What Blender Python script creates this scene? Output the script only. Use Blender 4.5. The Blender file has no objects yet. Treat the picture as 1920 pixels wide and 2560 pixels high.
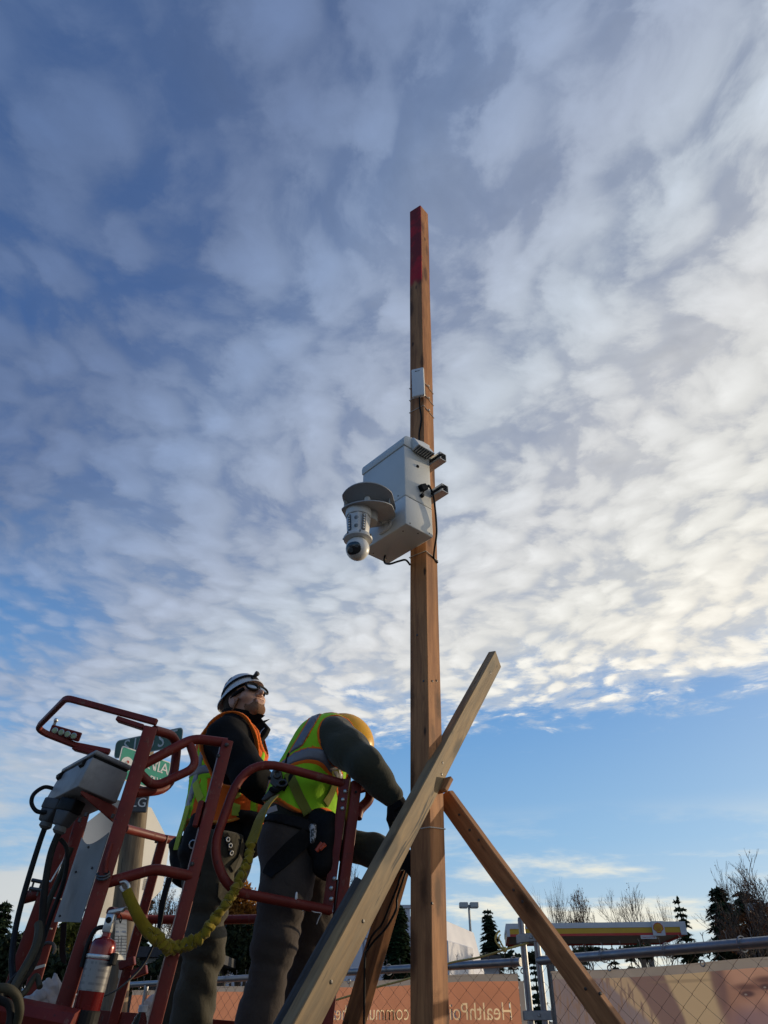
import bpy, bmesh, math, random
import numpy as np
from mathutils import Vector, Matrix, Quaternion, noise as mnoise

random.seed(11)
scene = bpy.context.scene
COL = scene.collection
R = math.radians

# ----------------------------------------------------------------------------- camera, sky, sun, exposure
CAM_Z = 1.6
PITCH = R(35.6)
FPX = 1775.0                       # focal length in pixels of the 1920 x 2560 photograph
cam_data = bpy.data.cameras.new('camera')
cam_data.sensor_fit = 'VERTICAL'
cam_data.sensor_height = 36.0
cam_data.lens = 36.0 * FPX / 2560.0
cam_data.clip_start = 0.05
cam_data.clip_end = 3000
cam = bpy.data.objects.new('camera', cam_data)
COL.objects.link(cam)
cam.location = (0, 0, CAM_Z)
cam.rotation_euler = (R(90) + PITCH, 0, 0)
scene.camera = cam

SUN_AZ = 61.0                      # degrees to the right of the viewing direction
SUN_EL = 9.0
SUN = Vector((math.sin(R(SUN_AZ)) * math.cos(R(SUN_EL)), math.cos(R(SUN_AZ)) * math.cos(R(SUN_EL)), math.sin(R(SUN_EL))))

scene.view_settings.view_transform = 'Standard'
scene.view_settings.look = 'None'
scene.view_settings.exposure = 0.0
scene.view_settings.gamma = 1.0
scene.view_settings.use_curve_mapping = False
scene.render.engine = 'CYCLES'
scene.cycles.max_bounces = 6
scene.cycles.transparent_max_bounces = 12


class NB:
    """small node-graph builder"""
    def __init__(self, tree):
        self.t = tree

    def new(self, kind, **props):
        n = self.t.nodes.new(kind)
        for k, v in props.items():
            setattr(n, k, v)
        return n

    def link(self, a, b):
        self.t.links.new(a, b)

    def put(self, sock, v):
        if isinstance(v, (int, float)):
            sock.default_value = v
        elif isinstance(v, (tuple, list)):
            if len(v) == 3 and sock.type == 'RGBA':
                v = (*v, 1)
            sock.default_value = v
        else:
            self.link(v, sock)

    def math(self, op, a, b=None, c=None, clamp=False):
        n = self.new('ShaderNodeMath', operation=op, use_clamp=clamp)
        self.put(n.inputs[0], a)
        if b is not None:
            self.put(n.inputs[1], b)
        if c is not None:
            self.put(n.inputs[2], c)
        return n.outputs[0]

    def vmath(self, op, a, b=None, scale=None):
        n = self.new('ShaderNodeVectorMath', operation=op)
        self.put(n.inputs[0], a)
        if b is not None:
            self.put(n.inputs[1], b)
        if scale is not None:
            self.put(n.inputs['Scale'], scale)
        return n.outputs['Value'] if op in ('DOT_PRODUCT', 'LENGTH') else n.outputs[0]

    def smooth(self, v, lo, hi, a=0.0, b=1.0):
        n = self.new('ShaderNodeMapRange', interpolation_type='SMOOTHSTEP')
        for i, x in enumerate((v, lo, hi, a, b)):
            self.put(n.inputs[i], x)
        return n.outputs[0]

    def linear(self, v, lo, hi, a=0.0, b=1.0):
        n = self.new('ShaderNodeMapRange')
        for i, x in enumerate((v, lo, hi, a, b)):
            self.put(n.inputs[i], x)
        return n.outputs[0]

    def noise(self, vec, scale, detail=4.0, rough=0.5, dist=0.0, color=False):
        n = self.new('ShaderNodeTexNoise')
        if vec is not None:
            self.link(vec, n.inputs['Vector'])
        n.inputs['Scale'].default_value = scale
        n.inputs['Detail'].default_value = detail
        n.inputs['Roughness'].default_value = rough
        n.inputs['Distortion'].default_value = dist
        return n.outputs['Color'] if color else n.outputs['Fac']

    def ramp(self, fac, stops, interp='LINEAR'):
        n = self.new('ShaderNodeValToRGB')
        n.color_ramp.interpolation = interp
        els = n.color_ramp.elements
        while len(els) < len(stops):
            els.new(0.5)
        for e, (p, c) in zip(els, stops):
            e.position = p
            e.color = (*c, 1) if len(c) == 3 else c
        self.put(n.inputs[0], fac)
        return n.outputs[0]

    def mix(self, fac, a, b, blend='MIX'):
        n = self.new('ShaderNodeMix', data_type='RGBA', blend_type=blend)
        self.put(n.inputs[0], fac)
        self.put(n.inputs[6], a)
        self.put(n.inputs[7], b)
        return n.outputs[2]

    def mapping(self, vec, loc=(0, 0, 0), rot=(0, 0, 0), scale=(1, 1, 1)):
        n = self.new('ShaderNodeMapping')
        self.link(vec, n.inputs[0])
        n.inputs[1].default_value = loc
        n.inputs[2].default_value = rot
        n.inputs[3].default_value = scale
        return n.outputs[0]

    def comb(self, x, y, z):
        n = self.new('ShaderNodeCombineXYZ')
        for i, v in enumerate((x, y, z)):
            self.put(n.inputs[i], v)
        return n.outputs[0]

    def sep(self, v):
        n = self.new('ShaderNodeSeparateXYZ')
        self.link(v, n.inputs[0])
        return n.outputs


def build_world():
    w = bpy.data.worlds.new('World')
    scene.world = w
    w.use_nodes = True
    t = w.node_tree
    t.nodes.clear()
    b = NB(t)
    out = b.new('ShaderNodeOutputWorld')
    bg = b.new('ShaderNodeBackground')
    b.link(bg.outputs[0], out.inputs[0])
    bg.inputs['Strength'].default_value = 0.1
    sky = b.new('ShaderNodeTexSky', sky_type='NISHITA', sun_disc=False)
    sky.sun_elevation = R(SUN_EL)
    sky.sun_rotation = R(SUN_AZ)
    sky.air_density = 1.0
    sky.dust_density = 0.6
    sky.ozone_density = 2.4
    sky.altitude = 60
    d = b.new('ShaderNodeTexCoord').outputs['Generated']
    s = b.sep(d)
    dz = b.math('MAXIMUM', s[2], 0.012)
    px = b.math('DIVIDE', s[0], dz)
    py = b.math('DIVIDE', s[1], dz)
    P = b.comb(px, py, 0)
    sundot = b.vmath('DOT_PRODUCT', d, tuple(SUN))
    # ---- altocumulus sheet on a level plane (P = position over the observer in units of cloud height)
    warp = b.vmath('SCALE', b.vmath('SUBTRACT', b.noise(P, 1.5, 3, 0.5, color=True), (0.5, 0.5, 0.5)), scale=0.34)
    Pw = b.vmath('ADD', P, warp)
    warp2 = b.vmath('SCALE', b.vmath('SUBTRACT', b.noise(Pw, 11.0, 5, 0.62, color=True), (0.5, 0.5, 0.5)), scale=0.080)
    Pc = b.vmath('ADD', Pw, warp2)
    Pr = b.mapping(Pc, rot=(0, 0, R(-20)), scale=(1.05, 0.86, 1))

    def cells(scale, smooth, lo, hi):
        v = b.new('ShaderNodeTexVoronoi', feature='SMOOTH_F1')
        v.inputs['Scale'].default_value = scale
        v.inputs['Smoothness'].default_value = smooth
        b.link(Pr, v.inputs['Vector'])
        return b.smooth(v.outputs['Distance'], lo, hi, 1.0, 0.0)
    puff = cells(10.0, 0.55, 0.10, 0.78)
    puff2 = cells(21.0, 0.5, 0.10, 0.72)
    fine = b.noise(Pw, 22.0, 8, 0.62)
    big = b.noise(b.mapping(P, loc=(3.1, 1.7, 0)), 1.5, 3, 0.5)
    mid = b.noise(b.mapping(Pw, loc=(0.3, 5.7, 0)), 3.6, 6, 0.58)
    # extents of the sheet: far edge and ragged left edge
    e1 = b.math('SUBTRACT', 3.25, b.math('ADD', py, b.math('MULTIPLY', px, 0.42)))
    e2 = b.math('ADD', b.math('ADD', px, b.math('MULTIPLY', py, 0.38)), 0.76)
    e1n = b.math('ADD', e1, b.math('MULTIPLY', b.math('SUBTRACT', b.noise(Pw, 3.4, 8, 0.68), 0.5), 2.4))
    e2n = b.math('ADD', e2, b.math('MULTIPLY', b.math('SUBTRACT', big, 0.5), 1.5))
    m1 = b.smooth(e1n, -0.25, 0.95)
    m2 = b.smooth(e2n, -0.55, 0.85)
    base = b.math('ADD', b.math('MULTIPLY', puff, 0.66), b.math('MULTIPLY', puff2, 0.18))
    base = b.math('ADD', base, b.math('MULTIPLY', b.math('SUBTRACT', fine, 0.5), 0.62))
    base = b.math('ADD', base, b.math('MULTIPLY', b.math('SUBTRACT', mid, 0.5), 0.95))
    cover = b.math('ADD', base, b.math('MULTIPLY', b.math('SUBTRACT', b.math('MULTIPLY', m1, m2), 0.63), 1.25))
    cover = b.math('SUBTRACT', cover, b.smooth(s[2], 0.62, 0.98, 0.0, 0.20))
    dens = b.smooth(cover, -0.25, 0.84)
    veil = b.math('MULTIPLY', b.math('MULTIPLY', m1, b.smooth(e2n, -0.35, 1.1)), b.linear(b.noise(Pw, 2.6, 5, 0.6), 0.35, 0.65, 0.58, 0.90))
    dens = b.math('MAXIMUM', dens, veil)
    dens = b.math('MULTIPLY', dens, b.smooth(m1, 0.0, 0.45))
    dens = b.math('MULTIPLY', dens, b.linear(m2, 0, 1, 0.25, 0.98))
    # ---- colours: forward scattering brightens cloud towards the sun
    f = b.math('MULTIPLY', b.math('ADD', sundot, 0.25), 0.8)
    f = b.math('ADD', f, b.math('MULTIPLY', b.math('SUBTRACT', 0.62, s[2]), 0.52))
    f = b.math('ADD', f, b.smooth(s[2], 0.56, 0.30, 0.0, 0.10), clamp=True)
    lit = b.ramp(f, [(0.0, (0.095, 0.155, 0.305)), (0.25, (0.155, 0.215, 0.365)), (0.37, (0.25, 0.33, 0.50)), (0.52, (0.40, 0.46, 0.58)), (0.62, (0.54, 0.60, 0.68)),
                     (0.75, (0.71, 0.72, 0.73)), (0.90, (0.83, 0.82, 0.77)), (1.0, (0.93, 0.89, 0.80))])
    body = b.math('ADD', 0.84, b.math('MULTIPLY', base, 0.34))
    lit = b.mix(1.0, lit, b.comb(body, body, body), 'MULTIPLY')
    lit = b.vmath('SCALE', lit, scale=10.0)
    # ---- blue of the clear sky
    grad = b.ramp(b.math('MAXIMUM', s[2], 0.0), [(0.0, (0.60, 0.72, 0.80)), (0.07, (0.50, 0.67, 0.82)), (0.18, (0.27, 0.52, 0.82)), (0.33, (0.13, 0.36, 0.74)),
                                                 (0.58, (0.034, 0.132, 0.41)), (1.0, (0.032, 0.088, 0.26))])
    glow = b.math('POWER', b.math('MAXIMUM', sundot, 0.0), 5.0)
    grad = b.mix(1.0, grad, b.vmath('SCALE', (0.34, 0.26, 0.12), scale=glow), 'ADD')
    blue = b.mix(0.2, b.vmath('SCALE', grad, scale=10.0), sky.outputs[0])
    # ---- low distant clouds towards the horizon
    dl = b.math('ADD', dz, 0.10)
    Q = b.comb(b.math('DIVIDE', s[0], dl), b.math('DIVIDE', s[1], dl), 0)
    low = b.mapping(Q, loc=(1.35, 0.6, 0), scale=(0.75, 0.9, 1))
    lown = b.noise(low, 1.5, 8, 0.6, 0.2)
    lown2 = b.noise(b.mapping(Q, loc=(7.7, 2.2, 0), scale=(1, 1.2, 1)), 0.8, 6, 0.6)
    lowleft = b.math('MULTIPLY', b.smooth(s[0], -0.22, -0.48), b.smooth(s[2], 0.36, 0.26))
    lowmask = b.math('MULTIPLY', b.math('MAXIMUM', b.smooth(s[2], 0.23, 0.13), lowleft), b.smooth(s[2], -0.02, 0.06))
    lowd = b.math('MULTIPLY', b.smooth(b.math('ADD', b.math('MULTIPLY', lown, 0.6), b.math('MULTIPLY', lown2, 0.4)), b.linear(lowleft, 0, 1, 0.475, 0.38), b.linear(lowleft, 0, 1, 0.60, 0.54)), lowmask)
    lowlit = b.vmath('SCALE', b.ramp(f, [(0.0, (0.30, 0.34, 0.42)), (0.3, (0.42, 0.45, 0.52)), (0.7, (0.74, 0.73, 0.68)), (1.0, (1.0, 0.93, 0.74))]), scale=10.0)
    c = b.mix(b.math('MULTIPLY', lowd, 0.8), blue, lowlit)
    c = b.mix(dens, c, lit)
    b.link(c, bg.inputs['Color'])
    w.cycles.sampling_method = 'MANUAL'
    w.cycles.sample_map_resolution = 1024


build_world()

sun_data = bpy.data.lights.new('sun', 'SUN')
sun_data.energy = 2.9
sun_data.angle = R(0.5)
sun_data.color = (1.0, 0.80, 0.54)
sun_ob = bpy.data.objects.new('sun', sun_data)
COL.objects.link(sun_ob)
sun_ob.rotation_euler = SUN.to_track_quat('Z', 'Y').to_euler()
sun_ob.location = SUN * 40

# ----------------------------------------------------------------------------- helpers
CT, ST = math.cos(PITCH), math.sin(PITCH)


def ray(px, py):
    u = 1280 - py
    return Vector((px - 960, FPX * CT - u * ST, FPX * ST + u * CT)).normalized()


def at(px, py, Y):
    """world point seen at photo pixel (px, py) at forward distance Y"""
    d = ray(px, py)
    return Vector((0, 0, CAM_Z)) + d * (Y / d.y)


def on_plane(px, py, p0, n):
    d = ray(px, py)
    c = Vector((0, 0, CAM_Z))
    return c + d * ((p0 - c).dot(n) / d.dot(n))


def V(*a):
    return Vector(a)


def thing(name, label, cat, loc=(0, 0, 0), group=None):
    o = bpy.data.objects.new(name, None)
    o.empty_display_size = 0.1
    COL.objects.link(o)
    o.location = loc
    o['label'] = label
    o['category'] = cat
    if group:
        o['group'] = group
    return o


def tag(o, label, cat, group=None):
    o['label'] = label
    o['category'] = cat
    if group:
        o['group'] = group
    return o


def root_of(o):
    while o.parent:
        o = o.parent
    return o


def link_mesh(name, me, mat, parent=None, smooth=False, origin=None, kind=None, label=None):
    """mesh given in world coordinates; a child is expressed in its root's frame"""
    o = bpy.data.objects.new(name, me)
    if mat is not None and not me.materials:
        me.materials.append(mat)
    if parent is not None:
        off = Vector(root_of(parent).location)
        o.parent = parent
    else:
        off = Vector(origin) if origin is not None else Vector((0, 0, 0))
        o.location = off
    me.transform(Matrix.Translation(-off))
    if smooth:
        me.polygons.foreach_set('use_smooth', [True] * len(me.polygons))
    COL.objects.link(o)
    if kind:
        o['kind'] = kind
    if label:
        o['label'] = label
    return o


def fillet(path, rad, seg=5, closed=False):
    pts = [Vector(p) for p in path]
    n = len(pts)
    out = []
    for i, p in enumerate(pts):
        if not closed and i in (0, n - 1):
            out.append(p)
            continue
        a, c = pts[i - 1], pts[(i + 1) % n]
        u, w = (a - p), (c - p)
        lu, lw = u.length, w.length
        u.normalize()
        w.normalize()
        ang = u.angle(w, 3.14)
        if ang > 3.0:
            out.append(p)
            continue
        d = min(rad / math.tan(ang / 2), lu * 0.48, lw * 0.48)
        s, e = p + u * d, p + w * d
        for k in range(seg + 1):
            t = k / seg
            out.append((1 - t) ** 2 * s + 2 * t * (1 - t) * p + t * t * e)
    return out


def spline(pts, n=8, closed=False):
    pts = [Vector(p) for p in pts]
    m = len(pts)
    out = []
    rng = m if closed else m - 1
    for i in range(rng):
        if closed:
            p0, p1, p2, p3 = pts[i - 1], pts[i], pts[(i + 1) % m], pts[(i + 2) % m]
        else:
            p0, p1, p2, p3 = pts[max(i - 1, 0)], pts[i], pts[i + 1], pts[min(i + 2, m - 1)]
        for k in range(n):
            t = k / n
            out.append(0.5 * ((2 * p1) + (p2 - p0) * t + (2 * p0 - 5 * p1 + 4 * p2 - p3) * t * t + (3 * p1 - p0 - 3 * p2 + p3) * t ** 3))
    if not closed:
        out.append(pts[-1])
    return out


class MB:
    def __init__(self):
        self.v = []
        self.f = []

    def add(self, verts, faces):
        o = len(self.v)
        self.v.extend(tuple(p) for p in verts)
        self.f.extend(tuple(i + o for i in q) for q in faces)

    def hexa(self, p):
        """p: 4 bottom points (ccw from above) then 4 top points"""
        self.add(p, [(0, 3, 2, 1), (4, 5, 6, 7), (0, 1, 5, 4), (1, 2, 6, 5), (2, 3, 7, 6), (3, 0, 4, 7)])

    def box(self, c, size, axes=None):
        c = Vector(c)
        x, y, z = [Vector(a) for a in (axes or ((1, 0, 0), (0, 1, 0), (0, 0, 1)))]
        x, y, z = x * size[0] / 2, y * size[1] / 2, z * size[2] / 2
        self.hexa([c - x - y - z, c + x - y - z, c + x + y - z, c - x + y - z, c - x - y + z, c + x - y + z, c + x + y + z, c - x + y + z])

    def tube(self, path, r, n=8, cap=True, closed=False, ref=None, phase=0.0, squash=1.0):
        pts = [Vector(p) for p in path]
        m = len(pts)
        rr = r if hasattr(r, '__len__') else [r] * m
        tang = []
        for i in range(m):
            if closed:
                t = pts[(i + 1) % m] - pts[i - 1]
            else:
                t = pts[min(i + 1, m - 1)] - pts[max(i - 1, 0)]
            tang.append(t.normalized() if t.length > 1e-9 else Vector((0, 0, 1)))
        up = Vector(ref) if ref is not None else Vector((0.13, 0.31, 0.94))
        if abs(up.normalized().dot(tang[0])) > 0.95:
            up = Vector((1, 0.1, 0))
        nrm = (up - tang[0] * up.dot(tang[0])).normalized()
        verts = []
        for i in range(m):
            nrm = (nrm - tang[i] * nrm.dot(tang[i]))
            nrm = nrm.normalized() if nrm.length > 1e-6 else tang[i].orthogonal().normalized()
            bi = tang[i].cross(nrm)
            for k in range(n):
                a = 2 * math.pi * k / n + phase
                verts.append(pts[i] + (nrm * math.cos(a) + bi * math.sin(a) * squash) * rr[i])
        faces = []
        rng = m if closed else m - 1
        for i in range(rng):
            j = (i + 1) % m
            for k in range(n):
                l = (k + 1) % n
                faces.append((i * n + k, i * n + l, j * n + l, j * n + k))
        if cap and not closed:
            faces.append(tuple(reversed(range(n))))
            faces.append(tuple((m - 1) * n + k for k in range(n)))
        self.add(verts, faces)

    def sq(self, path, w, ref=None, h=None):
        """square tube of width w"""
        self.tube(path, w / math.sqrt(2), 4, ref=ref, phase=math.pi / 4)

    def cyl(self, a, b, r, n=12, r2=None):
        self.tube([a, b], [r, r if r2 is None else r2], n)

    def lathe(self, c, axis, prof, n=24, cap=True):
        """prof: list of (radius, height along axis)"""
        axis = Vector(axis).normalized()
        x = axis.orthogonal().normalized()
        y = axis.cross(x)
        c = Vector(c)
        verts, faces = [], []
        m = len(prof)
        for r, h in prof:
            for k in range(n):
                a = 2 * math.pi * k / n
                verts.append(c + axis * h + (x * math.cos(a) + y * math.sin(a)) * r)
        for i in range(m - 1):
            for k in range(n):
                l = (k + 1) % n
                faces.append((i * n + k, i * n + l, (i + 1) * n + l, (i + 1) * n + k))
        if cap:
            faces.append(tuple(reversed(range(n))))
            faces.append(tuple((m - 1) * n + k for k in range(n)))
        self.add(verts, faces)

    def prism(self, outline, d):
        """outline: planar points, extruded by vector d"""
        d = Vector(d)
        n = len(outline)
        a = [Vector(p) for p in outline]
        nr = Vector((0, 0, 0))
        for i in range(n):
            nr += a[i].cross(a[(i + 1) % n])
        if nr.dot(d) < 0:
            a.reverse()
        verts = a + [p + d for p in a]
        faces = [tuple(reversed(range(n))), tuple(range(n, 2 * n))] + [(i, (i + 1) % n, n + (i + 1) % n, n + i) for i in range(n)]
        self.add(verts, faces)

    def ribbon(self, path, normals, w, t=0.003):
        """flat webbing: path with surface normals"""
        pts = [Vector(p) for p in path]
        m = len(pts)
        verts = []
        ww = w if hasattr(w, '__len__') else [w] * m
        for i in range(m):
            tg = (pts[min(i + 1, m - 1)] - pts[max(i - 1, 0)]).normalized()
            nn = Vector(normals[i]).normalized()
            s = tg.cross(nn).normalized() * ww[i] / 2
            nn = s.cross(tg).normalized() * t
            verts += [pts[i] - s, pts[i] + s, pts[i] + s + nn, pts[i] - s + nn]
        faces = []
        for i in range(m - 1):
            for k in range(4):
                l = (k + 1) % 4
                faces.append((i * 4 + k, i * 4 + l, (i + 1) * 4 + l, (i + 1) * 4 + k))
        faces.append((3, 2, 1, 0))
        faces.append(tuple((m - 1) * 4 + k for k in range(4)))
        self.add(verts, faces)

    def ball(self, c, r, n=12, m=8, axes=None):
        c = Vector(c)
        rr = r if hasattr(r, '__len__') else (r, r, r)
        ax = [Vector(a) for a in (axes or ((1, 0, 0), (0, 1, 0), (0, 0, 1)))]
        verts = [c - ax[2] * rr[2]]
        for i in range(1, m):
            ph = -math.pi / 2 + math.pi * i / m
            for k in range(n):
                a = 2 * math.pi * k / n
                verts.append(c + ax[0] * (rr[0] * math.cos(ph) * math.cos(a)) + ax[1] * (rr[1] * math.cos(ph) * math.sin(a)) + ax[2] * (rr[2] * math.sin(ph)))
        verts.append(c + ax[2] * rr[2])
        faces = [(0, 1 + (k + 1) % n, 1 + k) for k in range(n)]
        for i in range(m - 2):
            for k in range(n):
                l = (k + 1) % n
                faces.append((1 + i * n + k, 1 + i * n + l, 1 + (i + 1) * n + l, 1 + (i + 1) * n + k))
        b = 1 + (m - 2) * n
        faces += [(b + k, b + (k + 1) % n, len(verts) - 1) for k in range(n)]
        self.add(verts, faces)

    def mesh(self, name, bevel=0.0, seg=1):
        me = bpy.data.meshes.new(name)
        me.from_pydata(self.v, [], self.f)
        if bevel > 0:
            bm = bmesh.new()
            bm.from_mesh(me)
            es = [e for e in bm.edges if len(e.link_faces) == 2 and e.calc_face_angle(0) > 0.6]
            bmesh.ops.bevel(bm, geom=es, offset=bevel, segments=seg, affect='EDGES', profile=0.5, clamp_overlap=True)
            bm.to_mesh(me)
            bm.free()
        me.update()
        return me

    def build(self, name, mat, parent=None, smooth=False, bevel=0.0, seg=1, origin=None, kind=None, label=None):
        me = self.mesh(name, bevel, seg)
        o = link_mesh(name, me, mat, parent, smooth or bevel > 0 and seg > 1, origin, kind, label)
        if smooth:
            try:
                me.set_sharp_from_angle(angle=R(40))
            except Exception:
                pass
        return o


def copy_tree(src, delta, rot=0.0, label=None, group=None):
    """copy of a thing with copies of its parts and sub-parts (mesh data shared)"""
    c = src.copy()
    COL.objects.link(c)
    c.location = Vector(src.location) + Vector(delta)
    c.rotation_euler = (src.rotation_euler[0], src.rotation_euler[1], src.rotation_euler[2] + rot)
    if label:
        c['label'] = label
    if group:
        c['group'] = group
    for ch in list(src.children):
        k = ch.copy()
        COL.objects.link(k)
        k.parent = c
        for g in list(ch.children):
            h = g.copy()
            COL.objects.link(h)
            h.parent = k
    return c


# ----------------------------------------------------------------------------- materials
def new_mat(name):
    m = bpy.data.materials.new(name)
    m.use_nodes = True
    t = m.node_tree
    t.nodes.clear()
    b = NB(t)
    out = b.new('ShaderNodeOutputMaterial')
    p = b.new('ShaderNodeBsdfPrincipled')
    b.link(p.outputs[0], out.inputs[0])
    return m, b, p, out


def bump(b, p, h, strength=0.3, dist=0.002):
    n = b.new('ShaderNodeBump')
    n.inputs['Strength'].default_value = strength
    n.inputs['Distance'].default_value = dist
    b.link(h, n.inputs['Height'])
    b.link(n.outputs[0], p.inputs['Normal'])


def basic(name, col, rough=0.6, metal=0.0, var=0.2, scale=14.0, bmp=0.0, spec=0.5, dirt=None, dirt_amt=0.0, bscale=None, coat=0.0):
    m, b, p, out = new_mat(name)
    co = b.new('ShaderNodeTexCoord').outputs['Object']
    n1 = b.noise(co, scale, 5, 0.6)
    k = b.linear(n1, 0.25, 0.75, 1 - var, 1 + var)
    c = b.mix(1.0, tuple(col), b.comb(k, k, k), 'MULTIPLY')
    if dirt is not None:
        n2 = b.noise(co, scale * 0.45, 7, 0.68)
        c = b.mix(b.math('MULTIPLY', b.smooth(n2, 0.5, 0.72), dirt_amt), c, tuple(dirt))
    b.put(p.inputs['Base Color'], c)
    b.put(p.inputs['Roughness'], b.linear(b.noise(co, scale * 2.3, 4), 0.3, 0.7, max(rough - 0.1, 0.03), min(rough + 0.1, 1)))
    p.inputs['Metallic'].default_value = metal
    p.inputs['Specular IOR Level'].default_value = spec
    if coat:
        p.inputs['Coat Weight'].default_value = coat
    if bmp > 0:
        bump(b, p, b.noise(co, bscale or scale * 4, 5, 0.6), bmp, 0.003)
    return m


def wood(name, light, dark, grey=0.0, scale=1.0, paint=None, knot=0.5):
    """grain runs along the object's local z; boards are objects with their own frame"""
    m, b, p, out = new_mat(name)
    co = b.new('ShaderNodeTexCoord').outputs['Object']
    st = b.mapping(co, scale=(1, 1, 0.06))
    wv = b.vmath('SCALE', b.vmath('SUBTRACT', b.noise(b.mapping(co, scale=(2.2, 2.2, 0.9)), 3.0, 3, 0.5, color=True), (0.5, 0.5, 0.5)), scale=0.05)
    g = b.vmath('ADD', st, wv)
    grain = b.noise(g, 95 * scale, 5, 0.65)
    rings = b.noise(b.mapping(g, scale=(1, 1, 0.5)), 28 * scale, 3, 0.5, 0.4)
    blot = b.noise(b.mapping(co, scale=(1, 1, 0.35)), 5.5, 4, 0.6)
    t = b.math('ADD', b.math('MULTIPLY', grain, 0.45), b.math('MULTIPLY', rings, 0.55))
    c = b.mix(b.smooth(t, 0.33, 0.66), tuple(dark), tuple(light))
    c = b.mix(1.0, c, b.comb(*[b.linear(blot, 0.3, 0.7, 0.70, 1.18)] * 3), 'MULTIPLY')
    # knots: sparse dark eyes with a stretched halo
    kv = b.new('ShaderNodeTexVoronoi', feature='F1')
    kv.inputs['Scale'].default_value = 1.0
    kw = b.vmath('ADD', b.mapping(co, loc=(0.37, 0.19, 0.41), scale=(11, 11, 3.4)), b.vmath('SCALE', b.noise(co, 40, 2, 0.5, color=True), scale=0.12))
    b.link(kw, kv.inputs['Vector'])
    kd = kv.outputs['Distance']
    c = b.mix(b.math('MULTIPLY', b.smooth(kd, 0.40, 0.20), 0.35), c, tuple(x * 0.6 for x in dark))
    c = b.mix(b.math('MULTIPLY', b.smooth(kd, 0.30, 0.14), knot + 0.3), c, tuple(x * 0.35 for x in dark))
    kr = b.new('ShaderNodeTexVoronoi', feature='F1')
    kr.inputs['Scale'].default_value = 1.0
    b.link(b.mapping(co, loc=(1.37, 2.19, 0.11), scale=(14, 14, 4.5)), kr.inputs['Vector'])
    c = b.mix(b.math('MULTIPLY', b.smooth(kr.outputs['Distance'], 0.13, 0.05), 0.85), c, (0.02, 0.012, 0.008))
    if grey > 0:
        gn = b.noise(b.mapping(co, scale=(1.4, 1.4, 0.25)), 9, 5, 0.62)
        c = b.mix(b.math('MULTIPLY', b.smooth(gn, 0.36, 0.66), grey), c, (0.19, 0.165, 0.115))
        crk = b.noise(b.mapping(g, loc=(3, 1, 0), scale=(1, 1, 0.3)), 60, 3, 0.6)
        c = b.mix(b.smooth(crk, 0.62, 0.70), c, (0.03, 0.025, 0.02))
    if paint is not None:
        z0, z1, pcol = paint
        s = b.sep(co)
        pn = b.noise(b.mapping(co, scale=(1, 1, 0.5)), 13, 5, 0.6)
        zz = b.math('ADD', s[2], b.math('MULTIPLY', b.math('SUBTRACT', pn, 0.5), 0.16))
        mask = b.math('MULTIPLY', b.smooth(zz, z0 - 0.03, z0 + 0.03), b.smooth(pn, 0.16, 0.42))
        side = b.smooth(s[0], -0.040, -0.0375, 1.0, 0.0)     # sprayed from one side: the broad left face and overspray round the back
        back = b.smooth(s[0], 0.036, 0.0405)
        lowz = b.smooth(zz, z0 + 0.30, z0 + 0.05)
        dense = b.mix(b.math('MAXIMUM', b.math('MULTIPLY', lowz, b.smooth(b.noise(co, 9, 4), 0.36, 0.58)), b.smooth(b.noise(co, 7, 4), 0.55, 0.68)), tuple(x * 0.42 + 0.012 for x in pcol), tuple(pcol))
        c = b.mix(b.math('MULTIPLY', b.math('MULTIPLY', mask, b.math('MAXIMUM', side, b.math('MULTIPLY', back, 0.7))), 0.93), c, dense)
    b.put(p.inputs['Base Color'], c)
    p.inputs['Roughness'].default_value = 0.72
    p.inputs['Specular IOR Level'].default_value = 0.3
    bump(b, p, b.math('ADD', t, b.math('MULTIPLY', kd, -0.2)), 0.55 if grey else 0.35, 0.003)
    return m


def translucent(name, col, amount=0.5, rough=0.8, var=0.12, scale=5.0):
    m, b, p, out = new_mat(name)
    co = b.new('ShaderNodeTexCoord').outputs['Object']
    k = b.linear(b.noise(co, scale, 5, 0.6), 0.25, 0.75, 1 - var, 1 + var)
    c = b.mix(1.0, tuple(col), b.comb(k, k, k), 'MULTIPLY')
    b.put(p.inputs['Base Color'], c)
    p.inputs['Roughness'].default_value = rough
    tr = b.new('ShaderNodeBsdfTranslucent')
    b.put(tr.inputs[0], c)
    mx = b.new('ShaderNodeMixShader')
    mx.inputs[0].default_value = amount
    b.link(p.outputs[0], mx.inputs[1])
    b.link(tr.outputs[0], mx.inputs[2])
    b.link(mx.outputs[0], out.inputs[0])
    return m


def foliage(name, col, col2, trans=0.25):
    m, b, p, out = new_mat(name)
    co = b.new('ShaderNodeTexCoord').outputs['Object']
    geo = b.new('ShaderNodeNewGeometry')
    rnd = geo.outputs['Random Per Island']
    c = b.mix(b.smooth(b.math('ADD', b.math('MULTIPLY', b.noise(co, 1.1, 4), 0.7), b.math('MULTIPLY', rnd, 0.4)), 0.3, 0.75), tuple(col), tuple(col2))
    b.put(p.inputs['Base Color'], c)
    p.inputs['Roughness'].default_value = 0.7
    p.inputs['Specular IOR Level'].default_value = 0.2
    tr = b.new('ShaderNodeBsdfTranslucent')
    b.put(tr.inputs[0], c)
    mx = b.new('ShaderNodeMixShader')
    mx.inputs[0].default_value = trans
    b.link(p.outputs[0], mx.inputs[1])
    b.link(tr.outputs[0], mx.inputs[2])
    b.link(mx.outputs[0], out.inputs[0])
    return m


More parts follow.
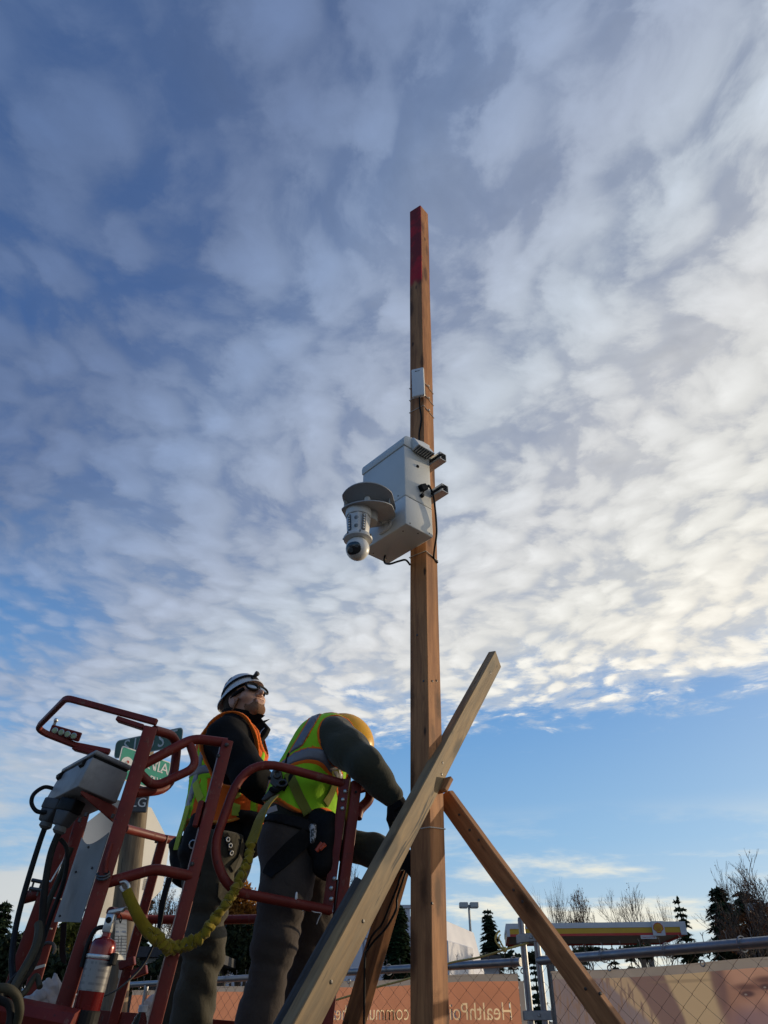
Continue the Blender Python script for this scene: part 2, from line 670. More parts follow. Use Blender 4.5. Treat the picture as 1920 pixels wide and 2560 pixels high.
def glass_mat(name, tint=(0.9, 0.95, 0.97), rough=0.05, ior=1.4):
    m, b, p, out = new_mat(name)
    p.inputs['Base Color'].default_value = (*tint, 1)
    p.inputs['Transmission Weight'].default_value = 1.0
    p.inputs['Roughness'].default_value = rough
    p.inputs['IOR'].default_value = ior
    return m


def worn_paint(name, col, chip=(0.30, 0.17, 0.13), rough=0.42):
    m, b, p, out = new_mat(name)
    co = b.new('ShaderNodeTexCoord').outputs['Object']
    k = b.linear(b.noise(co, 9, 5, 0.6), 0.25, 0.75, 0.72, 1.25)
    c = b.mix(1.0, tuple(col), b.comb(k, k, k), 'MULTIPLY')
    fade = b.smooth(b.noise(co, 3.1, 6, 0.65), 0.48, 0.72)
    c = b.mix(b.math('MULTIPLY', fade, 0.28), c, tuple(min(1, x * 1.4 + 0.02) for x in col))
    scuff = b.smooth(b.noise(b.mapping(co, scale=(1, 1, 0.4)), 36, 7, 0.75), 0.575, 0.64)
    c = b.mix(b.math('MULTIPLY', scuff, 0.7), c, tuple(chip))
    dark = b.smooth(b.noise(co, 48, 6, 0.75), 0.60, 0.66)
    c = b.mix(b.math('MULTIPLY', dark, 0.8), c, (0.03, 0.02, 0.018))
    b.put(p.inputs['Base Color'], c)
    b.put(p.inputs['Roughness'], b.math('ADD', rough, b.math('MULTIPLY', scuff, 0.3)))
    p.inputs['Specular IOR Level'].default_value = 0.28
    bump(b, p, b.noise(co, 55, 5, 0.65), 0.2, 0.002)
    return m


def cloth(name, col, scale=220.0, var=0.18, sheen=0.3, fold=0.25):
    m, b, p, out = new_mat(name)
    co = b.new('ShaderNodeTexCoord').outputs['Object']
    k = b.linear(b.noise(co, 7, 6, 0.62), 0.25, 0.75, 1 - var, 1 + var)
    c = b.mix(1.0, tuple(col), b.comb(k, k, k), 'MULTIPLY')
    b.put(p.inputs['Base Color'], c)
    p.inputs['Roughness'].default_value = 0.9
    p.inputs['Specular IOR Level'].default_value = 0.15
    p.inputs['Sheen Weight'].default_value = sheen
    p.inputs['Sheen Roughness'].default_value = 0.5
    h = b.math('ADD', b.math('MULTIPLY', b.noise(co, scale, 2), 0.15), b.math('MULTIPLY', b.noise(co, 20, 4, 0.55, 0.8), 0.85))
    bump(b, p, h, fold, 0.012)
    return m


# ----------------------------------------------------------------------------- signed-distance modelling
def sd_caps(p, a, b, ra, rb):
    a = np.array(a)
    ba = np.array(b) - a
    pa = p - a
    h = np.clip((pa @ ba) / max(ba @ ba, 1e-12), 0, 1)
    return np.linalg.norm(pa - h[..., None] * ba, axis=-1) - (ra + (rb - ra) * h)


def sd_ell(p, c, r, ax=None):
    q = p - np.array(c)
    if ax is not None:
        q = q @ np.array([list(a) for a in ax]).T
    q = q / np.array(r)
    k = np.linalg.norm(q, axis=-1)
    return (k - 1.0) * min(r) * 0.85


def sd_box(p, c, hs, ax=None, rnd=0.0):
    q = p - np.array(c)
    if ax is not None:
        q = q @ np.array([list(a) for a in ax]).T
    q = np.abs(q) - (np.array(hs) - rnd)
    return np.linalg.norm(np.maximum(q, 0), axis=-1) + np.minimum(q.max(-1), 0) - rnd


def smin(a, b, k):
    h = np.clip(0.5 + 0.5 * (b - a) / k, 0, 1)
    return b + (a - b) * h - k * h * (1 - h)


def smax(a, b, k):
    return -smin(-a, -b, k)


def chain(p, pts, rad, k=0.03):
    d = None
    for i in range(len(pts) - 1):
        e = sd_caps(p, pts[i], pts[i + 1], rad[i], rad[i + 1])
        d = e if d is None else smin(d, e, k)
    return d


def folds(p, s=1.0, seed=0.0, stretch=(1, 1, 1)):
    q = p * np.array(stretch) * s + seed
    x, y, z = q[..., 0], q[..., 1], q[..., 2]
    w = np.sin(x * 13.1 + 2.1 * np.sin(y * 9.3 + z * 7.0)) + np.sin(z * 19.7 + 1.7 * np.sin(x * 11 + y * 8.2) + y * 6) * 0.9
    w += 1.1 * (1 - 2 * np.abs(np.sin(z * 17 + x * 9 + 1.8 * np.sin(y * 12 + x * 7 - z * 4)))) - 0.3
    w += 0.55 * np.sin(z * 41 + x * 23 + 2.2 * np.sin(y * 21 + z * 9)) + 0.4 * np.sin(y * 37 - z * 29 + 1.5 * np.sin(x * 25))
    return w / 2.8


def sdf_mesh(name, f, lo, hi, h):
    """surface nets on a regular grid"""
    lo, hi = np.array(lo, float), np.array(hi, float)
    n = np.maximum(np.ceil((hi - lo) / h).astype(int) + 1, 4)
    ax = [lo[i] + np.arange(n[i]) * h for i in range(3)]
    g = np.stack(np.meshgrid(*ax, indexing='ij'), -1)
    d = f(g)
    s = d < 0
    nx, ny, nz = n - 1
    acc = np.zeros((nx, ny, nz, 3))
    cnt = np.zeros((nx, ny, nz))
    for axis in range(3):
        others = [i for i in range(3) if i != axis]
        for u in (0, 1):
            for v in (0, 1):
                sl0 = [slice(0, -1)] * 3
                sl1 = [slice(0, -1)] * 3
                sl1[axis] = slice(1, None)
                for o_, k in zip(others, (u, v)):
                    sl0[o_] = sl1[o_] = slice(k, None) if k else slice(0, -1)
                d0, d1 = d[tuple(sl0)], d[tuple(sl1)]
                cr = (d0 < 0) != (d1 < 0)
                t = np.where(cr, d0 / np.where(cr, d0 - d1, 1), 0)
                off = [0.0, 0.0, 0.0]
                acc[..., axis] += np.where(cr, t, 0)
                for o_, k in zip(others, (u, v)):
                    acc[..., o_] += np.where(cr, k, 0)
                cnt += cr
    m = cnt > 0
    idx = -np.ones((nx, ny, nz), int)
    ii = np.argwhere(m)
    idx[m] = np.arange(len(ii))
    verts = lo + (ii + acc[m] / cnt[m][:, None]) * h
    quads = []
    for axis in range(3):
        b_, c_ = (axis + 1) % 3, (axis + 2) % 3
        sl0 = [slice(1, -1)] * 3
        sl1 = [slice(1, -1)] * 3
        sl0[axis] = slice(0, -1)
        sl1[axis] = slice(1, None)
        s0, s1 = s[tuple(sl0)], s[tuple(sl1)]
        for flip, mask in ((False, s0 & ~s1), (True, ~s0 & s1)):
            e = np.argwhere(mask)
            if not len(e):
                continue
            e = e.copy()
            e[:, b_] += 1
            e[:, c_] += 1
            q = []
            for db, dc in ((-1, -1), (0, -1), (0, 0), (-1, 0)):
                k = e.copy()
                k[:, b_] += db
                k[:, c_] += dc
                q.append(idx[k[:, 0], k[:, 1], k[:, 2]])
            q = np.stack(q, -1)
            if flip:
                q = q[:, ::-1]
            quads.append(q)
    quads = np.concatenate(quads)
    quads = quads[(quads >= 0).all(1)]
    me = bpy.data.meshes.new(name)
    me.from_pydata(verts.tolist(), [], quads.tolist())
    me.update()
    return me


def sdf_part(name, f, lo, hi, h, mat, parent=None, origin=None, label=None):
    me = sdf_mesh(name, f, lo, hi, h)
    return link_mesh(name, me, mat, parent, True, origin, None, label)


def sdf_hit(f, px, py, y0=2.0, y1=4.5, off=0.0):
    """where the photo ray through (px, py) meets the surface f = off, and its normal"""
    d = ray(px, py)
    d = np.array(d / d.y)
    ys = np.linspace(y0, y1, 900)
    pts = np.array([0, 0, CAM_Z]) + ys[:, None] * d
    v = f(pts) - off
    k = np.argmax(v < 0) if (v < 0).any() else int(np.argmin(v))
    p = pts[k]
    e = 0.004
    g = np.array([f((p + np.eye(3)[i] * e)[None])[0] - f((p - np.eye(3)[i] * e)[None])[0] for i in range(3)])
    return Vector(p), Vector(g).normalized()

# ----------------------------------------------------------------------------- ground, buildings, trees, fence
def ground_mat():
    m, b, p, out = new_mat('ground_gravel')
    co = b.new('ShaderNodeTexCoord').outputs['Object']
    n = b.noise(co, 0.6, 6, 0.6)
    c = b.mix(b.smooth(n, 0.4, 0.6), (0.07, 0.065, 0.06), (0.12, 0.105, 0.085))
    c = b.mix(b.smooth(b.noise(co, 30, 4, 0.7), 0.45, 0.7), c, (0.17, 0.155, 0.13))
    b.put(p.inputs['Base Color'], c)
    p.inputs['Roughness'].default_value = 0.9
    bump(b, p, b.noise(co, 40, 4, 0.7), 0.6, 0.02)
    return m


mb = MB()
G = 1400
mb.add([(-G, -G, 0), (G, -G, 0), (G, G, 0), (-G, G, 0)], [(0, 1, 2, 3)])
o = mb.build('ground', ground_mat())
o['kind'] = 'structure'

M_TRUNK = basic('bark', (0.06, 0.045, 0.035), 0.9, 0, 0.4, 8)
M_TWIG = basic('twig_bark', (0.07, 0.05, 0.04), 0.9, 0, 0.3, 4)
M_CONI = foliage('conifer_needles', (0.012, 0.028, 0.014), (0.035, 0.06, 0.025), 0.12)
M_CEDAR = foliage('cedar_needles', (0.012, 0.03, 0.014), (0.03, 0.06, 0.02), 0.12)
M_LEAFG = foliage('olive_leaves', (0.07, 0.085, 0.016), (0.17, 0.16, 0.03), 0.4)
M_LEAFD = foliage('dark_leaves', (0.012, 0.02, 0.010), (0.03, 0.04, 0.015), 0.2)
M_LEAFO = foliage('orange_leaves', (0.26, 0.09, 0.015), (0.42, 0.19, 0.035), 0.5)
M_LEAFR = foliage('russet_leaves', (0.09, 0.035, 0.015), (0.15, 0.06, 0.02), 0.3)


def leaf_faces(mb, c, s, rnd, n=1, droop=0.0):
    for _ in range(n):
        a = Vector((rnd.gauss(0, 1), rnd.gauss(0, 1), rnd.gauss(0, 1) - droop)).normalized()
        b_ = a.orthogonal().normalized()
        b_ = Quaternion(a, rnd.uniform(0, 6.28)) @ b_
        l, w = s * rnd.uniform(0.7, 1.3), s * rnd.uniform(0.35, 0.6)
        p = Vector(c)
        mb.add([p - a * l / 2, p + b_ * w / 2, p + a * l / 2, p - b_ * w / 2], [(0, 1, 2, 3)])


def conifer(label, px, Y, top, half_px, seed, group=None, mat=None, levels=30, narrow=1.0, name='conifer_tree', base_clear=0.06, ratio=None, dense=1.0):
    rnd = random.Random(seed)
    X = at(px, top, Y).x
    H = at(px, top, Y).z
    rw = 1.35 * half_px * Y / (FPX * CT + (2400 - 1280) * ST)
    t = thing(name, label, 'tree', (X, Y, 0), group)
    tr = MB()
    tr.tube([(X, Y, 0), (X + rnd.uniform(-.1, .1), Y, H * 0.5), (X, Y, H * 0.97)], [H * 0.022, H * 0.012, H * 0.003], 7)
    tr.build('trunk', M_TRUNK, t)
    cr = MB()
    for i in range(levels):
        u = base_clear + (1 - base_clear) * (i + rnd.uniform(-.3, .3)) / levels
        z = H * u
        prof = (1 - u) ** (0.85 * narrow) * (1.0 if u > 0.15 else 0.75 + u * 1.6)
        R_ = rw * prof * rnd.uniform(0.75, 1.15) + H * 0.008
        nb = int((9 + 6 * (1 - u)) * dense)
        for k in range(nb):
            a = rnd.uniform(0, 6.283)
            L = R_ * rnd.uniform(0.7, 1.12)
            d = Vector((math.cos(a), math.sin(a), 0))
            ns = max(3, int(5 + 5 * prof))
            for j in range(ns):
                s = (j + 0.6) / ns
                c = Vector((X, Y, z)) + d * (L * s) + Vector((0, 0, -L * 0.28 * s ** 1.5 + L * 0.06))
                size = H * 0.050 * (1.25 - 0.6 * s) * (0.5 + 0.7 * prof)
                side = Vector((-d.y, d.x, 0))
                w = size * 1.0
                ln = d * (size * 1.5) + Vector((0, 0, -size * rnd.uniform(0.2, 0.9)))
                off = side * rnd.uniform(-1, 1) * size * 0.9
                c = c + off
                cr.add([c, c + side * w * 0.45 + ln * 0.4, c + ln, c - side * w * 0.45 + ln * 0.4], [(0, 1, 2, 3)])
                if rnd.random() < 0.6:
                    leaf_faces(cr, c, size * 1.1, rnd, 1, 0.6)
    for k in range(10):
        cr.add([Vector((X, Y, H * 0.96)), Vector((X + rnd.uniform(-1, 1) * H * .012, Y + rnd.uniform(-1, 1) * H * .012, H * rnd.uniform(.95, .98))), Vector((X, Y, H * 1.0))], [(0, 1, 2)])
    cr.build('crown', mat or M_CONI, t)
    return t


def bare_tree(label, px, Y, top, half_px, seed, group=None, leaves=0.0, leaf_mat=None, lean=0.0, depth=6, name='bare_tree', first=0.28, mat=None, spread=0.5, thick=1.0):
    rnd = random.Random(seed)
    p0 = at(px, top, Y)
    X, H = p0.x, p0.z
    rw = half_px * Y / (FPX * CT + (2400 - 1280) * ST)
    t = thing(name, label, 'tree', (X, Y, 0), group)
    trunk, twig, lf = MB(), MB(), MB()
    segs = []

    def grow(p, d, L, r, lev):
        n = 3
        pts, q = [p], p.copy()
        dd = d.copy()
        for i in range(n):
            dd = (dd + Vector((rnd.gauss(0, .10), rnd.gauss(0, .10), rnd.gauss(0.04, .05)))).normalized()
            q = q + dd * (L / n)
            pts.append(q.copy())
        rr = [r * (1 - 0.45 * i / n) for i in range(n + 1)]
        (trunk if lev <= 1 else twig).tube(pts, rr, 6 if lev <= 1 else 3, cap=False)
        if lev >= depth - 2 and leaves > 0:
            for q_ in pts[1:]:
                if rnd.random() < leaves:
                    leaf_faces(lf, q_ + Vector((rnd.gauss(0, .05), rnd.gauss(0, .05), rnd.gauss(-.03, .05))) * (H / 8), H * 0.014, rnd, 1)
        if lev >= depth:
            return
        nb = 2 if lev < 1 else rnd.choice((2, 3, 3))
        for k in range(nb + (1 if lev == 0 else 0)):
            a = rnd.uniform(0, 6.283)
            o_ = Vector((math.cos(a), math.sin(a), 0))
            sp = spread * rnd.uniform(0.6, 1.3)
            nd = (dd + o_ * sp + Vector((0, 0, 0.12))).normalized()
            st = pts[-1] if k < 2 else pts[rnd.choice((1, 2))]
            grow(st, nd, L * rnd.uniform(0.62, 0.86), max(r * 0.66, 0.0028 * H ** 0.5), lev + 1)

    grow(Vector((X, Y, 0)), Vector((lean, 0, 1)).normalized(), H * first, H * 0.016 * thick, 0)
    # scale the crown to the height and spread seen
    allv = trunk.v + twig.v + lf.v
    zs = max(v[2] for v in allv)
    dx_ = sorted(abs(v[0] - X - lean * v[2] * 0.3) for v in allv)
    xs = dx_[int(len(dx_) * 0.93)]
    kz, kx = H / zs, rw / xs
    for m_ in (trunk, twig, lf):
        m_.v = [(X + (v[0] - X) * kx, Y + (v[1] - Y) * kx, v[2] * kz) for v in m_.v]
    trunk.build('trunk', mat or M_TWIG, t)
    twig.build('branches', mat or M_TWIG, t)
    if lf.v:
        lf.build('leaves', leaf_mat or M_LEAFR, t)
    return t


def leafy(label, blobs, Y, n, size, seed, mat, group=None, name='leafy_tree', trunk_px=None, cat='tree', depth=1.0, flat=0.0):
    """blobs: (px, py, rx_px, ry_px) clumps at distance Y"""
    rnd = random.Random(seed)
    sc = Y / (FPX * CT + (2400 - 1280) * ST)
    px = trunk_px if trunk_px is not None else sum(b_[0] for b_ in blobs) / len(blobs)
    X = at(px, 2450, Y).x
    t = thing(name, label, cat, (X, Y, 0), group)
    cs = []
    for bx_, by_, rx, ry in blobs:
        c = at(bx_, by_, Y)
        cs.append((c, rx * sc, ry * sc * 1.1))
    tr = MB()
    top = max(c.z for c, _, _ in cs)
    tr.tube([(X, Y, 0), (X, Y, max(top * 0.5, 0.4))], [0.02 * top + .03, 0.012 * top + .02], 6)
    for c, rx, ry in cs:
        tr.tube([(X, Y, max(0.2, top * 0.3)), (Vector((X, Y, top * 0.45)) + c) / 2, c], [0.012 * top + .01, .008 * top + .008, .004], 4, cap=False)
    tr.build('trunk', M_TRUNK, t)
    mb = MB()
    vol = [rx * ry for _, rx, ry in cs]
    tot = sum(vol)
    for (c, rx, ry), v in zip(cs, vol):
        for _ in range(int(n * v / tot)):
            d = Vector((rnd.gauss(0, 1), rnd.gauss(0, 1), rnd.gauss(0, 1))).normalized()
            r = rnd.random() ** 0.4
            r *= 0.85 + 0.35 * mnoise.noise(d * 2.3 + c * 0.7)
            if mnoise.noise(Vector((d.x * r * 3, d.y * r * 3, d.z * r * 3)) + c) < -0.28:
                continue
            leaf_faces(mb, c + Vector((d.x * rx * r, d.y * rx * r * depth, d.z * ry * r)), size, rnd, 1)
    mb.v = [(x, y, max(z, 0.02)) for x, y, z in mb.v]
    mb.build('crown', mat, t)
    return t


# --- filling station canopy on the right
M_CWHITE = basic('canopy_white', (0.55, 0.55, 0.56), 0.5, 0, 0.05, 1)
M_CYEL = basic('canopy_yellow', (0.60, 0.34, 0.012), 0.45, 0, 0.06, 1)
M_CRED = basic('canopy_red', (0.50, 0.035, 0.02), 0.45, 0, 0.06, 1)
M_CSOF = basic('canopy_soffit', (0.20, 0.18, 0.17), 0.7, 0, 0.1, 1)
rotc = R(-7)
cL = at(1265, 2303, 46.6)
ex = V(math.cos(rotc), math.sin(rotc), 0)
ey = V(-math.sin(rotc), math.cos(rotc), 0)
ex_l = (at(1717, 2303, 45.0).x - cL.x) / ex.x
zT = 6.08
dep = 6.5
can = thing('station_canopy', 'filling station canopy with white, yellow and red fascia and emblem', 'canopy', cL + ex * ex_l / 2 + ey * dep / 2 - V(0, 0, cL.z))


def cbox(mb, x0, x1, y0, y1, z0, z1):
    c = V(cL.x, cL.y, 0) + ex * (x0 + x1) / 2 + ey * (y0 + y1) / 2 + V(0, 0, (z0 + z1) / 2)
    mb.box(c, (x1 - x0, y1 - y0, z1 - z0), (ex, ey, V(0, 0, 1)))


for nm, z0, z1, m_, pr in (('white_fascia', zT - 0.26, zT, M_CWHITE, 0.03), ('yellow_fascia', zT - 0.52, zT - 0.262, M_CYEL, 0.0), ('red_fascia', zT - 0.64, zT - 0.522, M_CRED, 0.0)):
    mb = MB()
    cbox(mb, -pr, ex_l + pr, -pr, 0.15, z0, z1)
    cbox(mb, -pr, ex_l + pr, dep - 0.15, dep + pr, z0, z1)
    cbox(mb, -pr, 0.15, 0.15, dep - 0.15, z0, z1)
    cbox(mb, ex_l - 0.15, ex_l + pr, 0.15, dep - 0.15, z0, z1)
    mb.build(nm, m_, can)
mb = MB()
cbox(mb, -0.03, 0.16, -0.032, 0.1, zT - 0.64, zT - 0.262)
mb.build('corner_trim', M_CWHITE, can)
mb = MB()
cbox(mb, ex_l - 0.30, ex_l + 0.032, -0.032, 0.1, zT - 0.64, zT - 0.262)
mb.build('corner_trim', M_CWHITE, can)
mb = MB()
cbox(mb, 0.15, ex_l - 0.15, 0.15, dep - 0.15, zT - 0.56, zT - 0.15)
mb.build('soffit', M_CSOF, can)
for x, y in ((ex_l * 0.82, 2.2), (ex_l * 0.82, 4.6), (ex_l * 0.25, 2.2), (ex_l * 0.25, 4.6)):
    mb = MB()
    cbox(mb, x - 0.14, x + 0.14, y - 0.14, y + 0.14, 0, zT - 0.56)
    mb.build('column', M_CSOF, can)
sx = (at(1650, 2318, 45.2).x - cL.x) / ex.x
mb = MB()
cbox(mb, sx - 0.33, sx + 0.33, -0.12, -0.035, zT - 0.68, zT + 0.02)
sg = mb.build('emblem_plate', M_CWHITE, can)


def scallop(r, k=1.0):
    pts = []
    for i in range(15):
        a = math.pi * (1.08 - 1.16 * i / 14)
        rr = r * (1.0 + 0.05 * (1 if i % 2 else -0.4))
        pts.append((math.cos(a) * rr, math.sin(a) * rr))
    pts += [(r * 0.45, -r * 0.62), (r * 0.42, -r * 0.85), (-r * 0.42, -r * 0.85), (-r * 0.45, -r * 0.62)]
    return pts


def on_sign(x, z, d):
    return V(cL.x, cL.y, 0) + ex * (sx + x) + ey * (-0.12 - d) + V(0, 0, zT - 0.33 + z)


mb = MB()
mb.prism([on_sign(x, z, 0.002) for x, z in scallop(0.27)], ey * -0.012)
mb.build('emblem_border', M_CRED, can)
mb = MB()
mb.prism([on_sign(x, z, 0.016) for x, z in scallop(0.225)], ey * -0.012)
mb.build('emblem_shell', M_CYEL, can)
mb = MB()
for i in range(-3, 4):
    a = math.pi / 2 + i * 0.36
    mb.tube([on_sign(math.cos(a) * 0.21, math.sin(a) * 0.21, 0.03), on_sign(0.03 * -i * 0.7, -0.13, 0.03)], 0.008, 4)
mb.build('emblem_ribs', M_CRED, can)


def text_mesh(s, size, mat, name, origin, xdir, zdir, parent, align='CENTER', extrude=0.001):
    cu = bpy.data.curves.new('text', 'FONT')
    cu.body = s
    cu.size = size
    cu.align_x = align
    cu.align_y = 'CENTER'
    cu.extrude = extrude
    cu.resolution_u = 3
    ob = bpy.data.objects.new('text', cu)
    COL.objects.link(ob)
    me = bpy.data.meshes.new_from_object(ob.evaluated_get(bpy.context.evaluated_depsgraph_get()))
    bpy.data.objects.remove(ob)
    xd, zd = Vector(xdir).normalized(), Vector(zdir).normalized()
    M = Matrix((xd, zd, xd.cross(zd))).transposed().to_4x4()
    me.transform(Matrix.Translation(Vector(origin)) @ M)
    me.materials.clear()
    return link_mesh(name, me, mat, parent)


sx2 = (at(1627, 2338, 45.2).x - cL.x) / ex.x
mb = MB()
cbox(mb, sx2 - 0.42, sx2 + 0.42, -0.05, -0.03, zT - 0.82, zT - 0.645)
mb.build('clearance_board', M_CWHITE, can)
text_mesh("Clearance 13'6\"", 0.12, M_CRED, 'clearance_text', V(cL.x, cL.y, 0) + ex * sx2 + ey * -0.056 + V(0, 0, zT - 0.733), ex, V(0, 0, 1), can)['kind'] = 'stuff'

# --- white commercial building behind the pole
M_BWALL = basic('building_wall', (0.56, 0.56, 0.60), 0.7, 0, 0.05, 0.6, 0.05)
M_BTRIM = basic('building_trim', (0.45, 0.45, 0.48), 0.6, 0, 0.05, 1)
M_BROOF = basic('building_roof', (0.32, 0.33, 0.36), 0.6, 0, 0.1, 1)
M_WIN = basic('window_glass', (0.03, 0.035, 0.045), 0.08, 0, 0.1, 1)
B0 = at(1027, 2268, 25.0)
B1 = at(1176, 2324, 31.7)
HB = B0.z
bld = thing('commercial_building', 'low white panelled commercial building behind the braces', 'building', (B0.x, B0.y, 0))
XL = at(560, 2268, 25.0).x
sd = V(B1.x - B0.x, B1.y - B0.y, 0)
sdn = sd.normalized()
sout = V(sdn.y, -sdn.x, 0)
mb = MB()
pl = [V(XL, 25, 0), V(B0.x, 25, 0), V(B1.x, B1.y, 0), V(XL, B1.y, 0)]
mb.hexa(pl + [p + V(0, 0, HB - 0.25) for p in pl])
mb.build('wall', M_BWALL, bld)
# facade panels with joints, three rows
zr = [0.05, at(900, 2347, 24.9).z, at(900, 2303, 24.9).z, HB - 0.02]
nc = 4
for r_ in range(3):
    for c_ in range(nc):
        x0 = XL + (B0.x - XL) * c_ / nc + 0.03
        x1 = XL + (B0.x - XL) * (c_ + 1) / nc - 0.03
        mb = MB()
        mb.box(((x0 + x1) / 2, 24.96 - 0.015 * r_, (zr[r_] + zr[r_ + 1]) / 2), (x1 - x0, 0.07, zr[r_ + 1] - zr[r_] - 0.05))
        mb.build('wall_panel', M_BWALL, bld)
mb = MB()
mb.box(((XL + B0.x) / 2, 24.93, HB + 0.0), (B0.x - XL + 0.15, 0.2, 0.09))
mb.build('parapet_cap', M_BTRIM, bld)
# receding street side: sloping white mansard, projecting sign box, shop windows
mb = MB()
a0, a1 = V(B0.x, B0.y, 0), V(B1.x, B1.y, 0)
z_m0 = 2.75
mb.hexa([a0 + V(0, 0, z_m0), a0 + sout * 0.5 + V(0, 0, z_m0), a1 + sout * 0.5 + V(0, 0, z_m0), a1 + V(0, 0, z_m0),
         a0 + V(0, 0, HB), a0 + sout * 0.12 + V(0, 0, HB), a1 + sout * 0.12 + V(0, 0, HB - .1), a1 + V(0, 0, HB - .1)])
mb.build('mansard', M_BWALL, bld, bevel=0.01)
mb = MB()
q0, q1 = a0 + sdn * 0.15, a0 + sdn * 3.1
mb.hexa([q0 + sout * 0.5 + V(0, 0, 2.35), q0 + sout * 1.1 + V(0, 0, 2.35), q1 + sout * 1.1 + V(0, 0, 2.35), q1 + sout * 0.5 + V(0, 0, 2.35),
         q0 + sout * 0.4 + V(0, 0, 3.55), q0 + sout * 1.1 + V(0, 0, 3.55), q1 + sout * 1.1 + V(0, 0, 3.55), q1 + sout * 0.4 + V(0, 0, 3.55)])
mb.build('sign_box', M_BWALL, bld, bevel=0.02)
mb = MB()
for k in range(6):
    p = a0 + sdn * (0.5 + k * 1.2)
    mb.box(p + sout * 0.05 + V(0, 0, 1.3), (0.9, 0.06, 2.1), (sdn, sout, V(0, 0, 1)))
for k in range(6):
    m_ = MB()
    p = a0 + sdn * (0.5 + k * 1.2)
    m_.box(p + sout * 0.04 + V(0, 0, 1.3), (0.98, 0.06, 2.2), (sdn, sout, V(0, 0, 1)))
    w_ = m_.build('window', M_BTRIM, bld)
    m_ = MB()
    m_.box(p + sout * 0.075 + V(0, 0, 1.3), (0.86, 0.02, 2.04), (sdn, sout, V(0, 0, 1)))
    m_.build('pane', M_WIN, w_)
for k in range(4):
    m_ = MB()
    p = a0 + sdn * (0.9 + k * 1.9) + sout * 1.0
    m_.box(p + V(0, 0, 1.2), (0.14, 0.14, 2.4), (sdn, sout, V(0, 0, 1)))
    m_.build('column', M_BTRIM, bld)
mb = MB()
mb.box(a0 + sdn * 5.2 + sout * 0.6 + V(0, 0, 2.5), (4.2, 1.1, 0.25), (sdn, sout, V(0, 0, 1)))
mb.build('awning', M_BTRIM, bld, bevel=0.02)
# corrugated shed roof rising behind the facade on the left
r0, r1 = at(775, 2256, 27.5), at(850, 2232, 27.5)
mb = MB()
for k in range(7):
    d = 0.32 * k
    mb.hexa([V(r0.x - 1.5, 27.5 + d, HB - 0.4), V(r1.x + 1.2, 27.5 + d, HB - 0.4), V(r1.x + 1.2, 27.7 + d, HB - 0.4), V(r0.x - 1.5, 27.7 + d, HB - 0.4),
             V(r0.x - 1.5, 27.5 + d, r0.z - 0.4), V(r1.x + 1.2, 27.5 + d, r1.z + 0.35), V(r1.x + 1.2, 27.7 + d, r1.z + 0.35), V(r0.x - 1.5, 27.7 + d, r0.z - 0.4)])
mb.build('ribbed_roof', M_BROOF, bld)

# low dark roof between building and conifer
p0, p1 = at(1150, 2388, 38), at(1262, 2388, 38)
sh = thing('low_shed', 'low dark roofed shed behind the fence beside white building', 'shed', (p0.x + 1, 38, 0))
mb = MB()
mb.hexa([V(p0.x, 37.6, p0.z - 0.45), V(p1.x, 37.6, p0.z - 0.45), V(p1.x, 42, p0.z - 0.45), V(p0.x, 42, p0.z - 0.45), V(p0.x + .2, 38, p0.z), V(p1.x - .2, 38, p0.z), V(p1.x - .2, 41.6, p0.z), V(p0.x + .2, 41.6, p0.z)])
mb.build('roof', M_LEAFD if False else basic('dark_roof', (0.03, 0.028, 0.028), 0.8), sh)
mb = MB()
mb.hexa([V(p0.x + .3, 38, 0), V(p1.x - .3, 38, 0), V(p1.x - .3, 41.5, 0), V(p0.x + .3, 41.5, 0), V(p0.x + .3, 38, p0.z - .46), V(p1.x - .3, 38, p0.z - .46), V(p1.x - .3, 41.5, p0.z - .46), V(p0.x + .3, 41.5, p0.z - .46)])
mb.build('wall', M_BTRIM, sh)

# --- dark house behind the platform on the left
h0, h1 = at(318, 2370, 16.0), at(470, 2370, 16.0)
hs_ = thing('house', 'low dark flat roofed house seen between the red posts', 'house', ((h0.x + h1.x) / 2, 17, 0))
mb = MB()
mb.box(((h0.x + h1.x) / 2, 18.2, h0.z - 0.06), (h1.x - h0.x + 0.6, 4.4, 0.17))
mb.build('roof', basic('house_roof', (0.03, 0.03, 0.035), 0.8), hs_)
mb = MB()
mb.box(((h0.x + h1.x) / 2, 18.3, (h0.z - .15) / 2), (h1.x - h0.x, 4, h0.z - .15))
mb.build('wall', basic('house_wall', (0.03, 0.028, 0.027), 0.8), hs_)
for pxw in (335, 378, 405, 432):
    c = at(pxw, 2390, 16.25)
    mb = MB()
    mb.box((c.x, 16.28, c.z), (0.20, 0.06, 0.26))
    w_ = mb.build('window', M_BWALL, hs_)
    mb = MB()
    mb.box((c.x, 16.245, c.z), (0.15, 0.02, 0.21))
    mb.build('pane', M_WIN, w_)

# --- street lamps
M_LAMP = basic('lamp_paint', (0.34, 0.36, 0.36), 0.5, 0.3, 0.1)


def lamp_post(label, px, top, Y, heads=2, lean_px=6, hw=0.55):
    p = at(px, top, Y)
    t = thing('street_lamp', label, 'lamp', (p.x, Y, 0), 'parking lot lamp posts')
    mb = MB()
    mb.tube([(p.x, Y, 0), (p.x, Y, p.z)], [0.11, 0.075], 8)
    mb.build('post', M_LAMP, t)
    for s in ((-1, 1) if heads == 2 else (-1,)):
        mb = MB()
        mb.box((p.x + s * hw * 0.62, Y, p.z - 0.02), (hw, 0.5, 0.30))
        h = mb.build('lamp_head', M_LAMP, t, bevel=0.03)
        mb = MB()
        mb.box((p.x + s * hw * 0.62, Y, p.z - 0.18), (hw * 0.8, 0.4, 0.03))
        mb.build('lens', M_CWHITE, h)
    return t


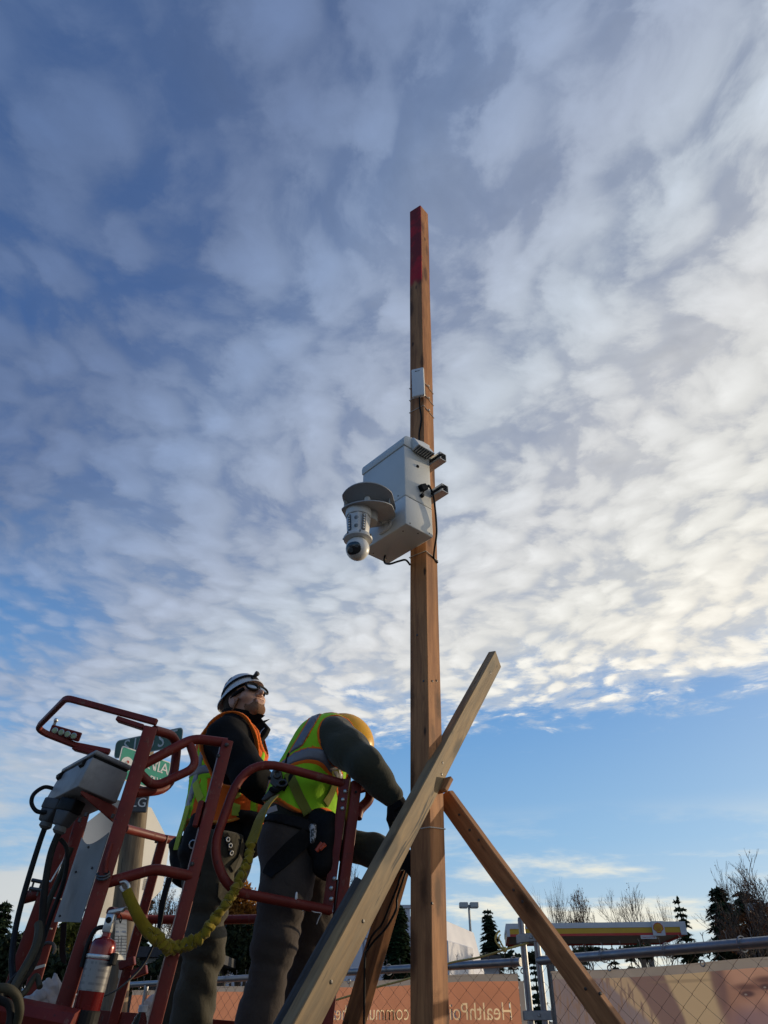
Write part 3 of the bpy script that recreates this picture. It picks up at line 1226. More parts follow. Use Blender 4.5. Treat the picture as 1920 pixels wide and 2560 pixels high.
lamp_post('tall twin headed lamp post beside the white building', 1172, 2262, 52)
lamp_post('small distant twin headed lamp post left of the clamped fence posts', 1302, 2347, 80)
lamp_post('lamp post with wide head among the trees at the right edge', 1898, 2268, 34, 2, 0, 0.42)

# --- trees
conifer('tall dark conifer standing alone between lamp post and filling station', 1219, 50, 2271, 33, 3, None, levels=34, narrow=0.75, dense=1.4)
conifer('small dark conifer right behind the lone tall conifer', 1277, 56, 2350, 16, 5, None, levels=18)
conifer('tiny distant conifer close to the right side of white building', 1160, 70, 2352, 14, 6, None, levels=14)
conifer('slim spruce rising behind the right end of canopy', 1692, 55, 2238, 24, 7, None, levels=22, dense=0.8)
conifer('broad dark fir right of the canopy, left one of the pair', 1790, 40, 2212, 62, 8, None, levels=34, dense=1.5, narrow=0.55)
conifer('broad dark fir at the right edge beside the bare birch', 1850, 42, 2224, 66, 9, None, levels=34, dense=1.5, narrow=0.55)
for k, (px, y) in enumerate(((1330, 2370), (1452, 2352), (1528, 2358), (1568, 2352), (1716, 2372))):
    conifer('dark conifer under the canopy soffit, seen %s' % ['behind the fence posts', 'left of middle', 'in the middle', 'just right of the middle', 'at its right end'][k], px, 62 + k * 2, y, 26, 20 + k, 'conifers seen under the canopy', levels=14)
leafy('low dark shrubbery beyond the right fence and the canopy', [(1480, 2385, 60, 14), (1600, 2380, 70, 14), (1720, 2378, 60, 16), (1830, 2368, 60, 26), (1900, 2360, 50, 40)], 36, 5200, 0.30, 31, M_LEAFD, None, 'shrub', None, 'shrub')
leafy('russet leaved bush in front of dark firs at the right edge', [(1880, 2330, 45, 40), (1840, 2350, 40, 30), (1915, 2300, 25, 45)], 33, 2600, 0.16, 32, M_LEAFR, None, 'shrub', None, 'shrub')
leafy('low hedge of dark bushes between shed and lamp post', [(1275, 2400, 40, 14), (1215, 2398, 40, 10), (1330, 2396, 30, 14)], 44, 2200, 0.26, 33, M_LEAFD, None, 'shrub', None, 'shrub')
bare_tree('thin bare birch left of the two round bare trees', 1352, 58, 2196, 42, 41, 'bare trees behind the canopy', 0.02, depth=6, thick=0.6, spread=0.42)
bare_tree('round bare tree with a few dark leaves behind canopy', 1450, 57, 2208, 56, 42, 'bare trees behind the canopy', 0.28, M_LEAFR, depth=7, spread=0.5)
bare_tree('bare tree with bright twigs behind the canopy centre', 1577, 60, 2208, 62, 43, 'bare trees behind the canopy', 0.05, depth=7, spread=0.5, thick=0.8)
bare_tree('wispy bare tree between spruce and canopy emblem', 1655, 62, 2232, 40, 48, 'bare trees behind the canopy', 0.1, M_LEAFR, depth=6, spread=0.5)
bare_tree('low bare tree left of the thin birch, behind the brown brace', 1405, 60, 2240, 34, 49, 'bare trees behind the canopy', 0.1, M_LEAFR, depth=6, spread=0.5)
bare_tree('tall leaning bare birch at the right edge of view', 1890, 30, 2122, 100, 44, None, 0.10, M_LEAFR, lean=-0.1, depth=7, spread=0.42, thick=0.7)
bare_tree('second tall bare tree behind fir at the right edge', 1835, 33, 2150, 60, 45, None, 0.06, M_LEAFR, lean=-0.05, depth=7, spread=0.36, thick=0.6)
bare_tree('bare tree seen between worker and rear brace', 905, 34, 2135, 75, 46, None, 0.08, M_LEAFR, depth=7, spread=0.5, thick=0.8)
conifer('dark columnar cedar in front of white building', 993, 22, 2262, 25, 51, None, M_CEDAR, levels=60, narrow=0.45, name='cedar_tree', base_clear=0.01, dense=2.0)
conifer('dark cedar beside the bent worker at the building', 798, 20, 2345, 24, 52, None, M_CEDAR, levels=50, narrow=0.5, name='cedar_tree', base_clear=0.01, dense=1.8)
conifer('dark conifer at the far left edge behind hydraulic hoses', 18, 30, 2248, 60, 53, None, M_CONI, levels=30, narrow=0.7, dense=1.6)
conifer('tall spruce between the red posts left of standing worker', 378, 26, 2196, 30, 54, None, M_CONI, levels=34, dense=0.9)
conifer('small dark spruce right of the orange leaved tree', 634, 30, 2258, 14, 55, None, M_CONI, levels=24)
leafy('olive green leafy tree behind the grey panel', [(165, 2345, 45, 48), (205, 2330, 35, 35), (130, 2380, 50, 40)], 20, 5200, 0.14, 61, M_LEAFG)
leafy('dark hedge along the left fence behind the hoses', [(40, 2375, 60, 40), (90, 2400, 60, 45), (150, 2430, 70, 45), (230, 2420, 60, 60), (20, 2440, 70, 40)], 17, 7500, 0.15, 62, M_LEAFD, None, 'hedge', None, 'hedge')
leafy('dark hedge below the house between red posts', [(330, 2440, 60, 38), (420, 2430, 60, 38), (500, 2430, 60, 40)], 13.5, 5000, 0.10, 63, M_LEAFD, None, 'hedge', None, 'hedge')
leafy('autumn tree with orange leaves between the two workers', [(605, 2245, 38, 48), (575, 2280, 36, 42), (640, 2285, 34, 34), (600, 2310, 55, 36)], 24, 5200, 0.13, 64, M_LEAFO)
leafy('dark evergreen bush below the orange tree', [(560, 2380, 50, 55), (620, 2380, 50, 60), (590, 2330, 40, 32), (650, 2350, 28, 50)], 20, 7500, 0.14, 65, M_LEAFD, None, 'shrub', None, 'shrub')
bare_tree('half bare tree with russet leaves behind the standing worker', 448, 22, 2168, 55, 66, None, 0.5, M_LEAFR, depth=7, spread=0.5, thick=0.7)
bare_tree('small bare tree behind the paper inspection tag', 318, 24, 2270, 40, 67, None, 0.1, M_LEAFG, depth=6, spread=0.5, thick=0.7)

# --- temporary fence
M_GALV = basic('galvanised_pipe', (0.27, 0.275, 0.285), 0.42, 0.85, 0.15, 20, 0.03)
M_WIRE = basic('fence_wire', (0.20, 0.17, 0.15), 0.5, 0.6, 0.2)
FZ = 1.85


def fence_y(px, py):
    d = ray(px, py)
    return (FZ - CAM_Z) / d.z * d.y


FB = at(1303, 2405, fence_y(1303, 2405))
FA0 = at(150, 2472, fence_y(150, 2472))
fd = (V(FB.x, FB.y, 0) - V(FA0.x, FA0.y, 0)).normalized()
FA = V(FB.x, FB.y, FZ) - fd * ((V(FB.x, FB.y, 0) - V(FA0.x, FA0.y, 0)).length + 2.2)
FB = V(FB.x, FB.y, FZ)
FC = at(1347, 2402, fence_y(1347, 2402))
FD0 = at(1920, 2355, fence_y(1920, 2355))
fd2 = (V(FD0.x, FD0.y, 0) - V(FC.x, FC.y, 0)).normalized()
FC = V(FC.x, FC.y, FZ)
FD = V(FD0.x, FD0.y, FZ) + fd2 * 1.2
print('fence', FA, FB, FC, FD)


def chain_mesh(A, B, z0, z1, pitch=0.056, r=0.00135, barb=0.035):
    d = V(B.x - A.x, B.y - A.y, 0)
    L = d.length
    d.normalize()
    nr = V(-d.y, d.x, 0)
    mb = MB()
    n = int(L / pitch)
    rows = int((z1 - z0) / (pitch * 0.8))
    for i in range(n):
        x0 = (i + 0.5) * pitch
        pts = []
        for j in range(rows + 1):
            s = 0.5 if (j + i) % 2 else -0.5
            pts.append(V(A.x, A.y, 0) + d * (x0 + s * pitch * 1.02) + V(0, 0, z1 - j * pitch * 0.8) + nr * (0.0018 * (1 if (j + i) % 2 else -1)))
        mb.tube(pts, r, 3, cap=False)
        # twisted barb above the top rail
        if i % 2 == 0:
            c = V(A.x, A.y, z1) + d * (x0 - 0.5 * pitch)
            mb.tube([c, c + V(0, 0, barb * 0.6), c + V(0, 0, barb) + d * 0.008], r * 1.2, 3, cap=False)
            mb.tube([c + V(0, 0, barb * 0.6), c + V(0, 0, barb) - d * 0.008], r * 1.2, 3, cap=False)
    return mb


def fence_panel(label, A, B, posts):
    t = thing('fence_panel', label, 'fence', (B.x, B.y, 0), 'temporary chain link fence panels')
    mb = MB()
    mb.tube([A, B], 0.0205, 14)
    mb.build('top_rail', M_GALV, t, smooth=True)
    mb = MB()
    mb.tube([V(A.x, A.y, 0.12), V(B.x, B.y, 0.12)], 0.0205, 10)
    mb.build('bottom_rail', M_GALV, t, smooth=True)
    for p, zt_ in posts:
        mb = MB()
        mb.tube([V(p.x, p.y, 0.0), V(p.x, p.y, zt_)], 0.0172, 12)
        mb.lathe(V(p.x, p.y, 0), V(0, 0, 1), [(0.0185, zt_ - 0.03), (0.0185, zt_), (0.016, zt_ + 0.012), (0.004, zt_ + 0.016)], 12)
        mb.build('post', M_GALV, t, smooth=True)
    d = V(B.x - A.x, B.y - A.y, 0).normalized()
    nr = V(-d.y, d.x, 0)
    nr = nr if nr.y > 0 else -nr
    o = chain_mesh(A - nr * 0.006, B - nr * 0.006, 0.1, FZ + 0.018).build('chain_link', M_WIRE, t)
    o['kind'] = 'stuff'
    return t, d, nr


fl, dL_, nL = fence_panel('left chain link fence panel behind workers with peach banner', FA, FB, [(FA, 1.88), (FA.lerp(FB, 0.5), 1.84), (FB + fd * 0.025, 2.04)])
fr, dR_, nR = fence_panel('right chain link fence panel with printed portrait banner', FC, FD, [(FC - fd2 * 0.0, 1.98), (FD, 1.88)])


def ring_tie(parent, c, d, r=0.028):
    mb = MB()
    w = d.cross(V(0, 0, 1))
    pts = []
    for k in range(13):
        a = 2 * math.pi * k / 12 * 0.93
        pts.append(c + w * (math.cos(a) * r) + V(0, 0, math.sin(a) * r) + d * (0.01 * math.sin(a * 0.5)))
    mb.tube(pts, 0.0028, 5)
    mb.build('wire_tie', M_GALV, parent)


for px in (572, 970, 1284):
    c = on_plane(px, 2420, FB, nL)
    ring_tie(fl, V(c.x, c.y, FZ), dL_)
for px in (1507, 1668, 1860):
    c = on_plane(px, 2390, FC, nR)
    ring_tie(fr, V(c.x, c.y, FZ), dR_)
# clamp joining the two end posts
for z in (1.955, 1.62, 1.35):
    mb = MB()
    c = (FB + fd * 0.025 + FC) / 2
    w_ = V(FC.x - FB.x, FC.y - FB.y, 0).normalized()
    mb.box(V(c.x, c.y, z) - V(0, 0.028, 0), (0.17, 0.008, 0.04), (w_, w_.cross(V(0, 0, 1)), V(0, 0, 1)))
    mb.box(V(c.x, c.y, z) + V(0, 0.028, 0), (0.17, 0.008, 0.04), (w_, w_.cross(V(0, 0, 1)), V(0, 0, 1)))
    mb.tube([V(c.x, c.y - 0.045, z), V(c.x, c.y + 0.045, z)], 0.008, 6)
    mb.build('clamp', M_GALV, fl, bevel=0.002)

# --- banners hung on the far side of the wire
M_PEACH = translucent('peach_banner', (0.44, 0.20, 0.125), 0.55)
M_BEDGE = translucent('banner_hem', (0.33, 0.30, 0.28), 0.34)
M_PALE = translucent('pale_banner', (0.40, 0.42, 0.45), 0.4)
M_LETT = translucent('banner_letter', (0.92, 0.82, 0.66), 0.72)


def banner(A, d, nr, u0, u1, ztop, zbot, name, mat, hem=0.034, parent=None, sag=0.02, off=0.02):
    mb, hm = MB(), MB()
    nu, nv = 48, 10
    for m_, za, zb in ((hm, ztop, ztop - hem), (mb, ztop - hem, zbot)):
        vs, fs = [], []
        for i in range(nu + 1):
            u = u0 + (u1 - u0) * i / nu
            sg_ = -sag * abs(math.sin(u * 2.6)) ** 1.5
            for j in range(nv + 1):
                v = j / nv
                z = za + (zb - za) * v + sg_ * (1 if za > zb else 1) * (1 - 0.0 * v)
                rip = 0.012 * math.sin(u * 7.0 + 1.3) * (z < ztop - 0.01) + 0.006 * math.sin(u * 19 + z * 6)
                vs.append(V(A.x, A.y, 0) + d * u + nr * (off + 0.008 + rip * 0.6) + V(0, 0, z))
        for i in range(nu):
            for j in range(nv):
                a = i * (nv + 1) + j
                fs.append((a, a + nv + 1, a + nv + 2, a + 1))
        m_.add(vs, fs)
    return mb, hm


LL = (V(FB.x, FB.y, 0) - V(FA.x, FA.y, 0)).length


def u_of(px, A, d, nr):
    p = on_plane(px, 2480, A, nr)
    return (V(p.x, p.y, 0) - V(A.x, A.y, 0)).dot(d)


uP0 = u_of(322, FA, dL_, nL)
bn = thing('banner', 'peach coloured banner with mirrored lettering hung behind chain link', 'banner', (FB.x, FB.y, 0.2), 'banners on the chain link fence')
mb, hm = banner(FA, dL_, nL, uP0, LL - 0.045, FZ - 0.040, 0.25, 'b', M_PEACH, sag=0.010)
sheet = mb.build('sheet', M_PEACH, bn, smooth=True)
hm.build('hem', M_BEDGE, bn, smooth=True)
mb, hm = banner(FA, dL_, nL, LL - 0.045 + 0.001, LL - 0.012, FZ - 0.040, 0.25, 'b', M_PEACH, sag=0.010)
mb.build('side_hem', M_BEDGE, bn, smooth=True)
tp = on_plane(1276, 2530, FB, nL)


def split_letters(me):
    """islands of a text mesh grouped into characters (dots stay with their stems)"""
    bm = bmesh.new()
    bm.from_mesh(me)
    seen, isl = set(), []
    for v in bm.verts:
        if v in seen:
            continue
        st, grp = [v], []
        seen.add(v)
        while st:
            q = st.pop()
            grp.append(q)
            for e in q.link_edges:
                w = e.other_vert(q)
                if w not in seen:
                    seen.add(w)
                    st.append(w)
        us = [p.co.dot(dL_) for p in grp]
        isl.append([min(us), max(us), grp])
    isl.sort(key=lambda e: e[0])
    out = []
    for i in isl:
        if out and min(i[1], out[-1][1]) - i[0] > 0.5 * min(i[1] - i[0], out[-1][1] - out[-1][0]):
            out[-1][1] = max(out[-1][1], i[1])
            out[-1][2] += i[2]
        else:
            out.append(i)
    res = []
    for _, _, grp in out:
        ids = {v: k for k, v in enumerate(grp)}
        fs = {f for v in grp for f in v.link_faces}
        m_ = bpy.data.meshes.new('letter')
        m_.from_pydata([tuple(v.co) for v in grp], [], [[ids[v] for v in f.verts] for f in fs])
        res.append(m_)
    bm.free()
    return res


tmp = text_mesh('HealthPoint is a community health center', 0.112, M_LETT, 'lettering', V(tp.x, tp.y, tp.z) + nL * 0.028, -dL_, V(0, 0, 1), None, 'LEFT', 0.0006)
# the letters are left unprinted: cut them out of the peach sheet and fill them with plain vinyl
cutter = text_mesh('HealthPoint is a community health center', 0.112, M_LETT, 'cutter', V(tp.x, tp.y, tp.z) + nL * 0.028 - Vector(bn.location), -dL_, V(0, 0, 1), None, 'LEFT', 0.03)
cutter.location = bn.location
md = sheet.modifiers.new('cut', 'BOOLEAN')
md.operation = 'DIFFERENCE'
md.solver = 'EXACT'
md.object = cutter
bpy.context.view_layer.update()
try:
    cut_me = bpy.data.meshes.new_from_object(sheet.evaluated_get(bpy.context.evaluated_depsgraph_get()))
    if len(cut_me.polygons) > 300:
        sheet.modifiers.remove(md)
        sheet.data = cut_me
    print('banner cut', len(cut_me.polygons))
except Exception as ex_:
    print('boolean failed', ex_)
for m_ in list(sheet.modifiers):
    sheet.modifiers.remove(m_)
bpy.data.objects.remove(cutter)
for m_ in split_letters(tmp.data):
    link_mesh('letter', m_, M_LETT, bn)
bpy.data.objects.remove(tmp)
t2 = on_plane(1290, 2427, FB, nL)
text_mesh('1504189_1_PJ', 0.022, M_DARKST if 'M_DARKST' in globals() else M_TWIG, 'print_code', V(t2.x, t2.y, t2.z) + nL * 0.016, -dL_, V(0, 0, 1), bn, 'LEFT', 0.0004)['kind'] = 'stuff'
b2 = thing('banner', 'plain pale banner at the far left end of the fence', 'banner', (FA.x, FA.y, 0.2), 'banners on the chain link fence')
mb, hm = banner(FA, dL_, nL, 0.1, uP0 - 0.12, FZ - 0.055, 0.25, 'b', M_PALE)
mb.build('sheet', M_PALE, b2, smooth=True)
hm.build('hem', M_BEDGE, b2, smooth=True)


def grommet(parent, px, py, A, nr, d):
    c = on_plane(px, py, A, nr)
    mb = MB()
    mb.tube([c + nr * 0.012 + d * (math.cos(a) * 0.011) + V(0, 0, math.sin(a) * 0.011) for a in [k * math.pi / 6 for k in range(12)]], 0.0032, 6, closed=True)
    mb.build('grommet', M_STEELX, parent)


M_STEELX = basic('grommet_brass', (0.35, 0.33, 0.30), 0.4, 0.8, 0.2)
grommet(bn, 869, 2453, FB, nL, dL_)
grommet(bn, 1303, 2427, FB, nL, dL_)
grommet(bn, 346, 2469, FB, nL, dL_)


def portrait_mat():
    """blurred print of hair and a face, seen from the back of the sheet (u along the fence, v up)"""
    m, b, p, out = new_mat('portrait_print')
    co = b.new('ShaderNodeTexCoord').outputs['Object']

    def uv(px, py):
        q = on_plane(px, py, FC, nR)
        return (V(q.x, q.y, 0) - V(FC.x, FC.y, 0)).dot(dR_), q.z
    q = b.vmath('SUBTRACT', co, (0, 0, 0))
    u = b.vmath('DOT_PRODUCT', q, tuple(dR_))
    s = b.sep(co)
    v = s[2]
    wob = b.math('MULTIPLY', b.math('SUBTRACT', b.noise(co, 9, 3), 0.5), 0.05)

    def line(pa, pb, soft):
        """signed side of a slanted line in the print, positive to the right"""
        (u0, v0), (u1, v1) = uv(*pa), uv(*pb)
        k = (u1 - u0) / (v1 - v0)
        e = b.math('SUBTRACT', b.math('ADD', u, wob), b.math('ADD', b.math('MULTIPLY', b.math('SUBTRACT', v, v0), k), u0))
        return b.smooth(e, -soft, soft)

    def spot(px, py, ru, rv, soft=0.5):
        u0, v0 = uv(px, py)
        a = b.math('DIVIDE', b.math('SUBTRACT', u, u0), ru)
        c = b.math('DIVIDE', b.math('SUBTRACT', v, v0), rv)
        r = b.math('SQRT', b.math('ADD', b.math('MULTIPLY', a, a), b.math('MULTIPLY', c, c)))
        return b.smooth(r, 1.0 + soft, 1.0 - soft)
    c = b.mix(b.noise(co, 6, 3), (0.30, 0.24, 0.25), (0.42, 0.34, 0.33))
    c = b.mix(line((1470, 2420), (1620, 2558), 0.02), c, (0.62, 0.46, 0.30))
    strand = b.noise(b.mapping(co, rot=(0, 0, 0), scale=(22, 22, 5)), 2.2, 3, 0.6)
    c = b.mix(b.math('MULTIPLY', b.smooth(strand, 0.5, 0.62), b.math('SUBTRACT', 1.0, line((1555, 2420), (1640, 2558), 0.03))), c, (0.36, 0.25, 0.20))
    c = b.mix(line((1545, 2420), (1640, 2558), 0.015), c, (0.30, 0.20, 0.18))
    c = b.mix(line((1640, 2410), (1700, 2558), 0.012), c, (0.66, 0.50, 0.31))
    c = b.mix(b.math('MULTIPLY', spot(1700, 2452, 0.14, 0.006, .6), 0.6), c, (0.40, 0.30, 0.2))
    c = b.mix(line((1770, 2410), (1800, 2558), 0.03), c, (0.46, 0.26, 0.19))
    c = b.mix(line((1790, 2410), (1850, 2520), 0.04), c, (0.66, 0.38, 0.27))
    c = b.mix(b.math('MULTIPLY', spot(1783, 2452, 0.035, 0.12), 0.8), c, (0.22, 0.14, 0.14))
    for px, py in ((1857, 2484), (1905, 2466)):
        c = b.mix(b.math('MULTIPLY', spot(px, py - 3, 0.055, 0.030, .7), 0.55), c, (0.30, 0.15, 0.12))
        c = b.mix(b.math('MULTIPLY', spot(px, py - 17, 0.058, 0.011, .7), 0.75), c, (0.13, 0.07, 0.07))
        c = b.mix(b.math('MULTIPLY', spot(px, py, 0.030, 0.010, .5), 0.85), c, (0.10, 0.06, 0.07))
        c = b.mix(b.math('MULTIPLY', spot(px - 4, py + 2, 0.006, 0.003, .5), 0.5), c, (0.6, 0.55, 0.5))
    c = b.mix(b.math('MULTIPLY', spot(1900, 2555, 0.16, 0.05, .6), 0.7), c, (0.28, 0.20, 0.25))
    c = b.mix(b.math('MULTIPLY', spot(1890, 2515, 0.02, 0.02, .8), 0.4), c, (0.3, 0.16, 0.13))
    b.put(p.inputs['Base Color'], c)
    p.inputs['Roughness'].default_value = 0.7
    tr = b.new('ShaderNodeBsdfTranslucent')
    b.put(tr.inputs[0], c)
    mx = b.new('ShaderNodeMixShader')
    mx.inputs[0].default_value = 0.27
    b.link(p.outputs[0], mx.inputs[1])
    b.link(tr.outputs[0], mx.inputs[2])
    b.link(mx.outputs[0], out.inputs[0])
    return m


M_PORT = portrait_mat()
b3 = thing('banner', 'large banner printed with a close portrait, seen from its back', 'banner', (FC.x, FC.y, 0.0), 'banners on the chain link fence')
mb, hm = banner(FC, dR_, nR, 0.05, 2.3, FZ - 0.046, 0.25, 'b', M_PORT, 0.034, sag=0.010)
mb.build('sheet', M_PORT, b3, smooth=True)
hm.build('hem', M_BEDGE, b3, smooth=True)
grommet(b3, 1519, 2420, FC, nR, dR_)
grommet(b3, 1752, 2408, FC, nR, dR_)

# --- yellow rope from the clamped posts across the fence
M_ROPE = basic('yellow_rope', (0.46, 0.36, 0.10), 0.8, 0, 0.2, 60)
mb = MB()
yR = FB.y - 0.06
pts = [at(1322, 2357, yR), at(1290, 2366, yR), at(1262, 2374, yR), at(1200, 2393, yR + 0.15), at(1120, 2409, yR + 0.28), at(1030, 2444, yR + 0.4), at(935, 2470, yR + 0.52), at(850, 2497, yR + 0.62), at(700, 2540, yR + 0.85)]
mb.tube(spline(pts, 6), 0.0055, 6)
o = mb.build('rope', M_ROPE, smooth=True, origin=pts[0])
tag(o, 'yellow rope tied to fence posts and drooping across the peach banner', 'rope')
mb = MB()
k0 = at(1262, 2374, yR - 0.01)
pts = [k0, at(1248, 2366, yR), at(1238, 2348, yR), at(1243, 2333, yR), at(1250, 2327, yR)]
mb.tube(spline(pts, 6), 0.005, 6)
mb.ball(k0, 0.013, 8, 6)
mb.tube(spline([k0, at(1256, 2364, yR), at(1247, 2345, yR - .01), at(1251, 2337, yR)], 5), 0.004, 6)
child_o = mb.build('rope_tail', M_ROPE, smooth=True, origin=k0)
tag(child_o, 'frayed rope end sticking up from the knot above the fence', 'rope')

# ----------------------------------------------------------------------------- timber pole, braces and the equipment on it
M_POLE = wood('pole_wood', (0.54, 0.245, 0.095), (0.28, 0.115, 0.046), paint=(5.525, 6.6, (0.50, 0.012, 0.025)))
M_POLEW = wood('brace_wood', (0.50, 0.235, 0.095), (0.25, 0.108, 0.045), knot=0.6)
M_GREYW = wood('weathered_wood', (0.33, 0.215, 0.098), (0.125, 0.078, 0.036), grey=0.45, knot=0.5)
M_TARW = wood('tarred_wood', (0.11, 0.105, 0.10), (0.045, 0.042, 0.04), grey=0.25)
M_BOX = basic('cabinet_paint', (0.64, 0.65, 0.62), 0.45, 0, 0.06, 6, 0.05, dirt=(0.42, 0.41, 0.38), dirt_amt=0.18)
M_CAMW = basic('camera_plastic', (0.64, 0.64, 0.62), 0.38, 0, 0.05, 8)
M_HORN = basic('horn_plastic', (0.40, 0.40, 0.39), 0.5, 0, 0.06, 8)
M_BLACK = basic('black_rubber', (0.010, 0.010, 0.010), 0.6, 0, 0.2, spec=0.2)
M_DARKGLASS = basic('dark_glass', (0.012, 0.013, 0.016), 0.08, 0, 0.05, coat=0.6)
M_STEEL = basic('zinc_steel', (0.50, 0.50, 0.49), 0.38, 0.9, 0.2, 25, 0.04)
M_DARKST = basic('dark_steel', (0.10, 0.095, 0.09), 0.5, 0.8, 0.3)
M_WHITEP = basic('white_plastic', (0.72, 0.72, 0.70), 0.4, 0, 0.04)
M_TIE = basic('tie_nylon', (0.62, 0.55, 0.44), 0.5, 0, 0.05)
M_GREYP = basic('grey_plastic', (0.075, 0.077, 0.080), 0.55, 0, 0.15, spec=0.25)


def beam_obj(name, mid0, mid1, ex, ey, lx, ly, mat, lo_ext=0.0, hi_ext=0.0, cut=None, bevel=0.0025):
    """board whose visible edge runs mid0 -> mid1; it extends lx along ex and ly along ey from that edge. Own local frame, z along the grain"""
    a = (mid1 - mid0).normalized()
    m0, m1 = mid0 - a * lo_ext, mid1 + a * hi_ext
    L = (m1 - m0).length
    c = m0 + ex * lx / 2 + ey * ly / 2
    if ex.cross(ey).dot(a) < 0:
        X, Y, sx, sy = ey, ex, ly, lx
    else:
        X, Y, sx, sy = ex, ey, lx, ly
    mb = MB()
    nseg = max(2, int(L / 0.25))
    rnd = random.Random(len(name) + int(L * 1000))
    for i in range(nseg + 1):
        z = L * i / nseg
        jx, jy = rnd.uniform(-1, 1) * 0.0009, rnd.uniform(-1, 1) * 0.0009
        for u, v in ((-1, -1), (1, -1), (1, 1), (-1, 1)):
            mb.v.append((u * sx / 2 + jx, v * sy / 2 + jy, z))
    for i in range(nseg):
        for k in range(4):
            l = (k + 1) % 4
            mb.f.append((i * 4 + k, i * 4 + l, i * 4 + 4 + l, i * 4 + 4 + k))
    mb.f.append((3, 2, 1, 0))
    mb.f.append(tuple(nseg * 4 + k for k in range(4)))
    if cut:
        for k in range(4):
            x, y, z = mb.v[nseg * 4 + k]
            mb.v[nseg * 4 + k] = (x, y, z + cut[0] * x + cut[1] * y)
    me = mb.mesh(name, bevel)
    me.materials.append(mat)
    o = bpy.data.objects.new(name, me)
    COL.objects.link(o)
    o.matrix_world = Matrix.Translation(c) @ Matrix((X, Y, a)).transposed().to_4x4()
    return o


def project(p):
    q = Vector(p) - Vector((0, 0, CAM_Z))
    u, f = -q.y * ST + q.z * CT, q.y * CT + q.z * ST
    return 960 + FPX * q.x / f, 1280 - FPX * u / f


def solve_roll(m0, m1, ends, wr, wl):
    """roll of a board about its visible edge so that its two faces show the widths seen in the photograph (px across, at both ends)"""
    a = (m1 - m0).normalized()
    x = a.orthogonal().normalized()
    y = a.cross(x)
    p0, p1 = project(m0), project(m1)
    d = Vector((p1[0] - p0[0], p1[1] - p0[1])).normalized()
    nr = Vector((-d.y, d.x))
    if nr.x < 0:
        nr = -nr
    best = None
    for k in range(720):
        t = math.pi * k / 360
        r = x * math.cos(t) + y * math.sin(t)
        for s in (1, -1):
            l = a.cross(r) * s
            e = 0
            for m, (tr, tl) in zip((m0, m1), ends):
                q = project(m)
                qr, ql = project(m + r * wr), project(m + l * wl)
                orr = (qr[0] - q[0]) * nr.x + (qr[1] - q[1]) * nr.y
                oll = (ql[0] - q[0]) * nr.x + (ql[1] - q[1]) * nr.y
                e += (orr - tr) ** 2 + (oll + tl) ** 2
            view = (m0 + m1) / 2 - Vector((0, 0, CAM_Z))
            if (r + l).dot(view) < 0:
                e += 1e5
            if best is None or e < best[0]:
                best = (e, r, l)
    return best[1], best[2], best[0]


# --- pole
PA, PB = at(1083, 2560, 2.686), at(1051, 511, 2.677)
p_dir = (PB - PA).normalized()


def N(z):
    return PA + p_dir * ((z - PA.z) / p_dir.z)


pa_ = 0.678
n1 = V(-math.sin(pa_), -math.cos(pa_), 0)
n2 = V(math.cos(pa_), -math.sin(pa_), 0)
n1 = (n1 - p_dir * n1.dot(p_dir)).normalized()
n2 = p_dir.cross(-n1) * -1.0
if n2.x < 0:
    n2 = -n2
PW = 0.089
pole = beam_obj('timber_pole', N(0.0), PB, -n1, -n2, PW, PW, M_POLE, lo_ext=0.25, cut=(0.06, 0.1))
tag(pole, 'tall upright square timber pole with a red painted top', 'pole')


def child(o, name, mb, mat, smooth=False, bevel=0.0, label=None, sub=None):
    """part of a board thing: mesh given in world coordinates"""
    me = mb.mesh(name, bevel) if isinstance(mb, MB) else mb
    me.transform(o.matrix_world.inverted())
    me.materials.append(mat)
    c = bpy.data.objects.new(name, me)
    COL.objects.link(c)
    c.parent = sub or o
    if smooth:
        me.polygons.foreach_set('use_smooth', [True] * len(me.polygons))
    if label:
        c['label'] = label
    return c


def tie_round_pole(za, zb, slope=0.0, head=True):
    """thin nylon tie round all four faces, lying on them"""
    g = 0.0022
    a = N(za) + (n1 + n2) * g
    l = N(za + slope * PW) - n2 * (PW + g) + n1 * g
    r = N(zb) - n1 * (PW + g) + n2 * g
    bk = N((za + zb) / 2) - n1 * (PW + g) - n2 * (PW + g)
    mb = MB()
    mb.tube([l, a, r, bk], 0.0020, 6, closed=True, ref=(0, 0, 1))
    if head:
        mb.box(a.lerp(r, 0.45) + n2 * 0.004 + V(0, 0, .002), (0.009, 0.008, 0.011), (-n1, n2, V(0, 0, 1)))
    return child(pole, 'cable_tie', mb, M_TIE)


def z_at(py):
    lo, hi = 0.5, 6.5
    for _ in range(40):
        m = (lo + hi) / 2
        if project(N(m))[1] > py:
            lo = m
        else:
            hi = m
    return lo


for py in (953, 983, 1014):
    tie_round_pole(z_at(py), z_at(py + 14) + 0.018, 0.0)
tie_round_pole(z_at(1378), z_at(1386) + 0.01, 0.0, False)
tie_round_pole(z_at(2068), z_at(2070) + 0.012, 0.0, False)
# nail heads and a splintered knot stub
for k, (py, s, d) in enumerate([(1697, .03, 1), (1690, .06, 1), (2258, .004, 1), (1580, .05, 0), (1700, .02, 0)]):
    mb = MB()
    c = N(z_at(py))
    c = c - (n2 if d == 0 else n1) * s + (n1 if d == 0 else n2) * 0.001
    mb.lathe(c, n1 if d == 0 else n2, [(0.0045, -0.003), (0.0045, 0.0012), (0.002, 0.002)], 8)
    child(pole, 'nail_head', mb, M_DARKST)

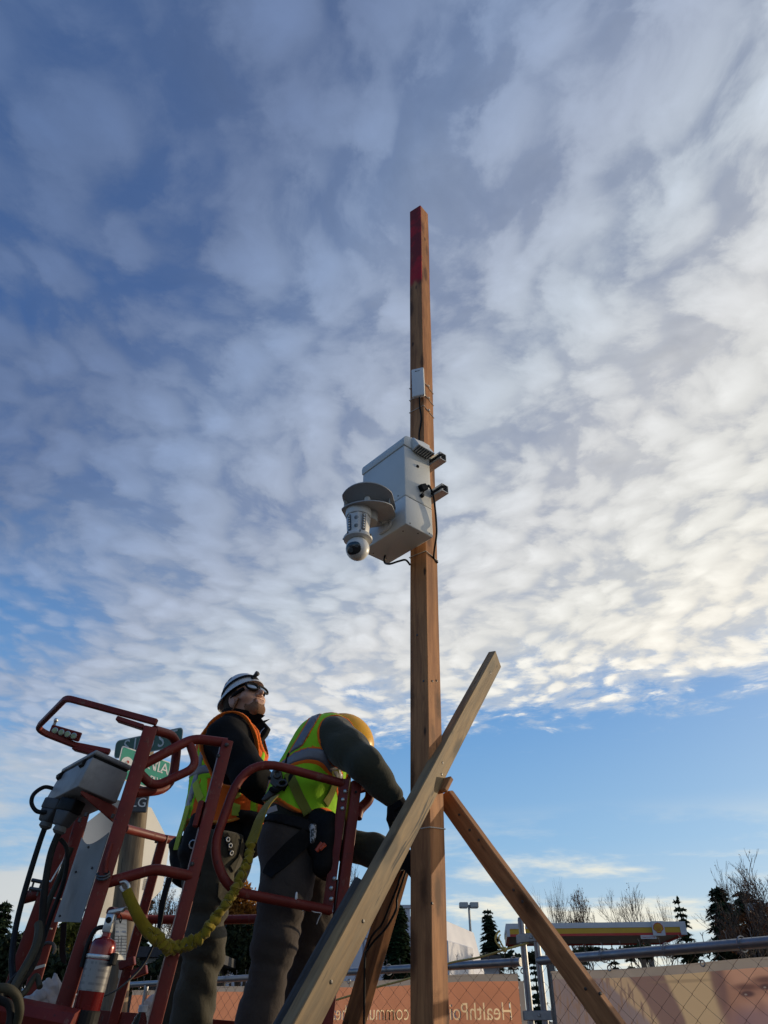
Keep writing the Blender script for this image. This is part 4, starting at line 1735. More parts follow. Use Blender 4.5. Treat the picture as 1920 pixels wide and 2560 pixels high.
# --- braces
mA0, mA1 = at(735, 2558, 2.05), at(1239, 1626, 3.20)
eR, eL, err = solve_roll(mA0, mA1, [(66, 29), (31, 11)], 0.089, 0.038)
print('brace A', err, eR.cross((mA1 - mA0).normalized()).dot(SUN), eL.cross((mA1 - mA0).normalized()).dot(SUN), eR, eL)
braceA = beam_obj('timber_brace', mA0, mA1, eR, eL, 0.089, 0.038, M_GREYW, lo_ext=1.6, cut=(0.0, 0.0))
tag(braceA, 'long weathered grey board leaning across the front of the pole', 'brace')
aA = (mA1 - mA0).normalized()
for px, py in ((1106, 1907), (1104, 1936), (908, 2303), (828, 2455), (1226, 1682)):
    nA = eR.cross(aA)
    nA = nA if nA.dot(ray(px, py)) < 0 else -nA
    c = on_plane(px, py, mA0, nA)
    mb = MB()
    mb.lathe(c, nA, [(0.0052, -0.004), (0.0052, 0.0016), (0.002, 0.0026)], 10)
    child(braceA, 'screw_head', mb, M_DARKST)

mB0, mB1 = at(1553, 2560, 2.62), at(1116, 1970, 2.80)
eR, eL, err = solve_roll(mB0, mB1, [(12, 52), (9, 40)], 0.030, 0.070)
print('brace B', err, eR.cross((mB1 - mB0).normalized()).dot(SUN), eL.cross((mB1 - mB0).normalized()).dot(SUN), eR, eL)
braceB = beam_obj('timber_brace', mB0, mB1, eR, eL, 0.030, 0.070, M_POLEW, lo_ext=1.8, cut=(0.0, 0.35))
tag(braceB, 'brown board sloping down from the pole to the lower right', 'brace')
nB = eL.cross((mB1 - mB0).normalized())
nB = nB if nB.dot(ray(1300, 2200)) < 0 else -nB
for px, py in ((1148, 2037), (1174, 2075), (1197, 2100), (1284, 2225), (1306, 2254), (1464, 2472), (1500, 2484)):
    mb = MB()
    mb.lathe(on_plane(px, py, mB0, nB), nB, [(0.005, -0.004), (0.005, 0.0015), (0.002, 0.0022)], 8)
    child(braceB, 'screw_head', mb, M_DARKST)

mC0, mC1 = at(895, 2560, 3.15), at(1003, 2185, 2.98)
eR, eL, err = solve_roll(mC0, mC1, [(12, 37), (24, 38)], 0.038, 0.089)
print('brace C', err)
braceC = beam_obj('timber_brace', mC0, mC1, eR, eL, 0.038, 0.089, M_POLEW, lo_ext=1.4, hi_ext=0.06)
tag(braceC, 'short reddish board propped behind the pole on its left', 'brace')

mD0, mD1 = at(727, 2560, 2.14), at(917, 2203, 2.455)
eR, eL, err = solve_roll(mD0, mD1, [(4, 24), (3, 22)], 0.089, 0.038)
mb = MB()
boardD = beam_obj('scab_board', mD0 + eL * 0.0, mD1, eR, eL, 0.089, 0.038, M_TARW, lo_ext=1.2, bevel=0.006)
tag(boardD, 'rough dark tarred board against the left side of the long weathered brace', 'board')

cl = MB()
c0 = at(1121, 1939, 2.72)
clx = (at(1127, 1945, 2.72) - at(1103, 1972, 2.70)).normalized()
cln = V(0.75, -0.6, 0.1).normalized()
cln = (cln - clx * cln.dot(clx)).normalized()
cleat = beam_obj('wood_cleat', at(1110, 1972, 2.67), at(1125, 1942, 2.70), V(-0.62, 0.7, 0.35).cross((at(1126, 1941, 2.70) - at(1104, 1985, 2.66)).normalized()).normalized(),
                 V(-0.5, 0.85, 0.1).normalized(), 0.018, 0.05, M_POLEW)
tag(cleat, 'small wooden cleat block wedged between pole and two braces', 'block')

# --- cabinet: own frame from its near bottom corner
bb = 0.8507
m1 = V(-math.sin(bb), -math.cos(bb), 0)      # outward normal of the left (front) face
m2 = V(math.cos(bb), -math.sin(bb), 0)       # outward normal of the right face
BC = V(0.0925, 2.478, 0)
BD, BW, ZB, ZS, ZT = 0.163, 0.296, 3.314, 3.755, 3.845


def bx(s, d, z):
    """s: along m2 from the right face, d: along m1 from the front face"""
    return BC + m2 * s + m1 * d + V(0, 0, z)


cab = thing('equipment_cabinet', 'white metal cabinet strapped to the timber pole above the braces', 'cabinet', bx(-BW / 2, -BD / 2, ZB))
ax3 = (m2, m1, V(0, 0, 1))


def bbox(mb, s0, s1, d0, d1, z0, z1):
    mb.box(bx((s0 + s1) / 2, (d0 + d1) / 2, (z0 + z1) / 2), (abs(s1 - s0), abs(d1 - d0), abs(z1 - z0)), ax3)


ZM = ZB + 0.152
mb = MB()
bbox(mb, -BW, 0, -BD, 0, ZB, ZM - 0.0012)
mb.build('lower_body', M_BOX, cab, bevel=0.004, seg=2)
mb = MB()
bbox(mb, -BW, 0, -BD, 0, ZM + 0.0012, ZS - 0.0015)
mb.build('upper_body', M_BOX, cab, bevel=0.004, seg=2)
mb = MB()
bbox(mb, -BW + 0.004, -0.004, -BD + 0.004, -0.004, ZB + 0.01, ZS + 0.02)
mb.build('inner_frame', M_GREYP, cab)
# lid with rounded front edge, overhanging a little
prof = [(-BD - 0.003, ZS), (0.004, ZS), (0.004, ZS + 0.030)]
for k in range(7):
    t = math.pi / 2 * k / 6
    prof.append((0.004 - 0.030 + 0.030 * math.cos(t), ZS + 0.030 + 0.034 * math.sin(t)))
prof += [(-BD * 0.75, ZS + 0.088), (-BD - 0.003, ZS + 0.088)]
mb = MB()
mb.prism([bx(0.004, d, z) for d, z in prof], m2 * -(BW + 0.008))
mb.build('lid', M_BOX, cab, bevel=0.003, seg=2)
# vent hood on the right end
hood = MB()
zt, zb_ = ZS + 0.066, ZS - 0.010
d0, d1 = -0.045, -0.150
hood.hexa([bx(0.005, d1, zb_), bx(0.052, d1, zb_ + 0.006), bx(0.052, d0, zb_ + 0.006), bx(0.005, d0, zb_),
           bx(0.005, d1, zt), bx(0.016, d1 + 0.004, zt - 0.004), bx(0.016, d0 - 0.004, zt - 0.004), bx(0.005, d0, zt)])
ho = hood.build('vent_hood', M_BOX, cab, bevel=0.002)
for k in range(7):
    mb = MB()
    d = d1 + 0.010 + k * 0.0142
    mb.box(bx(0.0285, d, zb_ + 0.0005), (0.043, 0.0032, 0.007), ax3)
    mb.build('louvre_slat', M_GREYP, ho)
# key lock, bolts
mb = MB()
mb.lathe(bx(0.0, -0.082, ZS - 0.085), m2, [(0.008, -0.002), (0.008, 0.004), (0.005, 0.006)], 12)
mb.build('key_lock', M_BLACK, cab, smooth=True)
for s, d, z, nn in ((0, -0.025, ZB + 0.012, m2), (0, -0.140, ZB + 0.012, m2), (-0.045, 0, ZM + 0.02, m1),
                    (-0.05, -0.03, ZB, V(0, 0, -1)), (-0.02, -0.09, ZB, V(0, 0, -1)), (-0.27, -0.05, ZB, V(0, 0, -1)), (-0.265, -0.12, ZB, V(0, 0, -1))):
    mb = MB()
    mb.lathe(bx(s, d, z), nn, [(0.0035, -0.002), (0.0035, 0.0012), (0.001, 0.002)], 8)
    mb.build('bolt_head', M_DARKST, cab)

# --- two strut channels between cabinet and pole
for k, z in enumerate((3.742, 3.555)):
    mb = MB()
    s0, s1 = -BW - 0.02, 0.070
    dA, dB = -BD - 0.041, -BD - 0.0005
    t = 0.0028
    zz0, zz1 = z - 0.0205, z + 0.0205
    bbox(mb, s0, s1, dA, dA + t, zz0, zz1)                       # web against the pole
    bbox(mb, s0, s1, dA + t, dB, zz1 - t, zz1)
    bbox(mb, s0, s1, dA + t, dB, zz0, zz0 + t)
    bbox(mb, s0, s1, dB - t, dB, zz1 - 0.011, zz1 - t)           # returned lips
    bbox(mb, s0, s1, dB - t, dB, zz0 + t, zz0 + 0.011)
    bbox(mb, s0, s1, dB - 0.009, dB - t, zz1 - 0.011, zz1 - 0.0088)
    bbox(mb, s0, s1, dB - 0.009, dB - t, zz0 + 0.0088, zz0 + 0.011)
    o = mb.build('strut_channel', M_STEEL, origin=bx(s0, dA, z))
    tag(o, ('upper' if k == 0 else 'lower') + ' steel strut channel sticking out behind the cabinet', 'strut channel', 'steel strut channels behind the cabinet')

# --- pan-tilt camera on a wall bracket
wall_n = m1
base_p = on_plane(975, 1292, bx(0, 0, 0), m1)
cm = thing('security_camera', 'white pan and tilt security camera with dark lens window hung from the cabinet', 'camera', base_p)
CAX = None
best = 1e9
for k in range(60):
    q = base_p + m1 * (0.10 + 0.002 * k)
    e = abs(project(q)[0] - 897)
    if e < best:
        best, CAX, CAK = e, q, 0.10 + 0.002 * k


def zc_at(py, x):
    lo, hi = 2.0, 5.0
    for _ in range(40):
        m = (lo + hi) / 2
        if project(V(x.x, x.y, m))[1] > py:
            lo = m
        else:
            hi = m
    return lo


print('cam axis', CAX, CAK)
zt, zcap, zlow, zball = zc_at(1279, CAX), zc_at(1290, CAX), zc_at(1345, CAX), zc_at(1372, CAX)
pxm = FPX / ((CAX.y) * CT + (zlow - CAM_Z) * ST)
rball = 29.5 / pxm
mb = MB()
pc = on_plane(966, 1296, bx(0, 0, 0), m1)
mb.prism([pc + m2 * a + V(0, 0, c) + m1 * 0.0005 for a, c in fillet([V(-.044, .055, 0), V(.044, .055, 0), V(.044, -.05, 0), V(.02, -.072, 0), V(-.044, -.072, 0)], .012, 3, True) and
          [(p.x, p.y) for p in fillet([V(-.044, .055, 0), V(.044, .055, 0), V(.044, -.05, 0), V(.02, -.072, 0), V(-.044, -.072, 0)], .012, 3, True)]], m1 * 0.012)
mb.build('wall_plate', M_CAMW, cm, bevel=0.002)
for a, c in ((.03, .042), (-.03, .042), (.03, -.045)):
    mb = MB()
    mb.lathe(pc + m2 * a + V(0, 0, c) + m1 * 0.0125, m1, [(.0055, -.001), (.0055, .0025), (.003, .004)], 8)
    mb.build('bolt_head', M_STEEL, cm)
arm = spline([pc + m1 * 0.01 + V(0, 0, 0.0), pc.lerp(V(CAX.x, CAX.y, pc.z), 0.5) + V(0, 0, 0.008), V(CAX.x, CAX.y, zt - 0.022)], 6)
mb = MB()
mb.tube(arm, [0.040 - 0.012 * min(1, i / 6) for i in range(len(arm))], 14, ref=(0, 0, 1))
mb.build('bracket_arm', M_CAMW, cm, smooth=True)
mb = MB()
r0 = 33 / pxm
mb.lathe(V(CAX.x, CAX.y, 0), V(0, 0, 1), [(0.01, zt + 0.006), (r0 * 0.8, zt + 0.006), (r0, zt), (r0, zt - 0.03), (r0 * 0.96, zt - 0.034)], 28)
mb.build('top_cap', M_CAMW, cm, smooth=True)
# octagonal tapered housing
mb = MB()
mb.lathe(V(CAX.x, CAX.y, 0), V(0, 0, 1), [(27 / pxm, zlow + 0.006), (31.5 / pxm, zt - 0.034)], 8)
hs = mb.build('housing', M_CAMW, cm, bevel=0.0025, seg=2)
cdir = V(-CAX.x, -CAX.y, 0).normalized()
cdir = (cdir + V(-0.18, 0, 0)).normalized()
side = V(cdir.y, -cdir.x, 0)
hh = zt - 0.034 - zlow
for sgn in (-1, 1):
    lo_ = V(CAX.x, CAX.y, zlow + 0.016) + (cdir * 0.80 + side * sgn * 0.60).normalized() * (27.5 / pxm)
    hi_ = V(CAX.x, CAX.y, zt - 0.044) + (cdir * 0.80 + side * sgn * 0.60).normalized() * (31 / pxm)
    nn = (cdir * 0.80 + side * sgn * 0.60).normalized()
    mb = MB()
    pts = [lo_.lerp(hi_, t) for t in (0, .25, .5, .75, 1)]
    mb.ribbon(pts, [nn] * 5, 0.0145, 0.003)
    st = mb.build('led_strip', M_DARKGLASS, cm)
    for t in (.1, .26, .42, .58, .74, .9):
        mb = MB()
        mb.ball(lo_.lerp(hi_, t) + nn * 0.0035, (0.0042, 0.0042, 0.0042), 8, 5)
        mb.build('led', M_WHITEP, st, smooth=True)
for t in (0.33, 0.72):
    c = V(CAX.x, CAX.y, zlow + hh * t) + cdir * ((27 + 4.5 * t) / pxm * 0.93)
    mb = MB()
    for j in range(14):
        rr_, a_ = (0.0035 if j < 5 else 0.0075), j * 2 * math.pi / (5 if j < 5 else 9)
        q = c + side * (rr_ * math.cos(a_)) + V(0, 0, rr_ * math.sin(a_))
        mb.lathe(q, cdir, [(0.0013, 0), (0.0013, 0.0035)], 6)
    mb.build('speaker_grille', M_BLACK, cm)
mb = MB()
mb.lathe(V(CAX.x, CAX.y, 0), V(0, 0, 1), [(29 / pxm, zlow - 0.014), (35.5 / pxm, zlow - 0.012), (36.5 / pxm, zlow - 0.004), (33 / pxm, zlow + 0.006), (27 / pxm, zlow + 0.010)], 30)
co_ = mb.build('collar', M_CAMW, cm, smooth=True)
for k in range(7):
    a = k * 2 * math.pi / 7 + 0.4
    d = V(math.cos(a), math.sin(a), 0)
    mb = MB()
    mb.box(V(CAX.x, CAX.y, zlow - 0.003) + d * (35 / pxm), (0.010, 0.003, 0.009), (d, d.cross(V(0, 0, 1)), V(0, 0, 1)))
    mb.build('clip', M_BLACK, co_)
ballc = V(CAX.x, CAX.y, zball)
mb = MB()
mb.ball(ballc, (rball, rball, rball * 1.05), 28, 18)
bo = mb.build('ball_housing', M_CAMW, cm, smooth=True)
look = (V(-0.35, -0.80, -0.42)).normalized()
lx_ = look.cross(V(0, 0, 1)).normalized()
ly_ = lx_.cross(look)


def on_ball(a, c, r):
    d = (look + lx_ * math.tan(a) + ly_ * math.tan(c)).normalized()
    return ballc + V(d.x, d.y, d.z * 1.04) * r


# lens window: dark shield bulging over the front of the ball with a pale rim
def patch(w, h, r0, r1, n=14):
    ring = []
    for k in range(28):
        t = 2 * math.pi * k / 28
        ca, sa = math.cos(t), math.sin(t)
        ring.append((w * math.copysign(abs(ca) ** 0.55, ca), h * math.copysign(abs(sa) ** 0.55, sa)))
    mb = MB()
    verts = [on_ball(0, 0, r1)]
    lev = (0.35, 0.7, 1.0)
    for l in lev:
        verts += [on_ball(a * l, c * l, r1) for a, c in ring]
    verts += [on_ball(a * 1.03, c * 1.03, r0) for a, c in ring]
    f = [(0, 1 + k, 1 + (k + 1) % 28) for k in range(28)]
    for j in range(3):
        f += [(1 + j * 28 + k, 1 + j * 28 + 28 + k, 1 + j * 28 + 28 + (k + 1) % 28, 1 + j * 28 + (k + 1) % 28) for k in range(28)]
    mb.add(verts, f)
    return mb


patch(0.76, 0.62, rball * 0.95, rball * 1.035).build('lens_rim', M_CAMW, cm, smooth=True)
lw = patch(0.66, 0.52, rball * 0.95, rball * 1.055).build('lens_window', M_DARKGLASS, cm, smooth=True)
for a, c, r in ((.24, .20, .0050), (.04, .20, .0050), (.16, -.14, .010), (-.36, .1, .007)):
    mb = MB()
    d = (on_ball(a, c, 1) - ballc).normalized()
    mb.lathe(on_ball(a, c, rball * 1.05), d, [(r, 0), (r, .0014), (r * .8, .0022)], 14)
    mb.build('lens', M_GREYP, lw)

# --- horn siren: two round flared plates with the mouth towards the street, side walls and a throat plug
hn = thing('horn_siren', 'grey flared siren horn above the security camera', 'siren', base_p + V(0, 0, 0.1))
HC, bestd = None, 1e9
for k in range(80):
    q = base_p + m1 * (0.02 + 0.002 * k)
    e = abs(project(q)[0] - 921)
    if e < bestd:
        bestd, HC = e, q
hax = (V(-HC.x, -HC.y, 0).normalized() + V(-0.22, 0, 0)).normalized()
hsd = V(hax.y, -hax.x, 0)
HR = 0.121
lipp = HC + hax * HR
zu0, zl0 = zc_at(1207, lipp), zc_at(1251, lipp)
hz, hg = (zu0 + zl0) / 2, (zu0 - zl0) / 2


def flare_z(fq, sg):
    t = max(0.0, min(1.0, (fq / HR + 1) / 2))
    return hz + sg * (0.010 + (hg - 0.010) * t ** 1.5)


for nm, sg in (('upper_flare', 1), ('lower_flare', -1)):
    mb = MB()
    nt, nr_ = 44, 7
    vs = []
    for j in range(nr_ + 1):
        for i in range(nt):
            t = 2 * math.pi * i / nt
            fq, sq = math.cos(t) * HR * j / nr_, math.sin(t) * HR * j / nr_
            sq = max(-0.112, min(0.104, sq))
            vs.append(V(HC.x, HC.y, 0) + hax * fq + hsd * sq + V(0, 0, flare_z(fq, sg)))
    m_ = len(vs)
    vs += [v + V(0, 0, sg * 0.0045) for v in vs]
    fs = []
    for j in range(nr_):
        for i in range(nt):
            l = (i + 1) % nt
            q = (j * nt + i, j * nt + l, (j + 1) * nt + l, (j + 1) * nt + i)
            fs += [q, tuple(m_ + k for k in reversed(q))]
    for i in range(nt):
        l = (i + 1) % nt
        fs.append((nr_ * nt + i, nr_ * nt + l, m_ + nr_ * nt + l, m_ + nr_ * nt + i))
    mb.add(vs, fs)
    mb.build(nm, M_HORN, hn, smooth=True)
for sg in (-1, 1):
    mb = MB()
    lo_, hi_ = [], []
    for j in range(9):
        fq = -0.085 + 0.105 * j / 8 + (0.020 * j / 8 if sg > 0 else 0)
        sq = sg * (0.030 + 0.065 * (j / 8) ** 0.8)
        p = V(HC.x, HC.y, 0) + hax * fq + hsd * sq
        lo_.append(p + V(0, 0, flare_z(fq, -1) + 0.0004))
        hi_.append(p + V(0, 0, flare_z(fq, 1) - 0.0004))
    n_ = len(lo_)
    off = hsd * 0.004 * sg
    mb.add(lo_ + hi_ + [p + off for p in lo_ + hi_],
           [(j, j + 1, n_ + j + 1, n_ + j) for j in range(n_ - 1)] + [(2 * n_ + j + 1, 2 * n_ + j, 3 * n_ + j, 3 * n_ + j + 1) for j in range(n_ - 1)] +
           [(n_ - 1, 3 * n_ - 1, 4 * n_ - 1, 2 * n_ - 1), (0, n_, 3 * n_, 2 * n_)])
    mb.build('side_wall', M_HORN, hn, smooth=True)
pc0 = V(HC.x, HC.y, hz)
mb = MB()
mb.box(pc0 - hax * 0.088, (0.066, 0.012, 0.050), (hsd, hax, V(0, 0, 1)))
mb.box(pc0 - hax * 0.10 + V(0, 0, 0), (0.08, 0.03, 0.05), (hsd, hax, V(0, 0, 1)))
mb.build('driver', M_HORN, hn, bevel=0.004)
mb = MB()
p0_, p1_ = pc0 - hax * 0.085 + hsd * 0.006 + V(0, 0, .006), pc0 + hax * 0.040 - hsd * 0.004 + V(0, 0, .016)
mb.tube([p0_, p1_], [0.019, 0.0155], 16)
mb.ball(p1_, 0.0155, 14, 8)
mb.build('throat_plug', M_CAMW, hn, smooth=True)
mb = MB()
mb.tube([V(HC.x, HC.y, hz - 0.02), V(HC.x, HC.y, hz - hg - 0.03)], 0.040, 16)
mb.build('mount', M_HORN, hn, smooth=True)

# --- wifi antenna and cables
an = thing('antenna', 'small flat white antenna tied to the pole above the cabinet', 'antenna', N(z_at(960)))
a_c = at(1043, 962, 2.60)
am1 = V(-0.30, -0.95, 0).normalized()
am2 = V(0.95, -0.30, 0)
am1r = (am1 + V(0, 0, -0.05)).normalized()
zc0 = z_at(962)
ac = N(zc0) + n1 * 0.018 + n2 * 0.0 - V(0.016, 0.0, 0)
mb = MB()
mb.box(ac, (0.068, 0.020, 0.205), (am2, am1, V(0, 0, 1)))
mb.build('case', M_WHITEP, an, bevel=0.006, seg=3)
mb = MB()
mb.box(ac + am1 * 0.0105 + V(0, 0, 0.08) + am2 * -0.008, (0.009, 0.0012, 0.006), (am2, am1, V(0, 0, 1)))
mb.box(ac + am1 * 0.0105 + V(0, 0, 0.08) + am2 * 0.006, (0.014, 0.0012, 0.003), (am2, am1, V(0, 0, 1)))
mb.build('logo_print', M_GREYP, an)
mb = MB()
mb.box(ac - am1 * 0.014 + V(0, 0, -0.01), (0.05, 0.012, 0.16), (am2, am1, V(0, 0, 1)))
mb.build('back_mount', M_WHITEP, an, bevel=0.004)
cb = MB()
cz = ac.z - 0.1025
pts = [ac + V(0.004, 0.004, -0.10), N(cz - 0.05) + n1 * 0.006 - n2 * 0.02, N(cz - 0.14) + n1 * 0.005 - n2 * 0.012, N(cz - 0.24) + n1 * 0.006 - n2 * 0.026, N(cz - 0.33) + n1 * 0.006 - n2 * 0.022,
       N(ZS + 0.07) + n1 * 0.01 - n2 * 0.02]
cb.tube(spline(pts, 8), 0.0042, 8)
o = cb.build('cable', M_BLACK, smooth=True, origin=pts[0])
tag(o, 'thin black cable running down the pole from antenna to cabinet', 'cable')
cb = MB()
c0 = on_plane(1052, 1222, bx(0, 0, 0), m2) + m2 * 0.0
plug = c0 + m2 * 0.012
u_ = (V(0, 0, 1) * 0.55 - m1 * 0.80).normalized()
pw = thing('power_cable', 'black plug and cable looping down the right side of the cabinet', 'cable', c0)
mb = MB()
mb.box(c0 + m2 * 0.012 + u_ * 0.004, (0.022, 0.030, 0.040), (m2, u_.cross(m2), u_))
mb.tube([c0 + m2 * 0.014 + u_ * 0.022, c0 + m2 * 0.015 + u_ * 0.044], [0.010, 0.0065], 10)
mb.build('plug', M_BLACK, pw, bevel=0.003)
mb = MB()
mb.tube(spline([c0 + m2 * 0.012 - u_ * 0.014, c0 + m2 * 0.016 - V(0, 0, .022), c0 + m2 * 0.008 - V(0, 0, .034)], 5), 0.0028, 6)
mb.lathe(c0 + m2 * 0.001 - V(0, 0, .042), m2, [(0.010, 0), (0.010, 0.010), (0.007, 0.014)], 12)
mb.build('plug_cap', M_BLACK, pw, smooth=True)
def rp(px, py, off):
    return on_plane(px, py, bx(off, 0, 0), m2)
pts = [c0 + m2 * 0.015 + u_ * 0.042, rp(1073, 1215, .02), rp(1083, 1238, .02), rp(1088, 1275, .014), rp(1091, 1312, .010), rp(1091, 1340, .006), N(ZB - 0.015) + n2 * 0.008 - n1 * 0.05, N(ZB - 0.03) + n2 * 0.004 - n1 * 0.085]
mb = MB()
mb.tube(spline(pts, 8), 0.0045, 8)
mb.build('cord', M_BLACK, pw, smooth=True)
cb = MB()
pts = [bx(-BW + 0.05, -0.10, ZB + 0.004), at(961, 1405, bx(-BW + .05, -.11, 0).y + 0.01), at(973, 1410, 2.66), at(997, 1403, 2.66), at(1014, 1400, 2.66), N(z_at(1398)) - n2 * 0.085 + n1 * 0.006]
cb.tube(spline(pts, 8), 0.0045, 8)
o = cb.build('cable', M_BLACK, smooth=True, origin=pts[0])
tag(o, 'black cable sagging from under the cabinet to the pole', 'cable')
# two cords hanging down the rear brace
for k, pl in enumerate(([(1012, 2165, 2.90), (998, 2200, 2.90), (994, 2215, 2.90), (974, 2265, 2.95), (955, 2310, 3.0), (930, 2340, 3.0), (917, 2375, 3.05), (912, 2400, 3.08), (910, 2560, 3.1)],
                        [(1018, 2172, 2.91), (1006, 2205, 2.90), (993, 2245, 2.92), (990, 2275, 2.92), (965, 2320, 2.95), (936, 2352, 3.0), (921, 2372, 3.03), (914, 2385, 3.05), (912, 2420, 3.06)])):
    cb = MB()
    P_ = [at(*q) for q in pl]
    cb.tube(spline(P_, 6), 0.0042, 6)
    o = cb.build('cable', M_BLACK, smooth=True, origin=P_[-1])
    tag(o, ['black cable hanging down the rear brace to the ground', 'shorter black cable looped beside another on the rear brace'][k], 'cable')

# ----------------------------------------------------------------------------- aerial work platform (tilted a little to the right)
M_RED = worn_paint('worn_red_paint', (0.16, 0.019, 0.012), chip=(0.20, 0.10, 0.075), rough=0.5)
M_PLATE = basic('grey_plate', (0.24, 0.24, 0.235), 0.6, 0.1, 0.12, 5, 0.05, dirt=(0.12, 0.11, 0.10), dirt_amt=0.5)
M_ALU = basic('cast_aluminium', (0.30, 0.295, 0.285), 0.55, 0.1, 0.14, 9, 0.15, dirt=(0.13, 0.125, 0.12), dirt_amt=0.5)
M_HOSE = basic('hose_rubber', (0.016, 0.015, 0.013), 0.65, 0, 0.3, 12, spec=0.2)
M_HOSEG = basic('dusty_hose', (0.055, 0.050, 0.032), 0.65, 0, 0.3, 12, spec=0.2)
M_FLOOR = basic('platform_floor', (0.10, 0.05, 0.04), 0.7, 0.3, 0.3)

plat = thing('lift_platform', 'worn red boom lift platform of tubes and square posts on the left', 'lift platform', at(500, 2560, 3.0) - V(0, 0, 1.0))
Y1, Y2, Y3, Y4, Y5 = 2.45, 2.92, 3.1, 2.60, 2.80


def part(name, mb, mat=None, **k):
    return mb.build(name, mat or M_RED, plat, **k)


def path(*pts):
    return [at(*p) for p in pts]


def ext(p, q, L):
    """continue the line p -> q by length L"""
    return q + (q - p).normalized() * L


# near left post
a, b_ = at(376, 1820, Y1), at(150, 2543, Y1)
mb = MB()
mb.sq([a, b_, ext(a, b_, 0.28)], 0.046, ref=(1, 0.4, 0))
part('post', mb, bevel=0.004, seg=2)
# guard hoop over the control box
mb = MB()
hoop = path((392, 1806, Y1), (313, 1788, 2.455), (222, 1760, 2.46), (166, 1745, 2.47), (88, 1824, 2.80), (97, 1842, 2.86), (188, 1863, 2.88), (275, 1880, 2.90))
mb.tube(fillet([hoop[0], hoop[2], hoop[3], hoop[4], hoop[6], hoop[7]], 0.06, 6), 0.0155, 4, ref=(0, 0, 1), phase=math.pi / 4, squash=0.85)
part('guard_hoop', mb, bevel=0.003)
for i, (q, w) in enumerate((((300, 1800), (355, 1818)), ((190, 1872), (262, 1892)))):
    Y = Y1 + 0.01 if i == 0 else 2.89
    mb = MB()
    p0, p1 = at(*q, Y), at(*w, Y)
    mb.box((p0 + p1) / 2, ((p1 - p0).length + 0.02, 0.036, 0.016), ((p1 - p0).normalized(), V(0, 1, 0), (p1 - p0).normalized().cross(V(0, 1, 0))))
    part('hoop_bracket', mb, bevel=0.003)
# level with four round vials clipped to the hoop
lv = path((133, 1824, 2.84), (195, 1842, 2.86))
ld = (lv[1] - lv[0]).normalized()
lu = V(0, -0.35, 1).normalized()
lu = (lu - ld * lu.dot(ld)).normalized()
ln = ld.cross(lu)
mb = MB()
mb.box((lv[0] + lv[1]) / 2, ((lv[1] - lv[0]).length + 0.02, 0.016, 0.036), (ld, ln, lu))
tool = mb.build('hoop_plate', M_RED, plat, bevel=0.003)
for k in range(4):
    c = lv[0].lerp(lv[1], 0.12 + 0.25 * k) + lu * -0.001
    c = c - ln * 0.009 if ln.y > 0 else c + ln * 0.009
    mb = MB()
    mb.lathe(c, V(0, -1, -0.1), [(0.0125, -0.004), (0.0125, 0.005), (0.0105, 0.006)], 16)
    mb.build('ring', M_STEEL, tool, smooth=True)
    mb = MB()
    mb.lathe(c, V(0, -1, -0.1), [(0.0100, 0.004), (0.0100, 0.0075)], 14)
    mb.build('vial', basic('vial_green', (0.30, 0.44, 0.24), 0.2, 0, 0.3, 60) if k == 0 else bpy.data.materials['vial_green'], tool)
mb = MB()
mb.tube([lv[0] - ld * 0.004 + lu * 0.01, lv[0] - ld * 0.004 + lu * 0.034], 0.006, 8)
mb.ball(lv[0] - ld * 0.004 + lu * 0.036, 0.009, 8, 6)
mb.build('knob', M_STEEL, tool, smooth=True)

# far left posts behind the control box
a, b_ = at(205, 2045, Y2), at(72, 2499, Y2)
mb = MB()
mb.sq([ext(b_, a, 0.12), b_, ext(a, b_, 0.25)], 0.046, ref=(1, 0.4, 0))
part('post', mb, bevel=0.004, seg=2)
a, b_ = at(166, 2082, Y3), at(44, 2420, Y3)
mb = MB()
mb.sq([ext(b_, a, 0.15), b_, ext(a, b_, 0.35)], 0.044, ref=(1, 0.4, 0))
part('post', mb, bevel=0.004, seg=2)
mb = MB()
mb.tube(path((58, 2245, Y3 - 0.02), (128, 2226, Y3 + 0.0)), 0.022, 10)
part('side_arm', mb, smooth=True)
mb = MB()
for p0, p1 in (((86, 2200), (72, 2245)), ((105, 2204), (92, 2240))):
    mb.tube([at(*p0, Y3 - 0.03), at(*p1, Y3 - 0.03)], 0.004, 6)
part('bracket_rod', mb, M_DARKST)
for p0, p1 in (((80, 2200), (110, 2206)), ((74, 2221), (104, 2226))):
    mb = MB()
    mb.tube([at(*p0, Y3 - 0.03), at(*p1, Y3 - 0.03)], 0.0075, 6)
    part('bracket_bar', mb, M_DARKST)
# upper stub of the far left post, in front of the control box arm
mb = MB()
mb.sq(path((322, 2073, 2.62), (290, 2160, 2.62)), 0.03)

# near top rail and the two bent handles
mb = MB()
mb.tube(fillet(path((338, 1922, Y1), (482, 1846, 2.56), (567, 1857, Y4)), 0.10, 6), 0.0170, 12, cap=True)
part('top_rail', mb, smooth=True)
mb = MB()
mb.tube(fillet(path((474, 1858, 2.555), (494, 1917, 2.555), (384, 1968, 2.49), (346, 1930, 2.45)), 0.055, 7), 0.0150, 12)
part('grab_handle', mb, smooth=True)
mb = MB()
mb.tube(fillet(path((385, 1825, 2.47), (446, 1842, 2.60), (430, 1972, 2.60), (338, 1982, 2.47)), 0.11, 9), 0.0165, 12)
part('grab_handle', mb, smooth=True)
